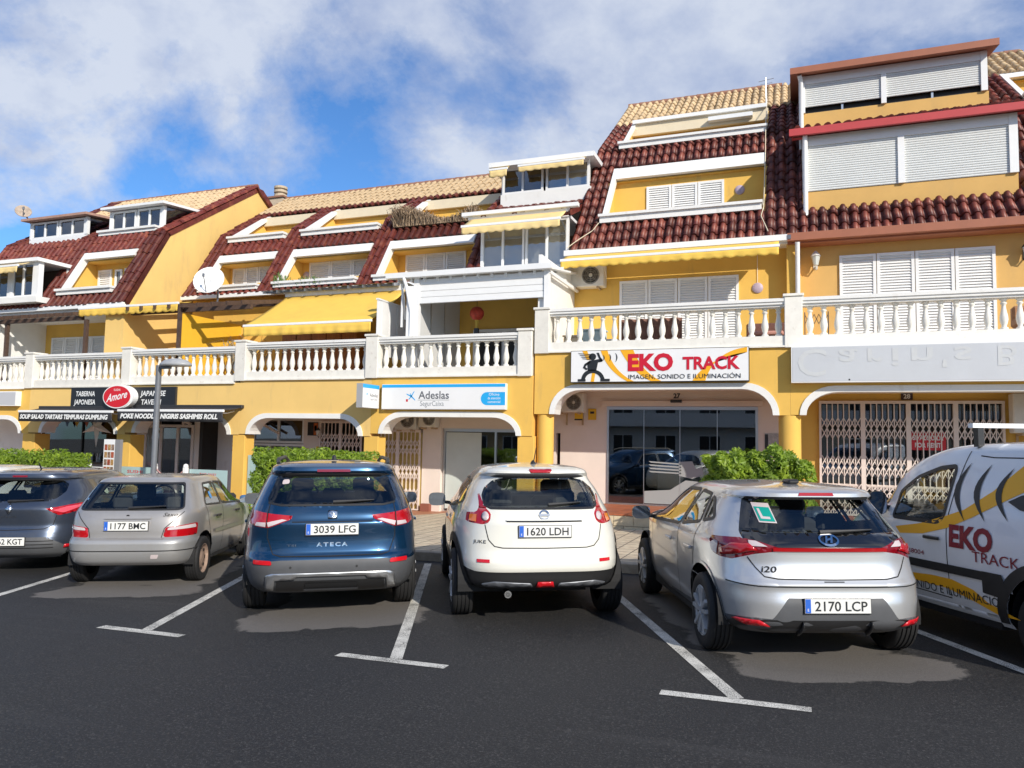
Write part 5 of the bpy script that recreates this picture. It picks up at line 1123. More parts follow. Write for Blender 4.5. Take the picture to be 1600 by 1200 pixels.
class CarB:
    def __init__(c,name,label,origin,head,shape,group='cars parked nose-in along the pavement',cat='car',fz=0.0):
        c.s=shape; t=bpy.data.objects.new(name,None); col.objects.link(t); tag(t,label,cat,group)
        h=R_(head); f=Vector((-math.sin(h),math.cos(h),0)); n=Vector((-.018,.010,1)).normalized(); f=(f-n*f.dot(n)).normalized(); l=n.cross(f)
        m=Matrix((f,l,n)).transposed().to_4x4(); m.translation=Vector((origin[0],origin[1],gz(*origin)+fz)); t.matrix_world=m; c.t=t; t.empty_display_size=.3
    def shell(c,regions,holes,arches,mats,paint,lining=True):
        out=c.s.build(regions,holes,arches); c.parts={}
        for nm,(v,f) in out.items():
            base=nm.split('#')[0]; m=mats.get(nm,mats.get(base,paint)) if nm!='body' else paint
            if nm!='body':
                pcs=islands(np.array(f))
                if len(pcs)>1:
                    for q in pcs:
                        if len(q)<4: continue
                        u,inv=np.unique(np.array(f)[q],return_inverse=True); o=mk(base,np.array(v)[u],inv.reshape(-1,3),m,c.t,True); c.parts[nm]=o; fixn(o)
                    continue
            o=mk(base,v,f,m,c.t,True); c.parts[nm]=o
            bm=bmesh.new(); bm.from_mesh(o.data)
            for fc in bm.faces: fc.smooth=True
            bmesh.ops.recalc_face_normals(bm,faces=bm.faces)
            # outward check
            ce=Vector((1.9,0,.75)); s_=sum(((fc.calc_center_median()-ce).dot(fc.normal))*fc.calc_area() for fc in bm.faces)
            if s_<0: bmesh.ops.reverse_faces(bm,faces=bm.faces)
            bm.to_mesh(o.data); bm.free()
            if nm=='body':
                try: o.data.set_sharp_from_angle(angle=R_(38))
                except Exception: pass
        if lining:
            v,f=out['body']; v=np.array(v,float); ce=np.array([v[:,0].mean(),0,.9]); k=[q for q in f if v[list(q),2].min()>.86]; u=sorted(set(i for q in k for i in q)); mp={i:j for j,i in enumerate(u)}
            w=v[u]; w[:,1]*=.965; w[:,0]=ce[0]+(w[:,0]-ce[0])*.985; w[:,2]-=.022; mk('cabin_lining',w,[tuple(mp[i] for i in q) for q in k],CABIN,c.t,True)
    def ribbon(c,name,path,w,m,view='rear',sg=1,off=.003,closed=False,step=.03,par=None):
        P=[Vector(p) for p in path]; 
        if closed: P.append(P[0])
        S=[]
        for a,b in zip(P[:-1],P[1:]):
            n=max(1,int((b-a).length/step)); S+=[a+(b-a)*k/n for k in range(n)]
        S.append(P[-1]); V=[];F=[]
        for i,p in enumerate(S):
            d=(S[min(i+1,len(S)-1)]-S[max(i-1,0)])
            if closed and i in (0,len(S)-1): d=S[1]-S[-2]
            d=d.normalized() if d.length>1e-9 else Vector((1,0)); n=Vector((-d.y,d.x))*w/2
            for q in (p+n,p-n): V.append(c.s.ev(view,q.x,min(max(q.y,c.s.z0),c.s.z1),sg,off))
        F=[(2*i,2*i+1,2*i+3,2*i+2) for i in range(len(S)-1)]
        return mk(name,V,F,m,par or c.t,True)
    def patch(c,name,poly,m,view='rear',sg=1,off=.005,par=None,thick=0,n=10):
        """conforming panel: polygon triangulated on a small grid and laid on the shell"""
        bm=bmesh.new(); vs=[bm.verts.new((p[0],p[1],0)) for p in poly]; bm.faces.new(vs); bmesh.ops.triangulate(bm,faces=bm.faces)
        for _ in range(2): bmesh.ops.subdivide_edges(bm,edges=[e for e in bm.edges if e.calc_length()>.05],cuts=1); bmesh.ops.triangulate(bm,faces=bm.faces)
        bm.verts.index_update(); V=[c.s.ev(view,v.co.x,min(max(v.co.y,c.s.z0),c.s.z1),sg,off) for v in bm.verts]; F=[tuple(v.index for v in f.verts) for f in bm.faces]; bm.free()
        o=mk(name,V,F,m,par or c.t,True)
        if thick: q=o.modifiers.new('s','SOLIDIFY'); q.thickness=thick; q.offset=0
        return o
    def ctext(c,name,s,m,a,z,size,view='rear',sg=1,off=.006,fit=None,**k):
        v,f=textmesh(s,size,**k); g=1.0
        if fit: g=fit/(max(p[0] for p in v)*2)
        # reading direction seen from outside: tail -> towards -q ; left side -> towards -x... (nose is left of the viewer)
        V=[c.s.ev(view,a-p[0]*g if (view=='rear' or sg>0) else a+p[0]*g,z+p[1],sg,off) for p in v]; return mk(name,V,f,m,c.t)
    def plate(c,s,y,z,x=None,w=.52,h=.11,tilt=0.0):
        if x is None: x=min(c.s.rear(y+d,z+e)[0] for d in (-.26,0,.26) for e in (-.05,.05))-.008
        o=MB().box(x-.006,x+.006,y-w/2-.006,y+w/2+.006,z-h/2-.008,z+h/2+.004).build('plate_holder',TRIM,c.t); p=MB().box(x-.011,x-.006,y-w/2,y+w/2,z-h/2,z+h/2).build('number_plate',PLW,c.t)
        MB().box(x-.0125,x-.011,y+w/2-.045,y+w/2-.002,z-h/2+.002,z+h/2-.002).build('blue_band',PLB,p)
        v,f=textmesh(s,.105,bold=.0015); g=(w*.80)/(max(q[0] for q in v)*2); mk('characters',[(x-.0128,y-.025-q[0]*g,z-.037+q[1]) for q in v],f,TXTK,p)
        v,f=textmesh('E',.03); mk('letter',[(x-.0134,y+w/2-.024-q[0],z-.04+q[1]) for q in v],f,TXTW,p)
    def wheels(c,xr,xf,r,track,rim,style='alloy',wd=.215,arch=.40):
        for x in (xr,xf):
            for sg in (1,-1):
                tyre(c.t,x,sg*track/2,r,wd,rim,style,sg)
                V=[(x+(arch+.012)*math.cos(a),sg*(track/2+.06-d),r+.02+(arch+.012)*math.sin(a)) for d in (0,.30) for a in np.linspace(-.15,math.pi+.15,21)]; mk('wheel_well',V,[(k,k+1,22+k,21+k) for k in range(20)]+[tuple(range(21,42))],GAP,c.t)
    def under(c,xr,xf,L,hw,z0=.19,zf=.42):
        MB().box(.55,L-.3,-hw+.36,hw-.36,z0+.06,zf).box(xr+.5,xf-.5,-hw+.06,hw-.06,z0+.04,zf).build('underbody',GAP,c.t)
    def cabin(c,xs,z,hw,seatz,rear_x,hx=(.36,0,-.36),rhead=True):
        MB().box(xs[0],xs[1],-hw,hw,z-.05,z).build('cabin_floor',CABIN,c.t)
        s=MB(); s.box(rear_x,rear_x+.14,-hw*.93,hw*.93,z,seatz-.12).build('rear_seat',SEATM,c.t,bevel=.03)
        if rhead:
            for y in hx: MB().box(rear_x-.01,rear_x+.09,y-.12,y+.12,seatz-.11,seatz+.05).build('headrest',SEATM,c.t,bevel=.03)
        for y in (.37,-.37):
            p=MB().box(rear_x+.85,rear_x+1.0,y-.25,y+.25,z,seatz-.06).build('front_seat',SEATM,c.t,bevel=.05); MB().box(rear_x+.87,rear_x+.97,y-.13,y+.13,seatz-.04,seatz+.14).build('headrest',SEATM,p,bevel=.04)
        MB().box(rear_x+1.7,rear_x+2.1,-hw*.95,hw*.95,z,z+.33).build('dashboard',CABIN,c.t,bevel=.04)
        MB().tube([(rear_x+1.55+.05*math.sin(a),.37+.18*math.cos(a),z+.30+.17*math.sin(a)) for a in np.linspace(0,2*math.pi,19)],.014,6,False).build('steering_wheel',TRIM,c.t)
    def mirror(c,x,z,m,glass=True,ex=.16,w=.21,h=.15):
        for sg in (1,-1):
            p=c.s.side(x,z,sg); y=p[1]; yc=y+sg*(ex); b=MB(); V=[];F=[];n=16
            for k,(dx,sc_) in enumerate(((0,.98),(.02,1.0),(.08,.85),(.13,.4))):
                for j in range(n):
                    a=2*math.pi*j/n; ca,sa=math.cos(a),math.sin(a); V.append((x-.02+dx,yc+math.copysign(abs(ca)**.6,ca)*w/2*sc_,p[2]+.05+math.copysign(abs(sa)**.6,sa)*h/2*sc_))
            F=[(k*n+j,k*n+(j+1)%n,(k+1)*n+(j+1)%n,(k+1)*n+j) for k in range(3) for j in range(n)]+[tuple(3*n+j for j in range(n))]
            o=mk('mirror',V,F,m,c.t,True); MB().bar((x+.03,y-sg*.02,p[2]-.0),(x+.03,yc,p[2]+.02),.05,.04).build('mirror_arm',TRIM,o)
            mk('mirror_glass',[(x-.016,q[1],q[2]) for q in V[:n]],[tuple(range(n))],mat('mirror_glass',(.55,.60,.66),.03,metal=1.0),o)
    def handles(c,xs,z,m,view='side'):
        for x in xs:
            for sg in (1,-1):
                p=c.s.ev('side',x,z,sg,.022); q=c.s.ev('side',x+.2,z,sg,.022); MB().bar(p,q,.022,.03).build('door_handle',m,c.t,bevel=.006)
    def wiper(c,y0,y1,z0,z1,par=None):
        p=[c.s.rear(y0+(y1-y0)*k/6,z0+(z1-z0)*k/6)+np.array([-.018,0,.0]) for k in range(7)]
        MB().tube([tuple(q) for q in p],[.02,.02,.016,.013,.011,.009,.006],6).build('rear_wiper',TRIM,c.t)
    def lines(c,paths,view='rear',w=.0095,sym=True,par=None,m=None):
        for p in paths:
            c.ribbon('panel_gap',p,w,m or GAP,view,1,.0025)
            if sym: c.ribbon('panel_gap',[(-a,b) for a,b in p] if view=='rear' else p,w,m or GAP,view,-1,.0025)
def circ(cx,cz,r,a0,a1,n=24): return [(cx+r*math.cos(a0+(a1-a0)*i/n),cz+r*math.sin(a0+(a1-a0)*i/n)) for i in range(n+1)]
def emblem_ring(c,q,z,a,b,m,w=.012,name='badge'): return c.ribbon(name,[(q+a*math.cos(t),z+b*math.sin(t)) for t in np.linspace(0,2*math.pi,22)],w,m,off=.012,step=.05)
def lips(c,xs,cz,r,w,m,a0=-.12,a1=math.pi+.12,off=.006):
    for x in xs:
        for sg in (1,-1): c.ribbon('arch_lip',circ(x,cz,r,a0,a1),w,m,'side',sg,off,step=.05)
def winframe(c,polys,view,m=TRIM,w=.022,sgs=(1,-1),off=.004):
    for p in polys:
        for sg in sgs: c.ribbon('window_seal',[(a*(sg if view=='rear' else 1),b) for a,b in p],w,m,view,sg if view=='side' else 1,off,closed=True)
# ---------------------------------------------------------------- blue SUV
S=Shape([(.24,.26,4.10,.84),(.32,.10,4.26,.885),(.42,.03,4.34,.905),(.55,.0,4.36,.92),(.615,.01,4.355,.92),(.66,.055,4.34,.92),(.80,.075,4.30,.918),(.955,.055,4.18,.91),(.985,.075,4.08,.90),(1.05,.10,3.62,.875),(1.13,.15,3.22,.845),(1.43,.335,2.52,.70),(1.455,.30,2.46,.685),(1.47,.225,2.42,.675),(1.52,.235,2.28,.65),(1.55,.30,2.16,.61),(1.565,.40,2.05,.56)],
  [(.24,5),(.6,5.5),(1.0,5),(1.3,4.6),(1.565,5)],[(.24,4),(.9,3.6),(1.1,4),(1.565,4)],crown=.03)
c=CarB('parked_car','metallic blue SUV with black roof rails and grey lower bumper, plate 3039 LFG',(-4.385,-9.445),34,S)
BLUE=carpaint('blue_metallic',(.006,.047,.118),.6,.26,dirt=.03)
gl=[(-5,1.445),(.52,1.44),(.60,1.415),(.685,1.20),(.665,1.16),(.52,1.135),(-5,1.125)]
lt=[(.40,1.035),(.41,1.0),(.64,.915),(.82,.925),(1.02,.96),(1.02,1.085),(.82,1.075),(.62,1.055)]
w1=rounded([(.55,1.13),(1.45,1.07),(1.45,1.42),(.95,1.42),(.72,1.30)],.05); w2=rounded([(1.52,1.07),(2.62,1.02),(2.15,1.40),(1.52,1.43)],.05); wq=rounded([(3.0,1.10),(2.7,1.10),(2.45,1.35)],.04)
c.shell([('rear_glass','rear',gl),('tail_lamp','rear',lt),('bumper','rear',[(-5,-1),(3,-1),(3,.575),(.8,.575),(.5,.60),(-5,.60)]),('sill','side',[(1.2,-1),(3.1,-1),(3.1,.36),(1.2,.36)]),('door_window','side',w1),('door_window','side',w2),('windscreen','side',[(2.75,1.12),(5,1.12),(5,1.44),(2.5,1.44)])],[],[(.85,.36,.40),(3.48,.36,.40)],
  {'rear_glass':CARGD,'tail_lamp':LRED,'bumper':GTRIM,'sill':GTRIM,'door_window':CARGD,'windscreen':CARGL},BLUE)
c.wheels(.85,3.48,.345,1.60,RIMS,wd=.22); c.under(.85,3.48,4.36,.92); c.cabin((.5,3.2),.80,.72,1.22,.95); lips(c,(.85,3.48),.36,.405,.06,GTRIM)
winframe(c,[w1,w2],'side'); c.ribbon('window_seal',[(-.665,1.16)]+[(-.52,1.135),(.52,1.135)]+[(.665,1.16)],.02,TRIM)
for sg in (1,-1):
    c.patch('lamp_clear',[(sg*a,b) for a,b in [(.45,.99),(.64,.925),(.655,.965),(.50,1.0)]],LWHITE,off=.006); c.patch('lamp_clear',[(sg*a,b) for a,b in [(.67,.925),(.82,.935),(.80,.965),(.67,.965)]],LWHITE,off=.006)
    c.ribbon('lamp_gap',[(sg*.66,.91),(sg*.655,1.06)],.012,GAP,off=.007); c.patch('reflector',rounded([(sg*.58,.555),(sg*.80,.56),(sg*.80,.60),(sg*.59,.595)],.02),REFL,off=.012)
    MB().tube([(.62,sg*.585,1.555),(.80,sg*.60,1.60),(2.0,sg*.60,1.615),(2.35,sg*.58,1.56)],.022,6).build('roof_rail',TRIM,c.t)
c.patch('brake_lamp',[(-.17,1.475),(.17,1.475),(.17,1.50),(-.17,1.50)],LDRED,off=.006)
c.lines([[(0,.972),(.40,.972)],[(.64,.92),(.645,.82),(.58,.655),(.50,.635),(0,.63)],[(.655,1.06),(.64,1.15)]])
c.ribbon('crease',[(-.62,.80),(.62,.80)],.006,BLUE,off=.004); c.lines([[(.62,.45),(.55,1.12)],[(1.48,.36),(1.48,1.42)],[(2.66,.36),(2.70,1.0)]],'side')
c.patch('skid_plate',[(.66,.30),(.57,.30),(.55,.405),(.36,.415),(.34,.44),(-.34,.44),(-.36,.415),(-.55,.405),(-.57,.30),(-.66,.30),(-.64,.455),(-.58,.475),(.58,.475),(.64,.455)],ALU,off=.014,thick=.012)
c.patch('diffuser',[(-.55,.27),(.55,.27),(.53,.395),(-.53,.395)],TRIM,off=.010); c.patch('diffuser_slot',[(-.26,.31),(.26,.31),(.26,.37),(-.26,.37)],GAP,off=.016); c.ribbon('diffuser_bar',[(-.27,.315),(.27,.315)],.018,GTRIM,off=.03)
c.plate('3039 LFG',.0,.90); c.ctext('lettering','ATECA',CHROME,.0,.725,.055,fit=.31,bold=.002,space=1.4); c.ctext('lettering','TSI',CHROME,.40,.728,.03,fit=.09)
c.patch('badge',[(.045,1.075),(-.045,1.075),(-.045,1.055),(.02,1.055),(.02,1.048),(-.045,1.040),(-.045,1.0),(.045,1.0),(.045,1.018),(-.02,1.018),(-.02,1.026),(.045,1.036)],CHROME,off=.014,thick=.01)
c.mirror(2.75,1.0,BLUE); c.handles((.85,1.75),.92,BLUE); c.wiper(.0,-.42,1.165,1.185); MB().lathe([(.03,0),(.02,.05),(.006,.06)],(.75,0,1.59),8).build('roof_aerial',TRIM,c.t)
c.patch('sticker',rounded([(.53,1.34),(.45,1.35),(.45,1.395),(.52,1.39)],.02),LWHITE,off=.004)
for y in (.40,-.25): MB().lathe([(.012,-.004),(.012,.004)],tuple(c.s.rear(y,.53)),8,'x').build('parking_sensor',TRIM,c.t)
# ---------------------------------------------------------------- white crossover
S=Shape([(.33,.24,3.90,.78),(.36,.10,4.0,.83),(.42,.04,4.08,.855),(.53,.01,4.12,.875),(.545,.0,4.125,.875),(.60,.0,4.13,.878),(.66,.02,4.13,.88),(.74,.045,4.11,.882),(.90,.055,4.05,.875),(1.0,.06,3.9,.85),(1.015,.075,3.85,.845),(1.08,.105,3.55,.82),(1.15,.165,3.2,.785),(1.28,.28,2.85,.72),(1.43,.42,2.45,.62),(1.45,.40,2.40,.61),(1.46,.325,2.36,.60),(1.50,.335,2.2,.565),(1.525,.42,2.1,.52),(1.535,.52,2.0,.48)],
  [(.33,4.5),(.7,4.6),(1.0,3.9),(1.2,3.4),(1.535,3.6)],[(.33,3.4),(.9,3.2),(1.1,3.6),(1.535,4)],crown=.035)
c=CarB('parked_car','white crossover with boomerang tail lamps and round black wheel arches, plate 1620 LDH',(-2.273,-8.933),28,S)
WHT=carpaint('pearl_white',(.74,.73,.66),.0,.35,dirt=.04)
gl=[(-5,1.44),(.28,1.438),(.50,1.40),(.63,1.32),(.665,1.255),(.615,1.155),(.54,1.128),(-5,1.115)]
lt=[(.54,1.08),(.545,1.02),(.58,.985),(.64,.975),(.86,.985),(.94,1.0),(.94,1.075),(.76,1.085),(.72,1.10),(.70,1.14),(.71,1.19),(.735,1.255),(.695,1.265),(.635,1.17)]
w1=rounded([(.80,1.17),(1.42,1.08),(1.42,1.38),(1.05,1.38)],.06); w2=rounded([(1.48,1.08),(2.55,1.02),(2.1,1.38),(1.48,1.40)],.05)
c.shell([('rear_glass','rear',gl),('tail_lamp','rear',lt),('bumper','rear',[(-5,-1),(3,-1),(3,.60),(.95,.56),(.72,.525),(-5,.525)]),('sill','side',[(1.1,-1),(2.95,-1),(2.95,.42),(1.1,.42)]),('door_window','side',w1),('door_window','side',w2),('windscreen','side',[(2.7,1.10),(5,1.10),(5,1.44),(2.45,1.44)])],[],[(.74,.37,.41),(3.27,.37,.41)],
  {'rear_glass':CARGL,'tail_lamp':LRED,'bumper':TRIM,'sill':TRIM,'door_window':CARGL,'windscreen':CARGL},WHT)
c.wheels(.74,3.27,.34,1.56,RIMS,wd=.22,arch=.41); c.under(.74,3.27,4.13,.88); c.cabin((.5,3.1),.82,.66,1.22,.85,hx=(.35,-.35)); lips(c,(.74,3.27),.37,.435,.09,TRIM,off=.012)
winframe(c,[w1,w2],'side'); c.ribbon('window_seal',[(-.65,1.25),(-.615,1.155),(-.54,1.128),(.54,1.128),(.615,1.155),(.65,1.25)],.022,TRIM)
for sg in (1,-1):
    c.patch('reverse_lamp',[(sg*(.60+.042*math.cos(a)),1.05+.042*math.sin(a)) for a in np.linspace(0,2*math.pi,14,endpoint=False)],LWHITE,off=.008,thick=.008); c.patch('indicator',[(sg*.72,.995),(sg*.85,1.0),(sg*.85,1.06),(sg*.72,1.065)],LAMB,off=.006); c.patch('reflector',[(sg*.55,.615),(sg*.69,.615),(sg*.69,.645),(sg*.55,.645)],REFL,off=.008)
    c.patch('bumper_insert',rounded([(sg*.12,.385),(sg*.60,.385),(sg*.64,.41),(sg*.50,.44),(sg*.14,.42)],.02),GREYM,off=.012,thick=.01)
c.patch('fog_lamp',[(-.09,.39),(.09,.39),(.075,.435),(-.075,.435)],REFL,off=.02,thick=.015); c.patch('brake_lamp',rounded([(-.105,1.478),(.105,1.478),(.12,1.51),(-.12,1.51)],.012),LRED,off=.008,thick=.006)
c.lines([[(.605,.975),(.56,.83),(.50,.77),(.42,.755),(0,.75)],[(0,1.005),(.38,1.008)]]); c.lines([[(1.45,.42),(1.45,1.38)],[(2.6,.42),(2.62,1.0)]],'side')
c.ribbon('plate_lip',[(-.38,1.012),(.38,1.012)],.014,WHT,off=.02)
c.plate('1620 LDH',.0,.915); emblem_ring(c,0,1.065,.045,.04,CHROME,.014); c.ribbon('badge_bar',[(-.055,1.065),(.055,1.065)],.018,CHROME,off=.016); c.ctext('lettering','JUKE',GAP,.66,.795,.045,fit=.15)
c.mirror(2.62,1.02,TRIM,w=.22,h=.17); c.handles((1.75,),.93,WHT); c.wiper(-.05,-.40,1.165,1.19)
MB().tube([(.95,-.02,1.55),(.86,-.04,1.74)],[.008,.004],6).lathe([(.035,0),(.03,.03),(.012,.06)],(.95,-.02,1.54),8).build('roof_aerial',TRIM,c.t); MB().lathe([(.035,0),(.035,.18),(.028,.18),(.028,0)],(.10,.36,.30),14,'x').build('exhaust_pipe',CHROME,c.t,smooth=True)
# ---------------------------------------------------------------- silver hatchback with learner sticker
S=Shape([(.25,.20,3.80,.80),(.31,.06,3.92,.84),(.37,.01,3.98,.86),(.50,.0,4.03,.875),(.62,.02,4.04,.885),(.655,.015,4.04,.885),(.70,.05,4.03,.887),(.84,.085,3.97,.885),(.91,.085,3.9,.88),(.925,.075,3.86,.878),(.95,.08,3.78,.872),(.99,.115,3.55,.855),(1.03,.16,3.2,.83),(1.28,.40,2.62,.66),(1.315,.43,2.52,.635),(1.33,.33,2.48,.625),(1.37,.335,2.35,.59),(1.39,.42,2.25,.55),(1.40,.52,2.15,.51)],
  [(.25,5),(.6,5),(.9,4.4),(1.1,3.9),(1.40,4.4)],[(.25,3.6),(.8,3.3),(1.0,3.8),(1.40,4)],crown=.035)
c=CarB('parked_car','silver hatchback with green L learner sticker and full-width red lamp bar',(.31,-9.49),22,S)
SIL=carpaint('silver_metallic',(.60,.605,.61),.6,.30,dirt=.03)
gl=[(-5,1.315),(.42,1.31),(.50,1.28),(.60,1.09),(.575,1.05),(-5,1.035)]; gb=[(-5,1.33),(.50,1.33),(.60,1.30),(.70,1.05),(.68,.985),(.5,.915),(-5,.912)]
lt=[(-5,.942),(.42,.942),(.56,.985),(.70,1.005),(1.06,.99),(1.12,.955),(1.05,.86),(.95,.835),(.80,.83),(.60,.885),(.42,.912),(-5,.912)]
w1=rounded([(.98,1.07),(1.48,1.01),(1.48,1.33),(1.14,1.31)],.04); w2=rounded([(1.55,1.00),(2.78,.95),(2.62,1.06),(2.25,1.32),(1.55,1.335)],.04); wq=rounded([(.72,1.12),(.92,1.085),(1.06,1.29),(.96,1.27)],.03)
c.shell([('tail_panel','rear',gb),('rear_glass','rear',gl),('tail_lamp','rear',lt),('bumper','rear',[(-5,-1),(3,-1),(3,.30),(.9,.385),(.62,.40),(.50,.395),(.38,.56),(-5,.56)]),('door_window','side',w1),('door_window','side',w2),('quarter_window','side',wq),('windscreen','side',[(2.85,1.02),(5,1.02),(5,1.31),(2.55,1.31)])],[],[(.72,.35,.385),(3.30,.35,.385)],
  {'tail_panel':mat('gloss_black',(.010,.010,.011),.08,coat=1.0),'rear_glass':CARGL,'tail_lamp':LDRED,'bumper':GTRIM,'door_window':CARGL,'quarter_window':CARGD,'windscreen':CARGL},SIL)
c.wheels(.72,3.30,.325,1.57,RIMS,wd=.20,arch=.385); c.under(.72,3.30,4.04,.885); c.cabin((.5,3.0),.74,.70,1.10,.85); lips(c,(.72,3.30),.35,.39,.022,SIL,off=.008)
winframe(c,[w1,w2,wq],'side',w=.03)
for sg in (1,-1):
    c.patch('lamp_segment',[(sg*a,b) for a,b in [(.58,.92),(.74,.875),(.92,.85),(.94,.90),(.80,.955),(.64,.96)]],LRED,off=.008,thick=.01); c.patch('lamp_clear',[(sg*a,b) for a,b in [(.50,.945),(.64,.945),(.64,.985),(.58,.982)]],LWHITE,off=.008)
    c.patch('lamp_clear',[(sg*a,b) for a,b in [(.98,.85),(1.06,.87),(1.10,.93),(1.02,.96),(.97,.95)]],LWHITE,off=.007); c.patch('reflector',[(sg*a,b) for a,b in [(.52,.345),(.70,.345),(.84,.375),(.80,.385),(.60,.385)]],REFL,off=.014,thick=.01)
    c.patch('bumper_fin',[(sg*.27,.28),(sg*.285,.28),(sg*.275,.38),(sg*.265,.38)],TRIM,off=.02,thick=.03)
c.patch('diffuser',[(-.92,.262),(.92,.262),(.90,.33),(.80,.375),(.52,.39),(-.52,.39),(-.80,.375),(-.90,.33)],TRIM,off=.006); c.ribbon('lamp_bar',[(-.46,.927),(.46,.927)],.02,LRED,off=.010)
c.lines([[(.66,.86),(.60,.78),(.54,.715),(.44,.70),(0,.695)],[(0,.645),(.60,.645),(.90,.66)]]); c.lines([[(1.0,.45),(.96,.70),(.93,1.05)],[(1.51,.32),(1.51,1.28)],[(2.72,.32),(2.78,.95)]],'side')
c.ribbon('crease',[(.75,.62),(1.7,.66),(3.0,.70)],.006,SIL,'side',1,.004)
c.plate('2170 LCP',-.0,.505); emblem_ring(c,0,.995,.075,.038,CHROME,.014)
c.patch('badge_letter',[(.04,.97),(.025,.97),(-.0,1.02),(.015,1.02)],CHROME,off=.016); c.patch('badge_letter',[(.0,.97),(-.018,.97),(-.042,1.02),(-.026,1.02)],CHROME,off=.016); c.ribbon('badge_letter',[(.02,.99),(-.02,1.0)],.012,CHROME,off=.016); c.ctext('lettering','i20',GAP,.50,.748,.065,fit=.12,bold=.001,shear=.15)
MB().box(.03,.07,-.08,.08,.66,.685).build('boot_handle',GAP,c.t)
GRL=mat('learner_green',(.0,.30,.24),.4)
p=c.patch('learner_sticker',[(.50,1.12),(.36,1.115),(.38,1.27),(.52,1.275)],LWHITE,off=.006); c.patch('learner_field',[(.49,1.13),(.37,1.125),(.387,1.235),(.505,1.24)],GRL,off=.009,par=p); c.patch('learner_letter',[(.475,1.145),(.40,1.142),(.403,1.16),(.455,1.163),(.467,1.225),(.487,1.225)],LWHITE,off=.011,par=p)
c.patch('brake_lamp',[(-.15,1.34),(.15,1.34),(.14,1.365),(-.14,1.365)],LRED,off=.006); c.mirror(2.72,.96,mat('mirror_black',(.012,.013,.02),.15,coat=.8)); c.handles((.98,1.72),.83,SIL); c.wiper(.05,-.40,1.055,1.075)
MB().box(.78,.95,-.05,.05,1.42,1.46).build('roof_aerial',TRIM,c.t,bevel=.015)
# ---------------------------------------------------------------- old silver-beige hatchback
S=Shape([(.27,.12,3.55,.73),(.32,.04,3.64,.755),(.45,.0,3.70,.785),(.575,.0,3.71,.795),(.595,.06,3.70,.79),(.70,.075,3.64,.795),(.82,.10,3.5,.79),(.92,.15,2.95,.77),(.95,.175,2.78,.755),(1.25,.42,2.25,.61),(1.285,.45,2.18,.59),(1.32,.50,2.05,.545),(1.335,.58,1.95,.50)],
  [(.27,6),(.6,6),(.95,6),(1.335,5.5)],[(.27,4.5),(.8,4),(1.335,4)],crown=.03)
c=CarB('parked_car','old dusty silver hatchback with bare rusty wheels and white front wing, plate 1177 BMC',(-7.70,-8.98),26,S)
OLD=carpaint('faded_silver',(.40,.385,.37),.55,.40,dirt=.35)
gl=rounded([(-.56,1.265),(.56,1.265),(.635,.965),(.58,.945),(-.58,.945),(-.635,.965)],.03); glh=[(-5,1.265),(.52,1.265),(.56,1.245),(.635,.97),(.61,.945),(-5,.945)]
lt=rounded([(.46,.735),(.80,.77),(.92,.77),(.92,.62),(.44,.615)],.03); w1=rounded([(.72,.97),(1.36,.95),(1.36,1.245),(.95,1.24)],.04); w2=rounded([(1.42,.95),(2.32,.91),(1.92,1.22),(1.42,1.25)],.04)
c.shell([('rear_glass','rear',glh),('tail_lamp','rear',lt),('bumper','rear',[(-5,-1),(3,-1),(3,.585),(-5,.585)]),('door_window','side',w1),('door_window','side',w2),('windscreen','side',[(2.45,.97),(5,.97),(5,1.27),(2.2,1.27)]),('white_wing','side',[(2.55,.27),(3.45,.27),(3.4,.86),(2.6,.90)])],[],[(.62,.31,.335),(3.0,.31,.335)],
  {'rear_glass':CARGL,'tail_lamp':LRED,'bumper':carpaint('bumper_grey_silver',(.36,.36,.36),.4,.45,dirt=.3),'door_window':CARGL,'windscreen':CARGL,'white_wing':carpaint('wing_white',(.72,.71,.69),0,.4,dirt=.1)},OLD)
c.parts['white_wing']['label']='mismatched white front wing'
c.wheels(.62,3.0,.285,1.40,RUSTR,'steel',wd=.175,arch=.335); c.under(.62,3.0,3.71,.795); c.cabin((.45,2.8),.68,.62,1.02,.75,hx=(.34,-.34)); winframe(c,[w1,w2],'side',w=.025); c.ribbon('window_seal',[(a,b) for a,b in gl],.02,TRIM,closed=True)
for sg in (1,-1): c.patch('lamp_clear',[(sg*a,b) for a,b in rounded([(.48,.70),(.80,.715),(.88,.715),(.86,.76),(.78,.757),(.50,.732)],.02)],LWHITE,off=.006)
c.lines([[(.655,.92),(.45,.72),(.42,.60),(0,.60)]]); c.lines([[(.95,.35),(.75,.75),(.70,.96)],[(1.39,.32),(1.39,1.24)],[(2.42,.32),(2.45,.9)]],'side'); 
for sg in (1,-1): c.ribbon('rubbing_strip',[(1.0,.60),(2.4,.585)],.045,OLD,'side',sg,.014)
c.ribbon('bumper_groove',[(-1.1,.455),(1.1,.455)],.012,GAP,off=.003); c.patch('plate_recess',rounded([(-.30,.685),(.30,.685),(.29,.84),(-.29,.84)],.04),OLD,off=.004); c.ribbon('plate_light_bar',[(-.28,.848),(.28,.848)],.03,OLD,off=.02); c.plate('1177 BMC',0,.755); MB().lathe([(.02,0),(.02,.01)],tuple(c.s.rear(0,.87)-np.array([.02,0,0])),10,'x').build('boot_lock',GAP,c.t)
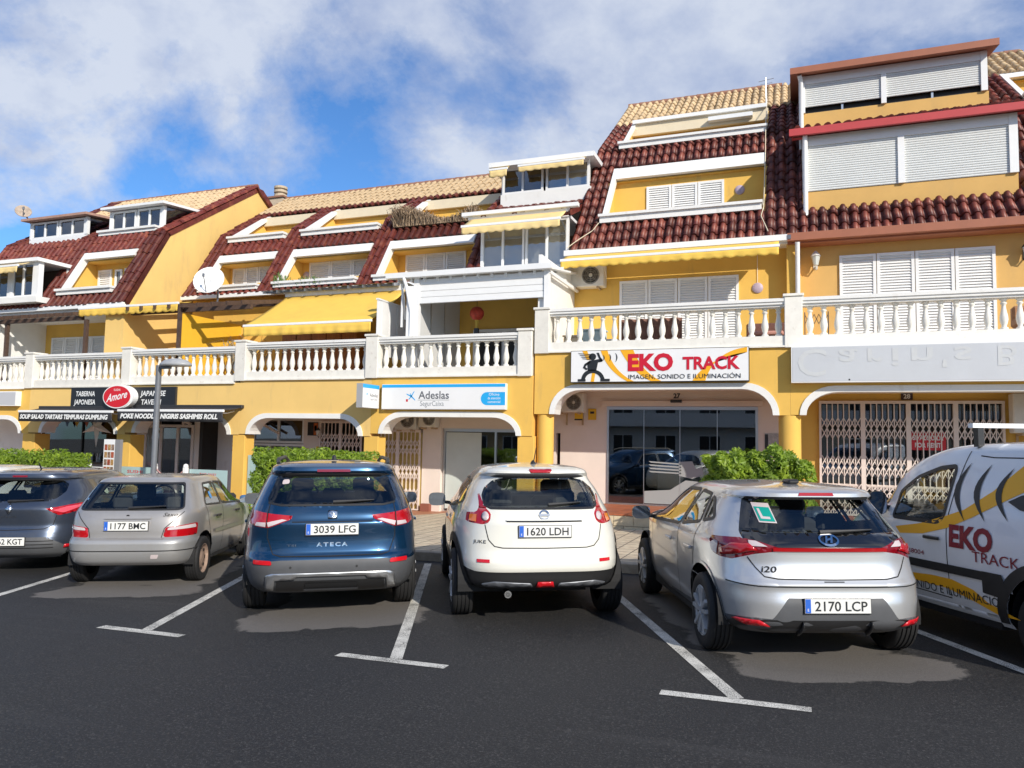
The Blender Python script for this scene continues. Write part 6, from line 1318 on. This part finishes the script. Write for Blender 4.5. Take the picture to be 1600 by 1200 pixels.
c.ctext('lettering','Saxo',GAP,-.50,.865,.06,fit=.17,shear=.3); c.ctext('lettering','D',mat('faint_badge',(.3,.29,.28),.4),.45,.86,.03,fit=.02); c.mirror(2.25,.90,TRIM,w=.18,h=.12,ex=.12); c.handles((1.02,1.98),.80,TRIM); c.wiper(.02,-.42,.965,.99); c.patch('bumper_scuff',rounded([(-.32,.36),(-.40,.36),(-.42,.41),(-.33,.41)],.01),LWHITE,off=.004)
c.patch('window_sticker',circ(1.05,1.08,.05,0,6.28,10),mat('sticker_blue',(.10,.35,.70),.5),'side',-1,.005)
# ---------------------------------------------------------------- blue-grey hatchback at frame edge
S=Shape([(.20,.16,3.85,.80),(.27,.05,3.95,.84),(.40,.0,4.03,.86),(.55,.03,4.06,.868),(.66,.065,4.04,.868),(.72,.06,4.02,.868),(.86,.05,3.9,.86),(.93,.085,3.72,.84),(.99,.14,3.3,.82),(1.24,.34,2.66,.66),(1.27,.36,2.6,.64),(1.285,.27,2.55,.635),(1.34,.28,2.35,.59),(1.37,.38,2.2,.53),(1.385,.5,2.1,.49)],
  [(.2,4.2),(.6,4.2),(.9,3.8),(1.1,3.6),(1.385,4)],[(.2,3.6),(.8,3.3),(1.385,4)],crown=.035)
c=CarB('parked_car','blue-grey hatchback with slim red lamps beside the old silver car',(-10.06,-8.77),25,S,fz=.0)
BG=carpaint('blue_grey_metallic',(.075,.095,.135),.7,.3,dirt=.12)
gl=[(-5,1.265),(.50,1.26),(.62,1.20),(.62,1.10),(.54,1.01),(.45,.975),(-5,.95)]; lt=rounded([(.46,.875),(.62,.78),(.85,.82),(1.06,.90),(1.06,.95),(.75,.92)],.03)
w1=rounded([(.85,1.03),(1.5,.99),(1.5,1.23),(1.15,1.21)],.06); w2=rounded([(1.56,.99),(2.7,.93),(2.2,1.22),(1.56,1.24)],.05)
c.shell([('rear_glass','rear',gl),('tail_lamp','rear',lt),('bumper','rear',[(-5,-1),(3,-1),(3,.30),(.82,.33),(.66,.42),(.50,.49),(-5,.50)]),('door_window','side',w1),('door_window','side',w2),('windscreen','side',[(2.8,1.0),(5,1.0),(5,1.27),(2.55,1.27)])],[],[(.62,.33,.37),(3.2,.33,.37)],
  {'rear_glass':CARGD,'tail_lamp':LRED,'bumper':GTRIM,'door_window':CARGL,'windscreen':CARGL},BG)
c.wheels(.62,3.2,.31,1.53,RIMS,wd=.20,arch=.37); c.under(.62,3.2,4.06,.866); c.cabin((.5,3.0),.72,.66,1.04,.85); winframe(c,[w1,w2],'side'); lips(c,(.62,3.2),.33,.375,.02,BG)
for sg in (1,-1): c.patch('reflector',[(sg*a,b) for a,b in [(.72,.34),(.90,.345),(.90,.385),(.74,.385)]],REFL,off=.01,thick=.008); c.patch('lamp_segment',[(sg*a,b) for a,b in rounded([(.55,.85),(.68,.815),(.95,.89),(.95,.915),(.72,.895)],.02)],mat('lamp_pink',(.75,.10,.14),.12,coat=1),off=.006)
for k in range(3): c.ribbon('bumper_groove',[(-.60,.35+.045*k),(.60,.35+.045*k)],.01,GAP,off=.005)
c.lines([[(.60,.78),(.56,.65),(.46,.60),(0,.585)]]); c.lines([[(1.53,.32),(1.53,1.22)],[(2.72,.32),(2.74,.93)]],'side')
c.plate('8062 KGT',0,.44); c.patch('badge',[(0,.945),(.045,.87),(0,.80),(-.045,.87)],CHROME,off=.012,thick=.01); c.ctext('lettering','CLIO',CHROME,-.0,.755,.035,fit=.2); c.patch('brake_lamp',[(-.10,1.30),(.10,1.30),(.10,1.325),(-.10,1.325)],LDRED,off=.006); c.wiper(.05,-.40,.975,.995); c.mirror(2.6,.93,BG); c.handles((1.75,),.80,BG); MB().tube([(.8,0,1.41),(.72,0,1.50)],[.012,.006],6).build('roof_aerial',TRIM,c.t)
c.patch('window_sticker',circ(1.15,1.10,.08,0,6.28,9),mat('sticker_pale',(.6,.66,.5),.5),'side',-1,.005)
# far white car, mostly out of frame
S=Shape([(.22,.1,3.8,.80),(.5,.0,4.0,.86),(.85,.08,3.8,.86),(.95,.15,3.2,.83),(1.25,.4,2.6,.66),(1.36,.55,2.2,.55),(1.38,.65,2.1,.5)],[(.22,4.4),(1.38,4)],[(.22,3.6),(1.38,4)],crown=.03)
c=CarB('parked_car','white car roof showing past the blue-grey hatchback',(-13.0,-7.75),25,S)
w1=rounded([(.85,1.03),(1.5,.99),(1.5,1.25),(1.15,1.22)],.06); w2=rounded([(1.56,.99),(2.7,.93),(2.2,1.24),(1.56,1.26)],.05)
c.shell([('rear_glass','rear',[(-5,1.24),(.5,1.24),(.6,1.0),(-5,.98)]),('door_window','side',w1),('door_window','side',w2),('tail_lamp','rear',[(.55,.75),(1,.8),(1,.95),(.6,.92)]),('windscreen','side',[(2.8,1.0),(5,1.0),(5,1.27),(2.55,1.27)])],[],[(.65,.33,.37),(3.2,.33,.37)],{'rear_glass':CARGD,'door_window':CARGL,'tail_lamp':LRED,'windscreen':CARGL},WHT)
c.wheels(.65,3.2,.31,1.5,RIMS,wd=.2,arch=.37); c.under(.65,3.2,4,.86); c.cabin((.5,3.0),.72,.66,1.04,.85); winframe(c,[w1,w2],'side'); lips(c,(.65,3.2),.33,.375,.02,WHT)
# ---------------------------------------------------------------- white van
S=Shape([(.26,.12,3.60,.82),(.34,.02,3.72,.87),(.50,.0,3.80,.895),(.66,.03,3.82,.90),(.90,.04,3.74,.90),(1.0,.05,3.62,.895),(1.08,.055,3.42,.885),(1.20,.07,3.02,.865),(1.50,.10,2.72,.80),(1.64,.12,2.46,.765),(1.72,.15,2.22,.735),(1.76,.19,2.05,.70),(1.785,.26,1.85,.65)],
  [(.26,9),(1.2,9),(1.785,7)],[(.26,4),(1.0,3.6),(1.3,4.5),(1.785,5)],crown=.03)
h=R_(30); f_=Vector((-math.sin(h),math.cos(h))); l_=Vector((-math.cos(h),-math.sin(h))); o_=Vector((1.15,-7.87))-l_*.90-f_*2.05
c=CarB('delivery_van','white delivery van with EKO TRACK lettering and amber swooshes',(o_.x,o_.y),30,S,cat='van',group='vans parked nose-in along the pavement')
VW=carpaint('van_white',(.74,.76,.79),.0,.35,dirt=.05)
w2=rounded([(2.51,1.06),(2.48,1.31),(2.21,1.47),(1.91,1.565),(1.72,1.585),(1.71,1.54),(1.79,1.12),(1.86,1.06)],.04)
c.shell([('door_window','side',w2),('windscreen','side',[(2.72,1.12),(5,1.12),(5,1.66),(2.36,1.66),(2.60,1.40)]),('cladding','side',[(-1,-1),(5,-1),(5,.35),(-1,.35)])],[],[(.72,.36,.385),(3.02,.36,.385)],{'door_window':CARGL,'windscreen':CARGL,'cladding':VW},VW)
c.wheels(.72,3.02,.32,1.56,RIMS,wd=.2,arch=.385); c.under(.72,3.02,3.8,.9); c.cabin((.3,2.9),.78,.78,1.25,.5,hx=()); winframe(c,[w2],'side',w=.035); lips(c,(.72,3.02),.36,.43,.10,TRIM,off=.014)
for sg in (1,-1): c.ribbon('side_moulding',[(1.17,.66),(2.60,.66)],.075,TRIM,'side',sg,.016); c.patch('moulding_step',[(1.05,.50),(1.33,.52),(1.33,.70),(1.12,.70)],TRIM,'side',sg,.016)
c.lines([[(1.58,1.72),(1.68,1.40),(1.745,1.09),(1.745,.75),(1.72,.42)],[(1.45,1.68),(1.30,1.665),(.4,1.66)],[(1.72,.40),(2.65,.42),(2.78,.8),(2.72,1.06)]],'side')
VAMB=TXTY; VTX=mat('van_maroon_print',(.22,.006,.02),.4)
for sg in (1,):
    c.patch('swoosh_print',[(2.45,.97),(2.10,1.03),(1.76,1.13),(1.55,1.20),(1.25,1.38),(.95,1.62),(.70,1.66),(.70,1.45),(.95,1.38),(1.10,1.31),(1.45,1.14),(1.74,1.02),(2.05,.94),(2.38,.91)],VAMB,'side',sg,.004); c.patch('swoosh_print',[(2.3,.545),(1.95,.57),(1.70,.57),(1.45,.52),(1.30,.44),(.98,.36),(1.20,.355),(1.45,.42),(1.75,.48),(2.3,.49)],VAMB,'side',sg,.004)
    for cx,k in ((1.60,1.0),(1.37,.95),(1.13,.85)):
        c.patch('sound_wave_print',[(cx-.07+.16*math.sin(math.pi*i/10),1.36+.26*k*(1-i/5)) for i in range(11)]+[(cx-.07+.095*math.sin(math.pi*i/10),1.36+.26*k*(1-i/5)) for i in range(9,0,-1)],TXTK,'side',sg,.007)
    c.ctext('lettering','EKO',VTX,1.46,.87,.26,'side',sg,.007,fit=.50,bold=.012); c.ctext('lettering','TRACK',VTX,1.19,.765,.13,'side',sg,.0075,fit=.50,bold=.0); c.ctext('lettering','IMAGEN, SONIDO E ILUMINACI\u00d3N',TXTK,1.92,.425,.105,'side',sg,.008,fit=1.65)
    c.ctext('lettering','38004',VTX,2.15,.74,.06,'side',sg,.006,fit=.22)
    c.patch('figure_print',[(1.08,1.30),(.95,1.36),(.7,1.40),(.7,1.2),(.95,1.24)],TXTK,'side',sg,.009)
c.lines([[(0,.45),(0,1.70)]],sym=False); c.lines([[(.74,.45),(.72,1.0),(.64,1.66),(0,1.68)],[(.74,.45),(0,.44)]])
for sg in (1,-1):
    c.patch('rear_window',rounded([(sg*.06,1.06),(sg*.62,1.06),(sg*.56,1.55),(sg*.06,1.56)],.05),mat('gloss_black',(0,0,0)),off=.005); c.patch('tail_lamp',rounded([(sg*.80,.78),(sg*.90,.78),(sg*.86,1.2),(sg*.78,1.2)],.03),LRED,off=.012,thick=.01)
c.ribbon('rear_bumper',[(-.88,.46),(.88,.46)],.12,TRIM,off=.02); c.plate('4417 JSD',.35,.80)
c.mirror(2.62,1.14,TRIM,w=.20,h=.24,ex=.14); c.handles((1.82,),.915,TRIM)
for x in (.5,1.5):
    p=box('roof_bar',(x,x+.06,-.78,.78,1.93,1.97),CLEANW,c.t)
    for y in (-.70,.70): box('bar_foot',(x+.002,x+.058,y-.03,y+.03,1.76,1.929),TRIM,p)
# ================================================================== street things
def foliage(par,name,pts_fn,n,size,m,seed):
    r=random.Random(seed); V=[];F=[]
    for i in range(n):
        p,nr=pts_fn(r); p=Vector(p); nr=Vector(nr); d=(nr+Vector((r.gauss(0,.6),r.gauss(0,.6),r.gauss(0,.6)))).normalized(); u=d.cross(Vector((r.gauss(0,1),r.gauss(0,1),r.gauss(0,1)))).normalized(); w=d.cross(u); s=size*r.uniform(.6,1.3)
        k=len(V); dn=d*s*.18
        V+=[tuple(p-u*s),tuple(p+w*s*.45-dn),tuple(p+u*s),tuple(p-w*s*.45-dn)]; F+=[(k,k+1,k+2),(k,k+2,k+3)]
    return mk(name,V,F,m,par)
def leafmat(name,c):
    m=mat(name,c,.5,var=.45,scale=7,var2=((c[0]*2.0,c[1]*1.7,c[2]*1.1),3.5,.5,.72)); t=m.node_tree; b=t.nodes['Principled BSDF']
    tr=t.nodes.new('ShaderNodeBsdfTranslucent'); mx=t.nodes.new('ShaderNodeMixShader'); mx.inputs[0].default_value=.3; tr.inputs[0].default_value=(c[0]*1.6,c[1]*1.8,c[2]*.8,1); o=[n for n in t.nodes if n.type=='OUTPUT_MATERIAL'][0]
    t.links.new(b.outputs[0],mx.inputs[1]); t.links.new(tr.outputs[0],mx.inputs[2]); t.links.new(mx.outputs[0],o.inputs[0]); return m
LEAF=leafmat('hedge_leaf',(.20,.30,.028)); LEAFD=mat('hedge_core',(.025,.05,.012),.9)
def hedge(label,x0,x1,y0,y1,z0,z1,n,rnd=.25,seed=1,size=.05,name='hedge'):
    t=thing(name,label,'hedge',((x0+x1)/2,(y0+y1)/2,z0),group='clipped hedges on the pavement')
    cx,cy,cz=(x0+x1)/2,(y0+y1)/2,(z0+z1)/2; a,b,c=(x1-x0)/2,(y1-y0)/2,(z1-z0)/2; ex=2/rnd if rnd else 8
    def fn(r):
        while True:
            u=[r.uniform(-1,1) for _ in range(3)]; k=r.choice((0,1,1,2,2)); u[k]=math.copysign(1,u[k]) if k!=1 else -abs(math.copysign(1,u[k]))
            s=sum(abs(q)**ex for q in u)**(1/ex); q=[v/s for v in u]; 
            depth=r.random()**2*.16; bump=.05*math.sin(q[0]*a*9+seed)+.05*math.sin(q[2]*c*11+q[0]*a*5)+.04*math.sin(q[0]*a*21+q[2]*9)
            p=(cx+q[0]*(a-depth+bump),cy+q[1]*(b-depth+bump),cz+q[2]*(c-depth+bump)); nn=[math.copysign(abs(v)**(ex-1),v) for v in q]; return p,nn
    foliage(t,'foliage',fn,n,size,LEAF,seed)
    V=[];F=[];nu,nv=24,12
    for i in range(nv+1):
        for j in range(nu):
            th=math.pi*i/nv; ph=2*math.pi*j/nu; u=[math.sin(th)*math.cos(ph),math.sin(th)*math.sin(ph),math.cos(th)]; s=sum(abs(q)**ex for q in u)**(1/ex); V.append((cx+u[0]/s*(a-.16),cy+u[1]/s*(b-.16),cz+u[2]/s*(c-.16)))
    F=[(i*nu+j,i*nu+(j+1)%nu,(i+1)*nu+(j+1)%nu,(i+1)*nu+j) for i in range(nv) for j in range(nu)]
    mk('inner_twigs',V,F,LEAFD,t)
    MB().tube([(cx,cy,z0-.5),(cx,cy,z0+.3)],.05,7).build('stem',WOODD,t); return t
hedge('broad clipped green hedge behind the blue SUV',-10.75,-8.25,-3.2,-2.0,.15,1.50,17000,.20,3,.042)
hedge('leafy green shrub between glass shopfront and long folding grille',-1.50,.28,-2.8,-1.7,.45,1.72,10000,.36,5,.055)
hedge('long low clipped hedge in front of tavern',-19.6,-16.2,-3.1,-2.1,.2,1.28,14000,.2,9,.045)
# street lamp
t=thing('street_lamp','slim grey street lamp with flat hooded head before tavern','street lamp',(-12.96,-3.5,gz(-13,-3.5)+.13)); zb=gz(-13,-3.5)+.13
MB().tube([(-12.96,-3.5,zb),(-12.96,-3.5,3.32)],.062,12).build('pole',LAMPG,t,smooth=True); MB().lathe([(.10,zb),(.10,zb+.25),(.065,zb+.3)],(-12.96,-3.5,0),12).build('base',LAMPG,t,smooth=True); MB().box(-12.99,-12.62,-3.53,-3.47,3.24,3.32).build('arm',LAMPG,t,bevel=.01)
V=[];F=[];n=16
for k,(s_,z_) in enumerate(((1,0),(.97,.05),(.72,.12),(.3,.155),(.02,.16))):
    for j in range(n): a_=2*math.pi*j/n; V.append((-12.50+.40*s_*math.cos(a_),-3.5+.24*s_*math.sin(a_),3.30+z_))
F=[(k*n+j,k*n+(j+1)%n,(k+1)*n+(j+1)%n,(k+1)*n+j) for k in range(4) for j in range(n)]+[tuple(range(n-1,-1,-1))]
mk('lamp_head',V,F,mat('lamp_head_grey',(.36,.37,.38),.4,var=.1),t,True)
# menu board
t=thing('menu_board','tall white menu board with food photographs beside tavern column','menu board',(-16.4,-1.5,.0)); MB().box(-16.66,-16.28,-1.58,-1.50,.0,1.66).build('panel',SIGNW,t); MB().box(-16.28,-16.10,-1.58,-1.50,.0,1.66).build('side_panel',mat('board_grey',(.22,.22,.23),.5),t)
fm=[mat('food_%d'%k,cc,.5,var=.7,scale=28) for k,cc in enumerate(((.42,.10,.05),(.45,.26,.10),(.30,.20,.14)))]
for r in range(6):
    for q in range(3): flat('food_photo',[(-16.63+q*.115,1.38-r*.19),(-16.53+q*.115,1.38-r*.19),(-16.53+q*.115,1.53-r*.19),(-16.63+q*.115,1.53-r*.19)],fm[(r+q)%3],t,(0,-1.5835,0),ux,uz)
# rope posts and glass screens of the tavern
def post_(label,x):
    t=thing('rope_post',label,'post',(x,-1.25,-.1)); MB().box(x-.05,x+.05,-1.30,-1.20,-.1,1.0).build('shaft',CLEANW,t,bevel=.006); MB().lathe([(.05,0),(.065,.02),(.05,.07),(.01,.09)],(x,-1.25,1.0),10).build('cap',CLEANW,t)
post_('white rope post next to the street lamp',-15.25); post_('white rope post at end of red-lettered glass screen',-14.25)
rp=MB().tube([(-15.2+.9*k/8,-1.25,.93-.22*math.sin(math.pi*k/8)) for k in range(9)],.016,6).build('rope',mat('rope_red_white',(.55,.30,.28),.8,var=.4,scale=10)); tag(rp,'pale slack rope between two white posts','rope')
REDT=mat('red_glass_print',(.50,.04,.05),.5)
for lab,a,b,ls in (('frosted teal screen with red lettering left of rope posts',-16.5,-15.45,('SUSHI','FUSION','TAPAS')),('frosted teal screen with red lettering right of rope posts',-14.18,-13.0,('TAKE AWAY','SUSHI BAR'))):
    t=thing('glass_screen',lab,'glass panel',((a+b)/2,-1.2,-.1)); MB().box(a,b,-1.20,-1.185,-.05,.96).build('pane',TEALGL,t); MB().box(a,b,-1.21,-1.175,-.08,-.05).build('rail',ALU,t)
    for k,s_ in enumerate(ls): text('lettering',s_,REDT,t,((a+b)/2,-1.2025,.80-k*.13),ux,uz,.11,bold=.002,fit=.42+.1*(k==0))
t=thing('low_fence','white low fence of rings by the tavern hedge','fence',(-17.2,-1.3,-.1)); MB().box(-18.2,-16.7,-1.33,-1.28,.88,.93).box(-18.2,-16.7,-1.33,-1.28,.70,.74).build('rail',CLEANW,t)
for k in range(8): MB().tube([(-18.1+k*.18+.07*math.cos(a_),-1.30,.81+.065*math.sin(a_)) for a_ in np.linspace(0,2*math.pi,13)],.012,5,False).build('ring',CLEANW,t)
for x in (-18.2,-17.45,-16.72): MB().box(x-.035,x+.035,-1.34,-1.27,-.1,1.02).build('post',CLEANW,t)
# tavern front: left bay
TW_=mat('tavern_frame',(.78,.75,.71),.6)
window(B1,-23.1,-19.5,.92,2.28,FW+.05,2,BLACK,SHOPGL,.05)
t=thing('star_lantern','large white paper star hanging in tavern window','lantern',(-20.6,1.2,2.3)); P_=[]
for k in range(10): a_=math.pi/2+k*math.pi/5; rr=.62 if k%2==0 else .17; P_.append((rr*math.cos(a_)*-1,-rr*math.sin(a_)))
V=[(-19.5+p[0],.60,2.0+p[1]) for p in P_]+[(-19.5,.48,2.0),(-19.5,.72,2.0)]; mk('star',V,[(k,(k+1)%10,10) for k in range(10)]+[((k+1)%10,k,11) for k in range(10)],mat('paper_white',(.82,.79,.72),.8),t)
MB().tube([(-19.5,.60,2.15),(-19.5,.60,2.7)],.008,5).build('cord',DARKM,t)
t=thing('bunting','string of small coloured flags inside the tavern window','bunting',(-21.3,1.3,2.2)); MB().tube([(-22.3,1.35,2.25),(-21.3,1.35,2.15),(-20.3,1.35,2.25)],.006,5).build('string',DARKM,t)
for k,cc in enumerate(((.5,.08,.05),(.1,.2,.4),(.55,.42,.08),(.4,.15,.1),(.5,.4,.05))): flat('flag',[(-22.2+k*.42,2.2),(-21.95+k*.42,2.2),(-22.07+k*.42,1.97)],mat('flag_%d'%k,cc,.8),t,(0,1.34,0),ux,uz)
counter('grey tavern counter below window with bottles',-23,-19.6,1.3,1.58,-.12,.9,mat('counter_grey',(.30,.29,.27),.7))
gm=mat('bottle_glass',(.30,.36,.36),.1)
for k in range(14):
    x=-22.0+k*.17; b_=MB().lathe([(.035,0),(.035,.16),(.014,.21),(.014,.28)],(x,1.45+.05*(k%2),.9),8).build('bottle',gm if k%3 else mat('bottle_white',(.6,.6,.58),.3),smooth=True); tag(b_,'small glass bottle in a row on the tavern counter','bottle','bottles on the tavern counter')
t=thing('bench_seat','red curved sofa end behind the tavern fence','seat',(-20.6,-.3,-.12)); MB().prism([(-21.4,.45),(-21.3,.95),(-21.0,1.05),(-20.6,.85),(-20.0,.80),(-19.9,.70),(-20.1,.45)],.5,'y',-.4).build('cushion',mat('sofa_red',(.30,.02,.03),.6,var=.2),t,bevel=.03); MB().box(-21.3,-20.1,-.38,.08,-.12,.45).build('base',DARKM,t)
# tavern front: right bay doors
t=thing('tavern_door','white-framed glass tavern doors under a small pediment','door',(-17.6,FW,-.1))
fb=MB()
for x in (-18.62,-18.0,-17.35,-16.78): fb.box(x-.045,x+.045,FW-.04,FW+.04,-.1,2.02)
fb.box(-18.66,-16.74,FW-.045,FW+.045,2.02,2.1).box(-18.2,-18.1,FW-.04,FW+.04,2.1,2.4).box(-17.2,-17.1,FW-.04,FW+.04,2.1,2.4).bar((-18.5,FW-.05,2.12),(-17.65,FW-.05,2.42),.07).bar((-16.85,FW-.05,2.12),(-17.65,FW-.05,2.42),.07).build('frame',TW_,t)
for a,b in ((-18.57,-18.05),(-17.95,-17.4),(-17.3,-16.83)): box('glass_leaf',(a,b,FW-.006,FW+.006,-.08,2.0),SHOPGL,t)
box('red_curtain',(-18.5,-17.9,FW+.3,FW+.32,0,2),mat('dark_red_curtain',(.16,.02,.025),.8,var=.3,aniso=(10,1,.3)),t)
MB().box(-15.98,-15.86,1.0,FW,-.12,2.4).build('door_post',BLACK,B2)
poster('yellow alarm box on white wall beside tavern doors',-16.42,-16.18,1.55,1.85,FW,ALARM,[(TXTK,.1,.9,.35,.6)]); poster('yellow warning triangle notice under alarm box',-16.38,-16.2,1.05,1.35,FW,mat('notice_ochre',(.6,.34,.03),.5),[(TXTK,.4,.6,.3,.6)])
poster('faint red-lettered menu sheet on white wall by tavern column',-15.4,-14.95,.9,1.95,FW,WHITE,[(REDT,.2,.8,.8,.84),(REDT,.2,.8,.68,.72),(REDT,.2,.75,.56,.6),(REDT,.2,.8,.44,.48)])
# things on the terraces
t=thing('sofa','dark brown rattan seat behind balusters on right terrace','seat',(-.55,1.2,3.84)); MB().box(-1.0,-.15,1.0,1.6,3.84,4.2).box(-1.0,-.15,1.55,1.7,4.2,4.55).build('frame',mat('rattan',(.16,.07,.05),.8,var=.3,scale=30),t,bevel=.03); MB().box(-.95,-.2,1.02,1.5,4.2,4.3).build('cushion',mat('pink_cushion',(.5,.25,.2),.8),t,bevel=.03)
t=thing('curtain_screen','brown patterned cloth hung behind balusters below first-floor shutters','cloth',(-3.0,.6,3.84)); n=26; V=[];
for k in range(n+1):
    x=-3.65+1.35*k/n; y=.6+.05*math.sin(k*1.3); V+=[(x,y,3.9),(x,y,4.6)]
mk('cloth',V,[(2*k,2*k+2,2*k+3,2*k+1) for k in range(n)],mat('brown_cloth',(.24,.13,.10),.9,var=.4,scale=6),t,True)
for lab,x,cc,w_,h_ in (('pale blue storage box behind balusters near air conditioner',-4.35,(.45,.60,.66),.5,.55),('cream bag behind balusters near the terrace corner',-4.85,(.68,.60,.46),.4,.42),('white planter behind balusters under air conditioner',-3.95,(.75,.73,.68),.35,.3)):
    t=thing('terrace_box',lab,'box',(x,.8,3.84)); MB().box(x-w_/2,x+w_/2,.7,1.1,3.84,3.84+h_).build('body',mat('box_%s'%lab[:4],cc,.6,var=.15),t,bevel=.03); MB().box(x-w_/2-.02,x+w_/2+.02,.68,1.12,3.84+h_,3.88+h_).build('lid',mat('box_%s'%lab[:4],cc),t,bevel=.01)
t=thing('sofa','brown tan armchair behind balusters at right end of terrace',  'seat',(4.3,1.0,3.84)); MB().box(4.1,5.1,.8,1.5,3.84,4.25).box(4.1,5.1,1.4,1.6,4.25,4.7).box(4.1,4.25,.8,1.5,4.25,4.45).build('frame',mat('tan_seat',(.40,.20,.09),.7,var=.25),t,bevel=.05)
t=thing('drying_rack','small folding drying rack behind balusters beside downpipe','rack',(.5,.6,3.84)); b_=MB()
for k in range(5): b_.bar((.22+k*.09,.6,4.35),(.31+k*.09,.6,4.55),.012).bar((.22+k*.09,.6,4.55),(.31+k*.09,.6,4.35),.012)
b_.bar((.22,.6,3.84),(.22,.6,4.6),.02).bar((.67,.6,3.84),(.67,.6,4.6),.02).build('frame',GREYM,t)

# ================================================================== terraces across the street (seen in the glass)
def opposite(label,x0,x1,y,h,wc):
    z0=gz((x0+x1)/2,y)-.3; t=thing('apartment_house',label,'house',((x0+x1)/2,y,z0)); m=mat('opposite_%s'%wc[0],wc[1],.8,var=.08)
    MB().box(x0,x1,y-8,y,z0,z0+h).build('wall',m,t); MB().box(x0-.3,x1+.3,y-8.3,y+.5,z0+h,z0+h+.25).build('roof',MORTAR,t)
    n=int((x1-x0)/3)
    for f in range(int(h/3)):
        if f: MB().box(x0,x1,y,y+1.2,z0+f*3,z0+f*3+.15).box(x0,x1,y+1.12,y+1.2,z0+f*3+.15,z0+f*3+1.0).build('balcony',WHITE,t)
        for i in range(n):
            a=x0+(i+.5)*(x1-x0)/n; window(t,a-.8,a+.8,z0+f*3+.3,z0+f*3+2.4,y+.06,2,CLEANW,BLACK)
opposite('white terraced house across the street, reflected in the shop glass',-14,-1,-38,9,('white',(.72,.70,.66)))
opposite('cream terraced house across the street behind parked cars',-1,13,-38,8,('cream',(.68,.60,.46)))
opposite('low ochre house at the far corner across the street',-32,-14,-38,6,('ochre',(.60,.42,.22)))
